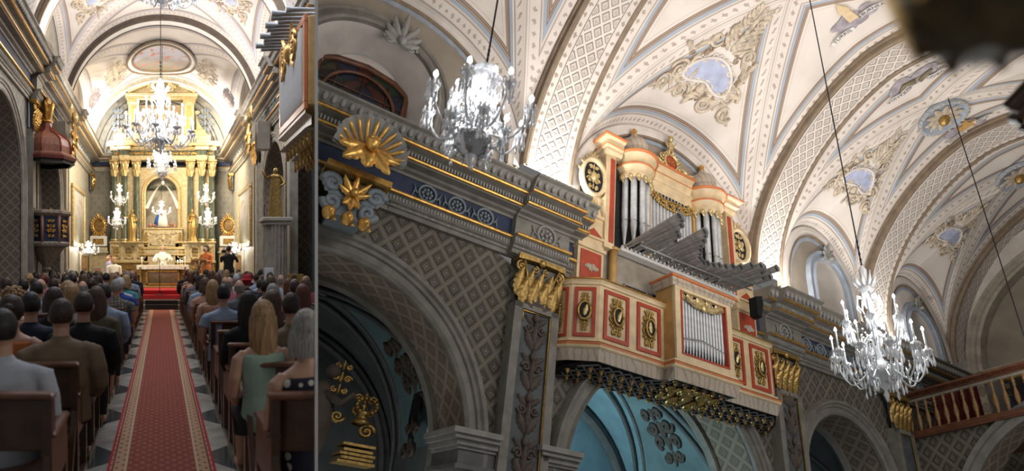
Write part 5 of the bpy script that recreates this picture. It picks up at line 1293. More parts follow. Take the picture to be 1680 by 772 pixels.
# back wall
fb=lambda a,y,b:LW(a,27.0+y,b)
mb=MB(fb); mb.grid(lambda a,b:(lerp(-3.5,3.5,a),0,lerp(FL,5.05,b)),1,1,0,False,uvf=lambda a,b:(a*7,b*6.75)); mb.build('wall_back',M['damask'],kind='structure')
mb=MB(fb); k0=[mb.pt((3.3*cos(pi*i/48),-.01,VSP+.05+3.3*sin(pi*i/48))) for i in range(49)]; mb.face(k0); mb.build('wall_back_lunette',M['greyL'],kind='structure')
mb=MB(fb)
for r in (3.05,2.75,2.6): mb.tube([(r*cos(pi*i/48),-.02,VSP+r*sin(pi*i/48)) for i in range(49)],.025,6)
mb.build('trim_10',M['grey_d'],kind='structure')
entab(lambda s,o,z:LW(s,27-o,z),-3.4,3.4,1.0,4.25,0,False,tagname='trim_11',mg='greyL')
# steps and dais
for i,(v0,z) in enumerate(((19.95,-1.54),(20.3,-1.39),(20.65,-1.24),(21.0,-1.09))):
    mb=MB(LW); mb.bbox((0,(v0+27.0)/2,z-.075),(6.6,27.0-v0,.15),.015); mb.build('floor_step',M['step'],kind='structure')
mb=MB(LW); mb.bbox((0,20.12,-1.585),(1.15,.5,.15),.01);mb.bbox((0,20.2,-1.44),(1.15,.5,.15),.01); mb.build('wooden_step',M['step_d'],label='dark wooden steps in front of the altar dais',cat='step')
mb=MB(LW); mb.grid(lambda a,b:(lerp(-.78,.78,a),[20.58,20.62,20.98,20.98,23][int(round(b*4))],[-1.37,-1.228,-1.228,-1.075,-1.075][int(round(b*4))]),2,4,0,False); mb.build('dais_carpet',M['redcarpet'],label='plain bright red carpet covering the altar steps',cat='carpet')
# altar rails
for sg,tn in((-1,'left'),(1,'right')):
    t=thing('altar_rail',LW(sg*2.2,21.2,-1.09),'black iron altar rail with brass top, %s of the altar steps'%tn,'railing','altar rails')
    mb=MB(LW); mb.bbox((sg*2.15,21.2,-.50),(2.7,.09,.05),.01); mb.build('top_rail',M['gold_d'],t)
    mb=MB(LW); mb.bbox((sg*2.15,21.2,-1.04),(2.7,.05,.04),.01); mb.bbox((sg*2.15,21.2,-.58),(2.7,.03,.03),.005); mb.build('bottom_rail',M['iron'],t)
    for i in range(28):
        x=sg*(.84+2.62*i/27); mb=MB(LW)
        mb.lathe([(.012,-1.03),(.012,-.9),(.024,-.86),(.012,-.82),(.012,-.70),(.02,-.67),(.012,-.64),(.012,-.53)] if i%9 else [(.04,-1.09),(.035,-1.0),(.035,-.52),(.001,-.52)],(x,21.2,0),8); mb.build('baluster',M['iron'],t)
# altar table
al=thing('altar_table',LW(.03,23.4,-1.09),'wooden altar table with framed painting on its front','altar')
A=lambda a,y,b:LW(.05+a,23.3+y,b)
mb=MB(A); mb.bbox((0,.4,-.66),(1.72,.8,.84),.02); mb.build('body',M['altm'],al)
mb=MB(A); mb.bbox((0,.4,-1.05),(1.9,.95,.10),.02); mb.bbox((0,.4,-.22),(2.0,.92,.06),.02); mb.build('mouldings',M['woodg'],al)
for sx in(-1,1):
    mb=MB(A); mb.lathe([(.06,-1.0),(.09,-.95),(.05,-.9),(.08,-.7),(.05,-.5),(.09,-.42),(.06,-.36),(.11,-.30),(.11,-.25)],(sx*.92,.0,0),10); mb.build('corner_column',M['gold_d'],al)
mb=MB(A); 
for a,b,c,d in ((-.68,.68,-.96,-.90),(-.68,.68,-.44,-.38),(-.68,-.62,-.96,-.38),(.62,.68,-.96,-.38)): mb.prism([(a,c),(b,c),(b,d),(a,d)],-.06,0)
P_=mb.build('picture_frame',M['gold'],al)
mb=MB(A); mb.grid(lambda a,b:(lerp(-.62,.62,a),-.02,lerp(-.90,-.44,b)),1,1,0,False); mb.build('front_picture',M['paint3'],P_)
t=thing('altar_cloth',LW(.03,23.4,-.2),'white altar cloth with scalloped lace edge','cloth')
mb=MB(A); mb.bbox((0,.4,-.175),(2.14,.98,.025),.01); mb.build('cloth_top',M['cloth'],t)
mb=MB(A); mb.grid(lambda a,b:(lerp(-1.07,1.07,a),-.10-.01*sin(a*60),-.17-b*(.14+.03*abs(sin(a*pi*22)))),132,2,0,True)
for sx in(-1,1): mb.grid(lambda a,b:(sx*1.08,lerp(-.1,.88,a),-.17-b*(.14+.03*abs(sin(a*pi*9)))),40,2,0,True)
mb.build('lace_edge',M['cloth'],t)
for x,h in ((-.86,.22),(.92,.24),(.62,.10),(.72,.12),(.80,.10)):
    tt=thing('altar_candle',A(x,.25,-.16),'lit white candle standing on the altar cloth'+(' at its left end' if x<0 else (' at its right end' if x>.9 else ', in the group of three')),'candle','altar candles')
    mb=MB(A); mb.lathe([(.05,-.16),(.05,-.15),(.015,-.14),(.02,-.12),(.03,-.10),(.001,-.10)],(x,.25,0),8); mb.build('candlestick',M['gold'],tt)
    mb=MB(A); mb.tube([(x,.25,-.11),(x,.25,-.1+h)],.018,8); cdl=mb.build('wax_candle',M['milk'],tt)
    mb=MB(A); mb.ell((x,.25,-.08+h),(.010,.010,.024),0,6,5); mb.build('flame',M['bulb'],cdl)
t=thing('microphone_stand',LW(-.07,20.85,-1.24),'thin black microphone stand on the red carpet','microphone')
mb=MB(LW); mb.lathe([(.14,-1.24),(.14,-1.22),(.02,-1.20),(.012,-1.18)],(-.07,20.8,0),14); mb.build('round_base',M['iron'],t)
mb=MB(LW); mb.tube([(-.07,20.8,-1.2),(-.07,20.8,-.05)],.012,6); mb.build('pole',M['iron'],t)
mb=MB(LW); mb.tube([(-.07,20.8,-.06),(-.07,20.88,.02)],[.015,.024],8); mb.build('microphone',M['iron'],t)
# ---- retable
YR=26.35
def X_(px): return (px-265)*YR/936
def Z_(py): return (428-py)*YR/936
Rf=lambda a,y,b:LW(a,YR+y,b)
rt=thing('altar_retable',LW(0,26.6,-1.09),'huge gilded baroque retable with green marble columns and sunburst attic','retable')
def RB_(name,mat,x0,x1,y0,y1,d0,d1,parent=None):
    mb=MB(Rf); mb.bbox(((X_(x0)+X_(x1))/2,(d0+d1)/2,(Z_(y0)+Z_(y1))/2),(abs(X_(x1)-X_(x0)),abs(d1-d0),abs(Z_(y0)-Z_(y1))),.015); return mb.build(name,M[mat],parent or rt)
# backing with arched niche
P=arch_path(0,X_(291),Z_(400),Z_(317),24,4); Q=rect_match(P,0,X_(343),Z_(400),Z_(275),X_(291),Z_(317))
mb=MB(Rf); ring_wall(mb,lambda s,z:(s,0,z),Q,P,0,1); n=len(P)-1
mb.grid(lambda a,b:(P[int(round(a*n))][0],b*.5,P[int(round(a*n))][1]),n,2,0,False); mb.build('back_wall',M['altc'],rt)
mb=MB(Rf); sweep_path(mb,lambda s,o,z:(s,-o,z),P,[(0,0),(0,.06),(.05,.08),(.12,.07),(.16,.1),(.2,0)],0); mb.build('niche_moulding',M['gold_p'],rt)
RB_('niche_back','greyW',236,294,285,400,.5,.55); RB_('niche_band','green',240,290,303,308,.3,.45)
for x0,x1 in ((181,243),(287,352)):
    RB_('predella','altc',x0,x1,398,430,-.30,.3); RB_('lower_base','altm',x0,x1,430,470,-.35,.3); RB_('predella_moulding','gold_p',x0-1,x1+1,396,399,-.36,.3); RB_('predella_moulding','gold_p',x0-1,x1+1,428,431,-.42,.3)
    for i in range(3):
        c=x0+(x1-x0)*(i+.5)/3
        mb=MB(Rf); a,b,c_,d=X_(c-7),X_(c+7),Z_(424),Z_(404)
        for q in ((a,b,c_,c_+.05),(a,b,d-.05,d),(a,a+.05,c_,d),(b-.05,b,c_,d)): mb.prism([(q[0],q[2]),(q[1],q[2]),(q[1],q[3]),(q[0],q[3])],-.34,-.29)
        p_=mb.build('panel_frame',M['gold_p'],rt); mb=MB(lambda x,y,z:Rf(x,y-.30,z)); ornament(mb,X_(c),Z_(414),.30,.44,70+i,0,.025,0,1); mb.build('panel_relief',M['gold_d'],p_)
        mb=MB(lambda x,y,z:Rf(x,y-.36,z)); ornament(mb,X_(c),Z_(449),.34,.7,75+i,0,.025,0,1); mb.build('base_relief',M['gold_d'],rt)
# columns
for x,fr in ((188,0),(205,1),(224,0),(312,0),(330,1),(347,0)):
    y=-.12-.16*fr; c=thing('x',(0,0,0),None,None) if False else None
    mb=MB(Rf); r=.145; mb.lathe([(r*1.25,Z_(396)),(r*1.3,Z_(394)),(r*1.1,Z_(392)),(r*1.15,Z_(390)),(r,Z_(388)),(r*1.02,Z_(350)),(r*.9,Z_(291)),(r*.98,Z_(290))],(X_(x),y,0),20); cl=mb.build('marble_column',M['green'],rt)
    mb=MB(Rf); mb.lathe([(r*1.5,Z_(398)),(r*1.5,Z_(396)),(r*1.25,Z_(395)),(r*1.3,Z_(393)),(r*1.05,Z_(391.5))],(X_(x),y,0),16); mb.build('gilt_base',M['gold_p'],cl)
    mb=MB(Rf); mb.lathe([(r*.92,Z_(291)),(r*.95,Z_(285)),(r*1.1,Z_(275)),(r*1.5,Z_(267))],(X_(x),y,0),16)
    mb.bbox((X_(x),y,Z_(265)),(r*3.1,r*3,.08),.01)
    for j in range(8):
        a=2*pi*j/8
        for zz,L in ((Z_(290),.30),(Z_(281),.34)): mb.M=Matrix.Translation((X_(x),y,0))@Matrix.Rotation(a+(.4 if L>.3 else 0),4,'Z')@Matrix.Translation((0,-r*.95,0)); leaf(mb,0,zz,L,pi/2,.13,0,0,3,.35)
        mb.M=None
    for sx in(-1,1): scroll(mb,X_(x)+sx*r*1.2,Z_(270),.07,1.4,-sx,0,.02,-y+r) if False else mb.ell((X_(x)+sx*r*1.25,y-r*1.1,Z_(269)),(.05,.05,.06),0,8,6)
    mb.build('corinthian_capital',M['gold_p'],cl)
# entablature: green frieze with gold scroll, dentils and cornice
for x0,x1,d in ((184,352,-.30),(196,213,-.48),(321,339,-.48)):
    RB_('architrave','altc',x0,x1,257,264,d,.3); RB_('frieze','green',x0+1,x1-1,249,257.5,d+.02,.3); RB_('cornice_bed','altc',x0-2,x1+2,243,249,d-.08,.3); RB_('cornice','gold_p',x0-8,x1+8,237,243,d-.22,.3); RB_('cornice_top','altc',x0-5,x1+5,234,237,d-.14,.3)
mb=MB(lambda x,y,z:Rf(x,y-.29,z))
for i in range(26): x=X_(188+160*(i+.5)/26); scroll(mb,x,Z_(253.3),.075,1.3,1 if i%2 else -1,i,.02,0)
mb.build('frieze_scrolls',M['gold'],rt)
mb=MB(Rf)
for i in range(64): mb.box((X_(183+165*(i+.5)/64),-.42,Z_(246)),(.045,.10,.10))
mb.build('dentils',M['gold_p'],rt)
# attic
RB_('attic_base','altc',186,345,222,234,-.15,.3); RB_('attic_plinth','gold_p',195,213,214,224,-.2,.2);RB_('attic_plinth','gold_p',317,336,214,224,-.2,.2)
RB_('attic_back','greyW',228,303,172,224,.0,.15)
for x in (219,310):
    RB_('attic_pilaster','altc',x-8,x+8,170,222,-.18,.2); RB_('pilaster_inset','ochre',x-4,x+4,176,216,-.20,-.17); RB_('pilaster_capital','gold_p',x-10,x+10,164,171,-.22,.2)
RB_('attic_architrave','gold_p',208,322,160,165,-.2,.2); RB_('attic_cornice','altc',206,324,155,160,-.3,.2)
mb=MB(Rf); mb.ell((X_(265),-.10,Z_(192)),(.20,.08,.20),0,12,8)
for i in range(36):
    a=2*pi*i/36; L=(1.15,.85,1.0)[i%3]; L=min(L,abs(X_(302)/(abs(cos(a))+1e-6)),abs((Z_(174)-Z_(192))/(abs(sin(a))+1e-6))) if True else L
    mb.prism([(X_(265)+.2*cos(a-.05),Z_(192)+.2*sin(a-.05)),(X_(265)+L*cos(a-.022),Z_(192)+L*sin(a-.022)),(X_(265)+L*cos(a+.022),Z_(192)+L*sin(a+.022)),(X_(265)+.2*cos(a+.05),Z_(192)+.2*sin(a+.05))],-.07,-.03)
mb.build('sunburst',M['gold'],rt)
# segmental pediment
PP=[(X_(lerp(211,319,i/24)),Z_(155)+(Z_(137)-Z_(155))*sin(pi*i/24)**.8) for i in range(25)]
mb=MB(Rf); mb.prism(PP+[(X_(319),Z_(155)),(X_(211),Z_(155))],-.12,.15); mb.build('pediment',M['altc'],rt)
mb=MB(Rf); sweep_path(mb,lambda s,o,z:(s,-o,z),PP,[(-.05,.1),(-.05,.25),(.0,.30),(.06,.34),(.08,.30),(.08,-.1)],0); mb.build('pediment_moulding',M['gold_p'],rt)
mb=MB(lambda x,y,z:Rf(x,y-.32,z)); ornament(mb,0,Z_(141),1.0,1.0,81,0,.04,0,1.2); 
for sx in(-1,1): scroll(mb,sx*.42,Z_(148),.2,1.6,sx,pi/2*(1-sx),.05,0); leaf(mb,sx*.2,Z_(132),.55,-pi/2+sx*.7,.2,0,0,4)
leaf(mb,0,Z_(136),.5,pi/2,.3,.02,0,4); mb.build('crest_ornament',M['gold_p'],rt)
for x in (215,315):
    mb=MB(Rf); mb.lathe([(.08,Z_(155)),(.1,Z_(153)),(.05,Z_(151)),(.12,Z_(148)),(.1,Z_(146)),(.02,Z_(144)),(.001,Z_(143))],(X_(x),-.1,0),12); mb.build('urn',M['gold_d'],rt)
# side volutes
for sx in(-1,1):
    mb=MB(lambda x,y,z:Rf(x,y-.1,z)); cx=45*sx
    mb.grid(lambda a,b:(sx*(X_(265+57)+lerp(0,.5,b)*(1-a)**2*1.1),-.02,lerp(Z_(222),Z_(185),a)),10,4,0,False)
    scroll(mb,sx*X_(331),Z_(217),.16,1.6,-sx,0,.05,0); scroll(mb,sx*X_(323),Z_(186),.1,1.5,sx,0,.035,0); mb.build('side_volute',M['gold_p'],rt)
    mb=MB(lambda x,y,z:Rf(x,y+.25,z)); ornament(mb,sx*X_(337),Z_(200),.75,1.5,85+sx,0,.03,0,1.2); mb.build('lace_panel',M['greyb'],rt)
# tabernacle tier
RB_('tabernacle_tier','altc',236,299,377,407,-.30,.3); RB_('tier_moulding','gold_p',233,303,405,409,-.36,.3); RB_('tier_step','altc',235,301,409,416,-.32,.3);RB_('tier_step','gold_p',233,303,416,419,-.36,.3);RB_('tier_step','altc',236,300,419,437,-.30,.3);RB_('tier_top','gold_p',235,300,374,377,-.34,.3)
mb=MB(lambda x,y,z:Rf(x,y-.30,z)); 
for x0,x1,y0,y1 in ((246,289,400,402),(246,289,382,384),(246,248,382,402),(287,289,382,402)): mb.prism([(X_(x0),Z_(y1)),(X_(x1),Z_(y1)),(X_(x1),Z_(y0)),(X_(x0),Z_(y0))],-.04,0)
ornament(mb,X_(267.5),Z_(392),.95,.42,91,0,.03,0,1.4); mb.build('relief_panel',M['altc'],rt)
mb=MB(lambda x,y,z:Rf(x,y-.30,z)); 
for x in (240,295): ornament(mb,X_(x),Z_(392),.18,.6,92,0,.02,0,1.2)
mb.build('tier_ornament',M['gold_d'],rt)
# ---- statues
def loft(mb,rings,n=14,m=0,cap=True):
    def fn(a,b):
        i=int(round(b*(len(rings)-1))); cx,cy,cz,rx,ry=rings[i]; t_=2*pi*a; return (cx+rx*cos(t_),cy+ry*sin(t_),cz)
    mb.grid(fn,n,len(rings)-1,m,True,cu=True)
    if cap:
        k=len(rings); b0=len(mb.v)-n*k; mb.face([b0+j*k for j in range(n)][::-1],m); mb.face([b0+j*k+k-1 for j in range(n)],m)
def statue(x,py0,py1,lab,mat,sx=1,dy=-.55):
    H=Z_(py0)-Z_(py1); z0=Z_(py1); u=X_(x); k=H/1.75
    t=thing('gilded_statue',Rf(u,dy,z0),lab,'statue')
    g=lambda a,y,b:Rf(u+a*k*sx,dy+y*k,z0+b*k); mb=MB(g)
    def fold(a,b):
        z=b*1.38; r=.30-.10*b-.04*sin(b*9)+.022*sin(a*2*pi*9+b*5); return (r*cos(2*pi*a)*.85+.04*sin(b*3),r*.7*sin(2*pi*a),z)
    mb.grid(fold,54,16,0,True,cu=True); 
    loft(mb,[(.03,0,1.34,.2,.15),(.03,0,1.42,.17,.12),(.03,0,1.48,.08,.07),(.03,-.01,1.53,.06,.06)]); mb.build('robe',M[mat],t)
    mb=MB(g); mb.ell((.03,-.02,1.62),(.085,.10,.12),0,14,10); mb.ell((.03,-.12,1.61),(.018,.03,.025),0,6,5); mb.ell((.03,-.08,1.53),(.05,.05,.07),0,8,6); mb.build('head',M[mat],t)
    mb=MB(g); mb.tube([(.18,-.02,1.38),(.27,-.10,1.12),(.10,-.26,1.02)],[.06,.055,.035],8); mb.tube([(-.15,-.02,1.38),(-.30,-.05,1.2),(-.42,-.2,1.3)],[.06,.05,.03],8)
    for i in range(4): mb.tube([(-.42,-.2,1.3),(-.47-.01*i,-.24,1.33+.015*i)],.010,5)
    mb.build('arms',M[mat],t)
    mb=MB(g); mb.bbox((0,0,-.05),(.6,.45,.1),.02); mb.build('plinth',M['gold_p'],t)
statue(217,344,396,'gilded robed saint statue left of the niche','gold_d',1); statue(315,344,396,'gilded robed saint statue with raised arm right of the niche','gold_d',-1)
t=thing('niche_statue',Rf(0,.2,Z_(372)),'enthroned white and blue robed statue under the white canopy in the niche','statue')
g=lambda a,y,b:Rf(X_(266)+a,.1+y,Z_(372)+b)
mb=MB(g); loft(mb,[(0,0,0,.32,.2),(0,0,.3,.26,.18),(0,0,.62,.18,.13),(0,0,.72,.08,.07)]); mb.build('white_robe',M['cloth'],t)
mb=MB(g); loft(mb,[(-.06,.03,.05,.36,.2),(-.06,.03,.4,.26,.17),(-.04,.03,.82,.12,.1)]); mb.build('blue_mantle',simple('blue_mantle_cloth',(.03,.12,.45),.8),t)
mb=MB(g); mb.ell((0,-.04,.84),(.075,.08,.10),0,10,8); mb.build('head',M['skin'],t)
mb=MB(g); mb.lathe([(.08,.92),(.1,.96),(.12,1.03),(.05,1.06),(.001,1.10)],(0,-.02,0),10,ring=lambda a,z:1+.1*sin(6*a)); mb.build('crown',M['gold'],t)
mb=MB(g)
for i in range(9): mb.ell((-.55+.14*i,-.05,.08+.06*sin(i*3)),(.09,.08,.10+.03*sin(i*5)),0,8,6)
mb.build('flower_cluster',M['rmarble'],t)
t=thing('white_canopy',Rf(0,-.1,Z_(300)),'white draped canopy parted over the niche statue','canopy')
for sx in(-1,1):
    mb=MB(lambda a,y,b:Rf(X_(267)+sx*a,-.05+y,b))
    mb.grid(lambda a,b:(.03+lerp(0,.62,a**.8)+b*.15*(a+.2),.04*sin(b*18),lerp(Z_(302),Z_(342),a**1.2)),14,10,0,True); mb.build('drape',M['cloth'],t)
mb=MB(Rf); mb.ell((X_(267),-.05,Z_(300)),(.09,.08,.09),0,10,8); mb.build('knot',M['cloth'],t)
# ---- side reliquary cabinets, both sides of the retable
for sg,tn in((-1,'left'),(1,'right')):
    cx=X_(162) if sg<0 else X_(374)
    g=lambda a,y,b:Rf(cx+a,y,b)
    t=thing('side_cabinet',g(0,-.3,-1.09),'pale pedimented cabinet with doors %s of the retable'%tn,'cabinet')
    mb=MB(g); mb.bbox((0,-.05,lerp(Z_(452),Z_(412),.5)-.1),(.84,.5,Z_(412)-Z_(452)+.55),.02); mb.build('body',M['altc'],t)
    mb=MB(g); mb.bbox((0,-.34,-.65),(.5,.05,.78),.02); 
    d_=mb.build('door',M['greyW' if sg<0 else 'panel'],t)
    mb=MB(g); mb.bbox((0,-.37,-.45),(.3,.02,.25),.01);mb.bbox((0,-.37,-.85),(.3,.02,.3),.01); mb.build('door_panel',M['rmarble' if sg<0 else 'greyb'],d_)
    mb=MB(g); mb.prism([(-.48,Z_(413)),(.48,Z_(413)),(0,Z_(404))],-.42,.1); mb.bbox((0,-.12,Z_(414)),(.98,.6,.06),.01); mb.build('pediment',M['greyL'],t)
    mb=MB(g); mb.bbox((0,.0,lerp(Z_(403),Z_(388),.5)),(.78,.4,Z_(388)-Z_(405)),.02); mb.build('upper_box',M['plaster_w'],t)
    mb=MB(g); mb.bbox((0,-.2,Z_(396)),(.5,.03,.26),.01); mb.M=Matrix.Translation((0,-.2,0)); ornament(mb,0,Z_(396),.4,.24,95,0,.02,0,1); mb.M=None; mb.build('gilded_panel',M['gold_d'],t)
    t=thing('oval_reliquary',g(0,-.1,Z_(386)),'oval gilded mirror frame standing on the %s side cabinet'%tn,'frame')
    mb=MB(g)
    cz=Z_(370)
    mb.tube([(.27*cos(2*pi*i/28),-.08,cz+.34*sin(2*pi*i/28)) for i in range(29)],.05,8)
    for i in range(20): a=2*pi*i/20; mb.ell((.34*cos(a),-.1,cz+.41*sin(a)),(.045,.03,.045),0,6,4)
    for sx in(-1,1): scroll(mb,sx*.2,cz-.44,.1,1.4,sx,0,.03,.05); leaf(mb,0,cz+.40,.2,pi/2-sx*.5,.1,.05,0,3)
    mb.build('gilded_frame',M['gold'],t)
    mb=MB(g); mb.ell((0,-.04,cz),(.25,.03,.32),0,20,10); mb.build('oval_panel',M['gold_d' if False else 'altm'],t)
# ---- wall paintings and sconces of the presbytery
for fw_,tn in ((wall_LL,'left'),(wall_LR,'right')):
    t=thing('framed_painting',fw_(22.7,.05,.6),'large gilt framed painting on the %s presbytery wall'%tn,'painting')
    mb=MB(fw_)
    for a,b,c,d in ((21.1,24.3,.55,.72),(21.1,24.3,2.75,2.92),(21.1,21.27,.72,2.75),(24.13,24.3,.72,2.75)): mb.bbox(((a+b)/2,.06,(c+d)/2),(b-a,.12,d-c),.03)
    mb.build('gilt_frame',M['gold_p'],t)
    mb=MB(fw_); mb.grid(lambda a,b:(lerp(21.25,24.15,a),.05,lerp(.7,2.77,b)),1,1,0,False); mb.build('canvas',M['paint2'],t)
    t=thing('wooden_door',fw_(24.4,.05,-1.09),'gilded wooden door leaf on the %s presbytery wall'%tn,'door')
    mb=MB(fw_); mb.bbox((23.9,.05,-.35),(1.7,.1,1.5),.03); mb.build('door_frame',M['greyL'],t)
    mb=MB(fw_); mb.bbox((23.9,.12,-.42),(1.3,.06,1.3),.02); dd=mb.build('door_leaf',M['altm'],t)
    mb=MB(fw_)
    for i in range(2):
        for j in range(2): mb.bbox((23.6+i*.6,.16,-.7+j*.6),(.42,.03,.45),.02)
    mb.build('door_panels',M['woodg'],dd)
# ---- left nave chandeliers
def frameL(u,v,w_): return lambda x,y,z:LW(u+x,v,w_)+Vector((0,y,0))+Vector((0,0,z))
chandelier(frameL(-.03,17,3.15),'largest glass chandelier hanging in the middle of the nave before the altar',.86,2.3,10,[(10,1.0,.30,0),(6,.66,.50,.3)],'branch',3.0,260,(1,.97,.93),31,'bulb')
chandelier(frameL(.02,21.5,3.02),'bright crystal basket chandelier just below the largest one',.46,1.25,6,[(8,1.0,.45,0),(5,.6,.7,.2)],'bowl',4.0,70,(1,.97,.93),32,'bulb')
chandelier(frameL(0,24.4,1.9),'small chandelier glowing in front of the niche',.36,.7,6,[(6,1.0,.35,0)],'branch',5.2,30,(1,.95,.88),33,'bulb')
chandelier(frameL(0,11.9,5.25),'chandelier cut by the top edge of the nave photo',.62,1.3,8,[(8,1.0,.30,0)],'branch',1.4,80,(1,.97,.93),34,'bulb')
for x,y0,tn in ((196,338,'upper left'),(192,378,'lower left'),(338,338,'upper right'),(341,378,'lower right')):
    u,v_,w_=LP(x,y0,24.6)
    chandelier(frameL(u,v_,w_),'small crystal chandelier in front of the retable columns, %s of four'%tn,.34,1.0,6,[(6,1.0,.40,0)],'bowl' if 'lower' in tn else 'branch',0.0 if 'lower' in tn else 3.0,20,(1,.95,.88),int(x+y0),'bulb',drops=.6)
for fw_,tn in ((wall_LL,'left'),(wall_LR,'right')):
    c=fw_(22.6,.45,.20)
    chandelier(lambda x,y,z:c+Vector((x,y,z)),'candle bracket with lit bulbs under the %s wall painting'%tn,.38,.62,6,[(6,1.0,.30,0),(4,.5,.55,.3)],'branch',0,85,(1,.92,.80),44 if tn=='left' else 45,'bulb',drops=.5,nm='wall_candelabrum')
# ---- pulpit and its canopy
pu,pv=-3.0,14.9
g=lambda a,y,b:LW(pu+a,pv+y,b)
oct_=lambda r,n=8,o=pi/8:[(r*cos(2*pi*i/n+o),r*sin(2*pi*i/n+o)) for i in range(n)]
def octl(mb,prof,m=0): mb.lathe(prof,(0,0,0),8,m,sm=False)
t=thing('pulpit',g(0,0,-.3),'octagonal marbled pulpit with gilded ornaments on the left wall','pulpit')
mb=MB(g); octl(mb,[(.001,.2),(.50,.36),(.56,.42),(.56,1.18),(.62,1.2),(.001,1.2)]); mb.build('drum',M['navy'],t)
mb=MB(g); octl(mb,[(.56,1.14),(.62,1.18),(.66,1.22),(.66,1.28),(.6,1.30)]); octl(mb,[(.52,.36),(.60,.40),(.62,.46),(.57,.50)]); mb.build('mouldings',M['omarble'],t)
mb=MB(g)
for i in range(8):
    a=2*pi*(i+.5)/8; mb.M=Matrix.Rotation(a+pi/2,4,'Z')@Matrix.Translation((0,-.53,0)); ornament(mb,0,.82,.26,.5,100+i,0,.02,0,1); leaf(mb,0,1.25,.1,pi/2,.08,0,0,3)
mb.M=None; mb.build('gilded_ornament',M['gold'],t)
mb=MB(g)
for i in range(8): a=2*pi*i/8; mb.tube([(.56*cos(a),.56*sin(a),.45),(.56*cos(a),.56*sin(a),1.2)],.045,6)
mb.build('corner_pilaster',M['rmarble'],t)
mb=MB(g); octl(mb,[(.48,.36),(.36,.2),(.2,.0),(.1,-.15),(.12,-.22),(.001,-.3)]); mb.tube([(0,0,-.2),(-.1,.1,-.6),(-.25,.1,-1.7)],[.08,.06,.06],8); mb.build('tapering_base',M['omarble'],t)
t=thing('pulpit_canopy',g(0,0,2.4),'pink marbled bell shaped sounding board above the pulpit','canopy')
mb=MB(g); octl(mb,[(.001,2.62),(.68,2.62),(.70,2.72),(.62,2.78),(.63,2.95),(.58,3.12),(.40,3.26),(.22,3.34),(.15,3.45),(.14,3.6),(.001,3.6)]); mb.build('bell_roof',M['rmarble'],t)
mb=MB(g); octl(mb,[(.66,2.55),(.76,2.58),(.78,2.66),(.70,2.70)]); mb.build('red_cornice',simple('dark_red_moulding',(.20,.05,.04),.5),t)
mb=MB(g); octl(mb,[(.66,2.50),(.74,2.50),(.72,2.6),(.001,2.6)]); mb.build('dark_soffit',M['iron'],t)
mb=MB(g)
for i in range(8): a=2*pi*i/8; mb.tube([(.64*cos(a),.64*sin(a),2.78),(.65*cos(a),.65*sin(a),2.95),(.60*cos(a),.60*sin(a),3.12),(.42*cos(a),.42*sin(a),3.27),(.22*cos(a),.22*sin(a),3.36),(.15*cos(a),.15*sin(a),3.5)],.02,5)
mb.build('ribs',M['red'],t)
mb=MB(g); mb.lathe([(.14,3.6),(.18,3.62),(.12,3.68),(.001,3.72)],(0,0,0),10)
for i in range(6): a=2*pi*i/6; mb.M=Matrix.Rotation(a,4,'Z')@Matrix.Translation((0,-.08,0)); leaf(mb,0,3.62,.5,pi/2,.2,0,0,3,.5); 
mb.M=None; mb.ell((0,0,4.1),(.12,.12,.18),0,10,8); mb.build('gilded_finial',M['gold'],t)
# ---- fluted pilaster with statue at the right arch
g=lambda a,y,b:LW(2.78+a,13.9+y,b)
t=thing('fluted_pilaster',g(0,0,FL),'dark fluted pilaster carrying a statue at the right nave arch','pilaster')
mb=MB(g); mb.grid(lambda a,b:((.26+.02*cos(a*2*pi*18))*cos(2*pi*a),(.26+.02*cos(a*2*pi*18))*sin(2*pi*a),lerp(FL,.88,b)),108,1,0,True,cu=True); mb.build('fluted_shaft',M['greyW'],t)
mb=MB(g); mb.bbox((0,0,1.0),(.72,.66,.10),.02); mb.bbox((0,0,.91),(.6,.56,.10),.02); mb.build('capital',M['greyL'],t); mb=MB(g); mb.bbox((0,0,-1.45),(.7,.7,.5),.03); mb.build('base',M['greyL'],t)
t=thing('saint_statue',g(0,0,1.05),'dark robed saint statue with raised arm on the fluted pilaster','statue')
q=lambda a,y,b:g(a*.72,y*.72,1.05+b*.72); mb=MB(q)
mb.grid(lambda a,b:((.30-.12*b+.02*sin(a*2*pi*8))*cos(2*pi*a)*.8,(.28-.1*b)*.7*sin(2*pi*a),b*1.35),40,12,0,True,cu=True); mb.ell((0,0,1.38),(.2,.14,.12),0,12,8); mb.ell((0,-.02,1.58),(.085,.1,.12),0,12,8); mb.tube([(-.15,0,1.4),(-.35,-.1,1.35),(-.5,-.2,1.6)],[.06,.05,.03],8); mb.tube([(.16,0,1.4),(.28,-.1,1.15),(.1,-.25,1.05)],[.06,.05,.03],8); mb.build('robed_figure',M['gold_d'],t)
mb=MB(lambda a,y,b:LW(2.52+a,13.4+y,b)); mb.bbox((.0,0,-.32),(.22,.01,.34),.002); mb.build('paper_notice',M['paper'],label='white paper notice on the fluted pilaster',cat='notice')
mb=MB(lambda a,y,b:LW(3.1+a,13.2+y,b)); mb.bbox((.0,0,-.55),(.36,.03,.5),.002); mb.build('notice_board',M['gold_d'],label='yellowish framed board near the right wall behind the heads',cat='board')
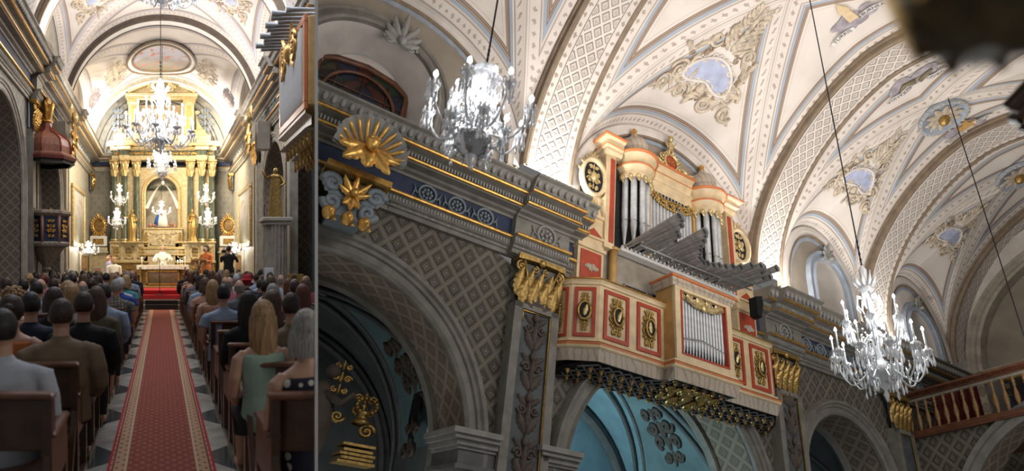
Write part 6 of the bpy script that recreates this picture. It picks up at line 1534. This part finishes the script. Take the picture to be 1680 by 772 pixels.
# ---- organ on the right nave wall seen from the side
og=thing('nave_organ',LW(2.9,10.5,2.4),'organ case with white pipes jutting from the right nave wall','organ')
g=lambda s,o,z:wall_LR(s,o,z)
mb=MB(g); mb.bbox((10.55,.45,3.35),(2.1,.9,1.5),.02); mb.build('case_box',M['ochre'],og)
mb=MB(g); 
for a,b,c,d in ((9.55,11.6,4.02,4.15),(9.55,11.6,2.55,2.68),(11.48,11.6,2.68,4.02),(9.55,9.67,2.68,4.02)): mb.bbox(((a+b)/2,.93,(c+d)/2),(b-a,.06,d-c),.01)
mb.build('case_frame',M['orange'],og)
for i in range(14):
    mb=MB(g); x=9.78+.125*i; mb.lathe([(.01,2.7),(.05,2.95),(.05,3.98)],(x,.94,0),8); mb.build('front_pipe',M['plaster_w'],og)
mb=MB(lambda a,y,b:g(10.6+a,.98-y,3.85+b)); ornament(mb,0,0,1.7,.3,120,0,.04,0,1); mb.build('gilded_valance',M['gold'],og)
mb=MB(g); plan_sweep(mb,[(13.1,.0),(12.6,.5),(11.6,.55),(11.6,.98),(9.4,.98)],[(0,2.2),(.1,2.25),(.1,2.4),(0,2.45),(0,2.5)]); mb.face([mb.pt(p) for p in ((13.1,0,2.2),(12.6,.5,2.2),(11.6,.55,2.2),(11.6,.98,2.2),(9.4,.98,2.2),(9.4,0,2.2))]); mb.build('balcony_moulding',M['omarble'],og)
mb=MB(g); plan_sweep(mb,[(13.0,.0),(12.55,.48),(11.6,.53)],[(0,2.45),(0,3.05),(.04,3.08),(.04,3.12),(-.1,3.12)]); mb.build('parapet',M['ocream'],og)
mb=MB(lambda a,y,b:g(12.1+a,.56-y,2.78+b)); ornament(mb,0,0,.5,.5,121,0,.04,0,1); ornament(mb,.7,.0,.3,.5,122,0,.04,.0,1); mb.build('gilded_carving',M['gold_d'],og)
for j in range(4):
    for i in range(12):
        mb=MB(g); mb.lathe([(.001,1.98),(.03,2.0),(.05,2.1),(.03,2.14),(.06,2.2)],(9.6+.28*i+.14*(j%2),.1+.24*j,0),8); 
        if .1+.24*j<.5 or i<7: mb.build('turned_boss',M['gold_d'],og)
for i in range(12):
    mb=MB(g); v_=10.1+.17*i; L=.5+.5*abs(math.sin(i*1.1)); L*=.5; mb.tube([(v_,.5,4.45),(v_,.9+L*.5,4.45),(v_,.9+L,4.45)],[.03,.045,.06],10); mb.build('horizontal_trumpet',M['pipe_d'],og)
mb=MB(g); mb.bbox((11.0,.2,4.9),(2.6,.5,1.6),.03); mb.build('upper_case',M['ochre'],og)
# ---------------------------------------------------------------- pews
YAW=math.atan2(-SK,1.0)
def pew(v,u0,u1,lab,nb=None):
    t=thing('church_pew',LW((u0+u1)/2,v,FL),lab,'pew','wooden pews in rows both sides of the aisle')
    end=u0 if abs(u0)<abs(u1) else u1; far=u1 if end==u0 else u0
    g=LW; m=M['wood']; hb=.95
    mb=MB(g); mb.bbox(((u0+u1)/2,v+.03,FL+.76),(abs(u1-u0),.03,.30),.008); mb.build('backrest',m,t)
    mb=MB(g); mb.bbox(((u0+u1)/2,v+.00,FL+.935),(abs(u1-u0)+.03,.10,.035),.012); mb.build('top_rail',M['woodr'],t)
    mb=MB(g); mb.bbox(((u0+u1)/2,v+.27,FL+.44),(abs(u1-u0),.40,.035),.01); mb.build('seat',M['woodr'],t)
    mb=MB(g); mb.bbox(((u0+u1)/2,v-.27,FL+.17),(abs(u1-u0)-.1,.18,.03),.008); mb.build('kneeler',M['woodr'],t)
    for e,s_ in ((end,1),(far,-1)):
        if abs(e)>3.1: continue
        x=e+(.025 if (e>0)==(s_>0) else -.025)
        mb=MB(lambda y,x_,z:LW(x+x_,v+y,FL+z))
        mb.prism([(.0,0),(.07,0),(.07,.40),(.46,.40),(.46,.0),(.52,.0),(.52,.46),(.50,.66),(.42,.69),(.10,.69),(.05,.95),(-.03,.95),(-.03,.5),(.0,.3)],-.025,.025); mb.build('end_panel',m,t)
        mb=MB(lambda y,x_,z:LW(x+x_,v+y,FL+z)); mb.bbox((.26,0,.70),(.50,.085,.035),.012); mb.build('armrest',M['woodr'],t)
        mb=MB(lambda y,x_,z:LW(x+x_,v+y,FL+z)); mb.prism([(-.36,.0),(-.31,.0),(.02,.60),(-.03,.60)],-.02,.02); mb.prism([(-.36,.0),(.5,.0),(.5,.05),(-.36,.05)],-.03,.03); mb.build('leg',m,t)
    return t
ROWS=[3.25+.98*i for i in range(17)]
for i,v in enumerate(ROWS):
    o=['nearest','second','third','fourth','fifth','sixth','seventh','eighth','ninth','tenth','eleventh','twelfth','thirteenth','fourteenth','fifteenth','sixteenth','last'][i]
    pew(v,-3.15 if not 13.6<v<16 else -2.3,-.62,'%s dark wooden pew from the front on the left of the aisle'%o if i<16 else 'dark wooden pew closest to the altar on the left of the aisle')
    pew(v,.62,3.15,'%s dark wooden pew from the front on the right of the aisle'%o if i<16 else 'dark wooden pew closest to the altar on the right of the aisle')
# ---------------------------------------------------------------- people
def remesh(mb,name,mats,vox):
    o=mb.build(name,mats,origin=None); md=o.modifiers.new('r','REMESH'); md.mode='VOXEL'; md.voxel_size=vox; md.use_smooth_shade=True
    dg=bpy.context.evaluated_depsgraph_get(); dg.update(); me=bpy.data.meshes.new_from_object(o.evaluated_get(dg)); me.name=name
    bpy.data.objects.remove(o); 
    for m_ in (mats if isinstance(mats,list) else [mats]):
        if m_.name not in [x.name for x in me.materials if x]: me.materials.append(m_)
    return me
def fingers(mb,c,dirv,side,up=Vector((0,0,1)),k=1.0):
    d=Vector(dirv).normalized(); s_=Vector(side).normalized(); c=Vector(c); dn=-up
    mb.ell(c+d*.04*k,(.038*k,.05*k,.022*k),0,10,6)
    for i,L in enumerate((.062,.074,.070,.055)):
        b=c+d*.08*k+s_*(-.028+.0185*i)*k; mb.tube([b-d*.03*k,b+d*L*.45*k+dn*.006*k,b+d*L*.8*k+dn*.022*k,b+d*L*.9*k+dn*.04*k],[.010*k,.009*k,.008*k,.007*k],6)
    b=c+d*.02*k-s_*.035*k; mb.tube([b,b-s_*.022*k+d*.025*k,b-s_*.026*k+d*.055*k+dn*.01*k],[.012*k,.010*k,.008*k],6)
def head(mb,c=(0,.02,1.27),tilt=0):
    x,y,z=c
    def hf(a,b):
        t_=2*pi*a; p=pi*b; X=.078*sin(p)*cos(t_); Y=.098*sin(p)*sin(t_); Zz=-.122*cos(p)
        if Zz<0: X*=1-.28*(-Zz/.122)**1.5; Y*=1-.10*(-Zz/.122); Y+=.012*(-Zz/.122)
        if Y>0.05 and abs(Zz+.005)<.02 and abs(X)<.05: Y-=.008
        return (x+X,y+Y,z+Zz)
    mb.grid(hf,24,18,0,True,cu=True)
    mb.tube([(x,y+.095,z+.02),(x,y+.112,z-.015),(x,y+.12,z-.03),(x,y+.10,z-.042)],[.009,.012,.016,.008],8)
    for sx in(-1,1):
        mb.ell((x+sx*.080,y-.005,z-.01),(.012,.022,.034),0,8,6); mb.ell((x+sx*.03,y+.085,z+.004),(.014,.010,.009),0,8,6); mb.ell((x+sx*.032,y+.088,z+.024),(.020,.010,.006),0,8,5)
    mb.ell((x,y+.092,z-.062),(.026,.012,.008),0,8,5); mb.ell((x,y+.085,z-.098),(.022,.018,.016),0,8,6)
def seated_body(w=1.0,arm='lap'):
    mb=MB(); 
    loft(mb,[(0,.02,.42,.17*w,.12),(0,.02,.55,.165*w,.115),(0,.01,.70,.145*w,.10),(0,.0,.85,.165*w,.105),(0,.0,.97,.19*w,.105),(0,.0,1.03,.175*w,.085),(0,.0,1.07,.10*w,.065),(0,.01,1.10,.056,.056),(0,.02,1.19,.054,.056)],20)
    head(mb)
    for sx in(-1,1):
        mb.tube([(sx*.15*w,.0,1.00),(sx*.205*w,-.01,.97),(sx*.235*w,-.02,.85),(sx*.245*w,.02,.72),(sx*.21*w,.14,.64),(sx*.12,.27,.63)],[.055,.056,.048,.042,.036,.027],10)
        fingers(mb,(sx*.12,.27,.62),(-sx*.35,1,-.1),(sx,.3,0))
        mb.tube([(sx*.09,.02,.50),(sx*.10,.22,.53),(sx*.11,.46,.51),(sx*.11,.50,.46),(sx*.11,.49,.28),(sx*.11,.47,.09)],[.085,.08,.062,.056,.05,.036],10)
        mb.tube([(sx*.11,.45,.06),(sx*.115,.55,.05),(sx*.12,.68,.035)],[.042,.04,.03],8)
    return mb
def seated_clothes(w=1.0,sleeve='long',neck=1.075,kind='shirt'):
    mb=MB(); d=.014 if kind=='shirt' else .026
    R_=[(0,.02,.44,.17*w+d,.12+d),(0,.02,.55,.168*w+d,.118+d),(0,.01,.70,.152*w+d,.105+d),(0,.0,.85,.168*w+d,.107+d),(0,.0,.96,.192*w+d,.107+d)]
    if neck>1.05: R_+=[(0,.0,1.03,.176*w+d,.088+d),(0,.0,1.065,.11*w+d,.07+d),(0,.01,1.095,.068,.068),(0,.01,1.12,.064,.064)]
    else: R_+=[(0,.0,1.0,.186*w+d,.10+d),(0,.0,1.02,.17*w,.08)]
    loft(mb,R_,20)
    for sx in(-1,1):
        if sleeve=='none': continue
        P=[(sx*.13*w,.0,1.0),(sx*.205*w,-.01,.975),(sx*.237*w,-.02,.85),(sx*.247*w,.02,.72),(sx*.212*w,.14,.64),(sx*.14,.25,.63)]; r=[.06,.062,.054,.048,.042,.034]
        n=6 if sleeve=='long' else 3
        if sleeve=='short': P[2]=(sx*.235*w,-.02,.87); r[2]=.062
        mb.tube(P[:n],[q+(d-.01) for q in r[:n]],10)
    return mb
def seated_legs(kind='trousers'):
    mb=MB()
    loft(mb,[(0,.03,.415,.19,.14),(0,.03,.55,.178,.13)],18)
    for sx in(-1,1):
        mb.tube([(sx*.09,.02,.50),(sx*.10,.22,.53),(sx*.11,.46,.51),(sx*.11,.505,.46),(sx*.11,.49,.28),(sx*.11,.47,.11)],[.095,.09,.074,.068,.062,.055] if kind=='trousers' else [.10,.10,.085,.075,.05,.02],10)
    if kind!='trousers': mb.ell((0,.28,.5),(.16,.25,.07),0,12,8)
    return mb
def hairmesh(st,c=(0,.02,1.27)):
    x,y,z=c; mb=MB(); rnd=random.Random(hash(st)%1000 if False else len(st)*7)
    def cap(rx,ry,rz,cut,off=(0,-.012,.012)):
        def hf(a,b):
            t_=2*pi*a; front=max(0,sin(t_)); p=b*(pi*(cut-.30*front)); wv=1+.018*sin(t_*14+p*4)*sin(p*3)+.010*sin(t_*37+p*11); q=max(0,b-.72)/.28; wv*=1-.13*q*q
            return (x+off[0]+rx*wv*sin(p)*cos(t_),y+off[1]+ry*wv*sin(p)*sin(t_),z+off[2]+rz*cos(p))
        mb.grid(hf,36,14,0,True,cu=True)
    if st=='short': cap(.085,.104,.130,.66)
    elif st=='bald':
        def hf(a,b): t_=pi+pi*a; return (x+.086*cos(t_)*(1-.1*b),y-.005+.104*sin(t_)*(1-.12*b),z+.03-.09*b)
        mb.grid(hf,20,5,0,True)
    else: cap(.094,.112,.134,.74)
    if st=='long':
        def hf(a,b):
            t_=pi*.92+pi*1.16*a; zz=z+.02-b*.36; r=1+.12*sin(b*pi)-.25*b*b; wv=1+.035*sin(a*40+b*6); return (x+.100*r*wv*cos(t_),y-.02+(.108-.01*b)*r*wv*sin(t_)-.015*b,zz)
        mb.grid(hf,44,14,0,True)
        mb.grid(lambda a,b:(x+.085*(2*a-1)*(1-.3*b),y-.075-.02*sin(pi*a),z-.05-.28*b),10,8,0,True)
    if st=='bob':
        def hf(a,b):
            t_=pi*.90+pi*1.2*a; r=1+.16*sin(b*pi*.8); return (x+.098*r*cos(t_),y-.012+.108*r*sin(t_),z+.02-.16*b)
        mb.grid(hf,36,8,0,True)
    if st=='curly':
        for i in range(70):
            a=rnd.uniform(0,2*pi); zz=rnd.uniform(-.09,.13); 
            if sin(a)>.35 and zz<.06: continue
            q=math.sqrt(max(0,1-(zz/.15)**2)); mb.ell((x+.098*q*cos(a),y-.015+.110*q*sin(a),z+zz),(.03,.03,.028),0,6,5)
    if st=='bun':
        mb.ell((x,y-.12,z+.03),(.045,.04,.045),0,12,8)
    if st=='hat':
        mb.lathe([(.001,.15),(.07,.145),(.09,.10),(.095,.05),(.17,.035),(.175,.028),(.095,.03)],(x,y-.01,z),20)
    return mb.build('hair',M['wood'],origin=None)
def takemesh(o): me=o.data; bpy.data.objects.remove(o); return me
BODY={k:remesh(seated_body(w_),'body',M['skin'],.0095) for k,w_ in (('m',1.08),('f',.90))}
CL={}
for g_,w_ in (('m',1.08),('f',.90)):
    for sl,nk,kd in (('long',1.08,'shirt'),('long',1.08,'jacket'),('short',1.08,'shirt'),('none',1.0,'shirt')):
        CL[(g_,sl,kd)]=remesh(seated_clothes(w_,sl,nk,kd),'shirt',M['cloth'],.013)
LEG={k:remesh(seated_legs(k),k,M['black'],.016) for k in ('trousers','skirt')}
HAIR={k:takemesh(hairmesh(k)) for k in ('short','bald','long','bob','curly','bun','hat')}
def fabric(n,c,r=.85): 
    if n not in FM: FM[n]=simple(n,c,r,var=.22,scale=7,bump=.08)
    return FM[n]
FM={}
FAB={'navy suit':(.012,.018,.04),'black':(.010,.010,.012),'tan':(.20,.145,.09),'white':(.46,.50,.56),'light blue':(.30,.38,.50),'mint':(.30,.44,.36),'turquoise':(.08,.32,.34),'orange':(.55,.17,.05),'red':(.42,.02,.03),'pink':(.55,.16,.22),'grey':(.12,.12,.13),'peach':(.52,.28,.20),'royal blue':(.02,.05,.26),'olive':(.12,.11,.06),'lilac':(.30,.26,.40)}
HC={'black':(.010,.008,.007),'dark brown':(.030,.016,.010),'brown':(.09,.045,.022),'blonde':(.36,.22,.10),'grey':(.28,.27,.25),'white':(.5,.5,.48),'auburn':(.12,.035,.015)}
M['dots']=fabricdots('polka_dot_fabric',(.012,.014,.03),(.60,.58,.50)); M['patt']=fabricdots('patterned_shirt_fabric',(.10,.10,.09),(.30,.24,.15),.05)
def hairmat(k,c):
    t=NT('hair_'+k.replace(' ','_')); co=t.n('ShaderNodeTexCoord').outputs['Object']; mp=t.n('ShaderNodeMapping'); mp.inputs['Scale'].default_value=(90,90,9); t.l(co,mp.inputs[0])
    nz=t.noise(1.0,3,mp.outputs[0]); cc=t.ramp(nz,[(.3,tuple(x*.45 for x in c)),(.7,tuple(min(1,x*1.5) for x in c))],False); t.base(cc,.5); t.bump(nz,.8,.01); return t.mat
M['hcol']={k:hairmat(k,c) for k,c in HC.items()}
BALDSK=M['skin']
def person(u,v,gender,sleeve,kind,colr,hair,hcol,lab,scale=1.0,dz=0,wx=.92,turn=0,bottom='trousers'):
    e=thing('person',LW(u,v,FL+dz),lab,'person','people seated in the pews'); e.rotation_euler=(0,0,YAW+turn); e.scale=(scale*wx,scale,scale)
    def ch(me,nm,mat,par):
        o=bpy.data.objects.new(nm,me); col.objects.link(o); o.parent=par
        o.material_slots[0].link='OBJECT'; o.material_slots[0].material=mat; return o
    b=ch(BODY[gender],'body',M['skin'],e)
    m_=M['dots'] if colr=='dots' else (M['patt'] if colr=='patt' else fabric(colr.replace(' ','_')+'_fabric',FAB[colr]))
    ch(CL[(gender,sleeve,kind)],'jacket' if kind=='jacket' else ('shirt' if gender=='m' else 'top'),m_,e)
    ch(LEG[bottom],bottom,fabric('black_fabric',FAB['black']),e)
    ch(HAIR[hair],'hair' if hair!='hat' else 'hat',M['hcol'][hcol] if hair!='hat' else fabric('red_fabric',FAB['red']),e)
    return e
def PX(x,v): return (x-265)*v/936.0
EXP=[ # x px, v, gender, sleeve, kind, colour, hair, haircolour, label
(2,3.50,'m','long','shirt','white','short','black','man with short black hair in a pale shirt at the left edge, nearest row'),
(100,4.45,'m','long','jacket','tan','short','dark brown','man in a tan jacket on the second row left of the aisle'),
(18,4.9,'f','none','shirt','orange','bun','dark brown','woman in an orange sleeveless top at the left edge behind the pale shirt man'),
(50,5.45,'m','long','jacket','navy suit','short','black','man in a dark navy jacket left of the tan jacket man'),
(137,5.45,'m','long','jacket','black','short','dark brown','man in a black suit by the aisle in front of the tan jacket man'),
(88,6.40,'f','long','shirt','black','bob','dark brown','woman with bobbed brown hair in black, third row left'),
(22,6.5,'f','none','shirt','peach','curly','blonde','woman with curly fair hair and bare shoulders near the left edge'),
(118,7.3,'f','short','shirt','white','long','blonde','woman with long straight blonde hair left of the aisle'),
(158,6.6,'f','long','shirt','olive','long','brown','woman with long brown wavy hair beside the aisle on the left'),
(171,7.45,'m','long','shirt','light blue','short','black','man in a light blue shirt with dark hair beside the aisle on the left'),
(190,9.3,'m','short','shirt','patt','short','grey','grey haired man in a patterned shirt on the left aisle side'),
(206,12.2,'f','short','shirt','turquoise','bob','blonde','woman in a turquoise top at the left aisle end further forward'),
(197,10.4,'m','short','shirt','royal blue','short','white','white haired man in a blue printed shirt left of the aisle'),
(60,8.4,'m','long','shirt','light blue','short','black','man in a pale blue shirt in the middle of the left pews'),
(432,4.30,'f','none','shirt','mint','long','blonde','woman with long blonde hair and mint green top on the right'),
(503,3.45,'f','none','shirt','dots','bob','grey','woman in a polka dot dress with short pale hair at the lower right'),
(478,5.30,'m','long','jacket','tan','short','dark brown','man in a brown jacket beside the blonde woman'),
(448,5.75,'f','long','shirt','black','long','brown','woman with long light brown hair beside the man in the brown jacket'),
(408,5.6,'f','long','shirt','black','long','black','woman with long black hair dressed in black on the right aisle side'),
(367,7.3,'m','short','shirt','light blue','short','black','man in a pale blue short sleeved shirt beside the right aisle'),
(349,9.0,'f','none','shirt','peach','long','blonde','woman with long blonde hair and bare back beside the right aisle'),
(337,10.3,'f','short','shirt','peach','bob','brown','woman with brown bob and peach top by the right aisle'),
(331,12.2,'f','short','shirt','grey','bob','dark brown','dark haired woman at the right aisle end further forward'),
(393,9.2,'m','long','jacket','grey','bald','grey','balding man in a grey jacket in the right pews'),
(377,11.0,'m','long','shirt','pink','bald','grey','balding man in a pink shirt in the right pews'),
(436,9.2,'m','long','jacket','navy suit','short','black','man in a dark blue suit with black hair in the right pews'),
(448,7.4,'f','long','shirt','grey','bob','grey','woman with short streaked hair in the right pews'),
(497,7.3,'f','none','shirt','red','long','auburn','woman in red with long auburn hair near the right edge'),
(405,12.2,'f','long','shirt','black','hat','black','woman wearing a red hat far forward on the right'),
(388,13.5,'m','long','shirt','white','short','white','white haired man in a white shirt far forward on the right'),
(484,9.3,'m','long','jacket','black','short','white','white haired man in a dark jacket near the right wall'),
]
random.seed(21)
occ=[(a[0],a[1]) for a in EXP]
for a in EXP: person(PX(a[0],a[1]),a[1],*a[2:9],bottom='trousers' if a[2]=='m' else 'skirt')
adj={'short':'short','bald':'thinning','long':'long','bob':'bobbed','curly':'curly','bun':'pinned up'}
seen=set(); k=0
for i,v in enumerate(ROWS):
    if i<3: continue
    vv=v+.20
    for sg in(-1,1):
        us=[.88+.56*j+random.uniform(-.07,.07) for j in range(5)]
        for u_ in us:
            u=sg*u_; x=265+936*u/vv
            if x<-15 or x>517 or abs(u)>3.15: continue
            if any(abs(x-ox)<936*.42/max(vv,ov) and abs(vv-ov)<.85 for ox,ov in occ): continue
            if random.random()<(.10 if i>5 else .3): continue
            occ.append((x,vv))
            g_=random.choice('mf'); h=random.choice(['short','short','short','bald'] if g_=='m' else ['long','bob','curly','bun','long'])
            hc=random.choice(['black','dark brown','brown','grey','dark brown'] if g_=='m' else ['black','dark brown','brown','blonde','auburn','grey'])
            if h=='bald': hc='grey'
            sl,kd=random.choice([('long','jacket'),('long','shirt'),('short','shirt')] if g_=='m' else [('none','shirt'),('short','shirt'),('long','shirt')])
            cc=random.choice(['navy suit','black','white','light blue','grey','navy suit'] if g_=='m' else ['black','peach','red','royal blue','white','turquoise','pink','lilac','black','olive'])
            row='row %s'%('four five six seven eight nine ten eleven twelve thirteen fourteen fifteen sixteen seventeen'.split()[i-3])
            pos={0:'at the aisle',1:'second in',2:'mid pew',3:'fourth in',4:'by the wall'}[us.index(u_)]
            lab='%s in %s, %s %s hair, %s %s, %s'%('man' if g_=='m' else 'woman',cc,adj[h],hc,row,pos,'left' if sg<0 else 'right')
            person(u,vv,g_,sl,kd,cc,h,hc,lab,scale=random.uniform(.96,1.03),turn=random.uniform(-.12,.12))
# standing people
def standing(pos,lab,top,topm,hair,hcol,face=0,arms='down',robe=False,extra=None,h=1.0,skirt=None):
    e=thing('person',pos,lab,'person'); e.rotation_euler=(0,0,YAW+face); e.scale=(h,h,h)
    mb=MB(); loft(mb,[(0,0,.84,.16,.11),(0,0,.95,.165,.115),(0,0,1.1,.14,.10),(0,0,1.3,.18,.10),(0,0,1.40,.18,.09),(0,0,1.45,.10,.065),(0,.01,1.48,.056,.056),(0,.02,1.57,.054,.056)],20); head(mb,(0,.02,1.65))
    AR={'down':[(.17,0,1.38),(.22,-.01,1.33),(.24,0,1.1),(.23,.04,.86)],'camera':[(.17,0,1.38),(.23,.0,1.34),(.28,.16,1.2),(.09,.24,1.52)],'hold':[(.17,0,1.38),(.22,0,1.34),(.23,.03,1.12),(.08,.28,1.12)],'open':[(.17,0,1.38),(.22,.0,1.34),(.30,.1,1.14),(.28,.33,1.16)]}[arms]
    for sx in(-1,1):
        P=[(sx*a,b,c) for a,b,c in AR]; mb.tube(P,[.056,.055,.042,.028],10); d=Vector(P[-1])-Vector(P[-2]); fingers(mb,P[-1],d,(sx,0,.2))
        mb.tube([(sx*.09,0,.9),(sx*.10,.01,.5),(sx*.10,.0,.08)],[.088,.06,.038],10); mb.tube([(sx*.10,-.03,.04),(sx*.11,.08,.04),(sx*.12,.19,.03)],[.04,.04,.03],8)
    me=remesh(mb,'body',M['skin'],.0095); o=bpy.data.objects.new('body',me); col.objects.link(o); o.parent=e
    mb=MB()
    if robe: mb.grid(lambda a,b:((lerp(.30,.20,b)+.012*sin(a*2*pi*12)*(1-b))*cos(2*pi*a),(lerp(.22,.12,b))*sin(2*pi*a),lerp(.08,1.36,b)),48,10,0,True,cu=True)
    loft(mb,[(0,0,.86,.175,.125),(0,0,1.1,.155,.115),(0,0,1.3,.195,.115),(0,0,1.40,.195,.105),(0,0,1.45,.115,.08),(0,.01,1.49,.066,.066)],20)
    for sx in(-1,1): P=[(sx*a,b,c) for a,b,c in AR]; mb.tube(P[:4] if robe or arms!='x' else P[:3],[.062,.062,.05 if not robe else .08,.035 if not robe else .09],10)
    me=remesh(mb,'robe' if robe else 'jacket',topm,.014); o=bpy.data.objects.new(me.name,me); col.objects.link(o); o.parent=e
    if not robe:
        mb=MB(); loft(mb,[(0,0,.83,.175,.125),(0,0,.97,.172,.122)],16)
        if skirt: loft(mb,[(0,0,.25,.24,.2),(0,0,.6,.2,.16),(0,0,.95,.17,.12)],18)
        for sx in(-1,1): mb.tube([(sx*.09,0,.9),(sx*.10,.01,.5),(sx*.10,.0,.10)],[.098,.072,.055],10)
        me=remesh(mb,'skirt' if skirt else 'trousers',skirt or fabric('black_fabric',FAB['black']),.018); o=bpy.data.objects.new(me.name,me); col.objects.link(o); o.parent=e
    o=bpy.data.objects.new('hair',HAIR[hair].copy()); col.objects.link(o); o.parent=e; o.location=(0,0,.38); o.material_slots[0].link='OBJECT'; o.material_slots[0].material=M['hcol'][hcol]
    return e
D=-1.09
standing(LW(.05,24.5,D),'bald priest in white robe behind the altar with bowed head','robe',M['cloth'],'bald','grey',pi,'open',robe=True,h=1.0)
standing(LW(PX(339,22.6),22.6,D),'woman in an orange dress reading at the wooden lectern','dress',fabric('orange_fabric',FAB['orange']),'bob','dark brown',pi*.8,'hold',skirt=fabric('orange_fabric',FAB['orange']),h=.97)
standing(LW(PX(375,20.9),20.9,D-.13),'photographer in black holding up a camera at the right altar rail','jacket',fabric('black_fabric',FAB['black']),'short','black',-.25,'camera',h=1.0)
standing(LW(PX(411,22.6),22.6,D),'man in a dark suit standing by the right presbytery door','jacket',fabric('navy_suit_fabric',FAB['navy suit']),'short','dark brown',pi*.6,'down',h=.93)
standing(LW(PX(180,23.2),23.2,D-.25),'person in lilac standing behind the left altar rail','jacket',fabric('lilac_fabric',FAB['lilac']),'short','brown',pi*.7,'down',h=.9)
standing(LW(PX(187,22.5),22.5,D-.35),'fair haired person in white behind the left altar rail','jacket',M['cloth'],'bob','blonde',0,'down',h=.9)
cmf=LW(PX(375,20.9),20.9,D-.13)
t=thing('camera',cmf+Vector((-.35,.2,1.5)),'black photo camera with flash raised by the photographer','camera')
mb=MB(lambda a,y,b:cmf+Vector((-.28+a,.22+y,1.58+b))); mb.bbox((0,0,0),(.16,.08,.11),.015); mb.tube([(0,.04,0),(0,.14,0)],.04,12); mb.build('camera_body',M['iron'],t)
mb=MB(lambda a,y,b:cmf+Vector((-.28+a,.22+y,1.58+b))); mb.bbox((0,0,.10),(.07,.06,.08),.01); mb.build('flash_unit',M['paper'],t)
t=thing('lectern',LW(PX(326,22.2),22.2,D),'carved golden wooden lectern right of the altar','lectern')
g=lambda a,y,b:LW(PX(326,22.2)+a,22.2+y,D+b)
mb=MB(g); mb.lathe([(.22,0),(.2,.08),(.08,.12),(.06,.6),(.12,.7),(.07,.8),(.16,.95),(.001,.96)],(0,0,0),12); mb.build('turned_stand',M['woodg'],t)
mb=MB(g); mb.M=Matrix.Translation((0,0,1.05))@Matrix.Rotation(-.45,4,'X'); mb.bbox((0,0,0),(.62,.42,.06),.02); ornament(mb,0,-.1,.5,.4,130,0,.02,.2,1); mb.M=None; mb.build('sloping_desk',M['woodg'],t)
# ---------------------------------------------------------------- partition between the two places and clean ends
NRM=Vector((936.0,321.0,0)).normalized()
mb=MB(); d=Vector((-321.0,936.0,0)).normalized()
def pw(a,y,b): return d*a+NRM*y+Vector((0,0,b))
mb.F=pw; mb.box((26,0,2),(43,.022,26)); mb.build('wall_partition',M['white'],kind='structure')
def roots(o):
    while o.parent: o=o.parent
    return o
bpy.context.view_layer.update()
kill=[]
for o in list(sc.objects):
    if o.type!='MESH' or o.name.startswith('wall_partition'): continue
    sgn=SIDE.get(o.name,-1); mw=o.matrix_world
    cs=[(mw@Vector(c)).dot(NRM)*sgn for c in o.bound_box]
    if min(cs)>.012: continue
    if max(cs)<.012: kill.append(o); continue
    me=o.data.copy() if o.data.users>1 else o.data
    o.data=me
    inv=mw.inverted(); co=inv@(NRM*.0125*sgn); no=(mw.to_3x3().transposed()@NRM)*sgn
    bm=bmesh.new(); bm.from_mesh(me)
    bmesh.ops.bisect_plane(bm,geom=bm.verts[:]+bm.edges[:]+bm.faces[:],plane_co=co,plane_no=no.normalized(),clear_inner=True,dist=1e-6)
    if len(bm.faces)==0: kill.append(o)
    bm.to_mesh(me); bm.free()
for o in kill:
    for c in list(o.children): 
        if c not in kill: c.matrix_world=c.matrix_world.copy(); c.parent=o.parent
    bpy.data.objects.remove(o)
for o in list(sc.objects):
    if o.type=='EMPTY' and not [c for c in o.children if c.type=='MESH']:
        for c in list(o.children): bpy.data.objects.remove(c)
        bpy.data.objects.remove(o)
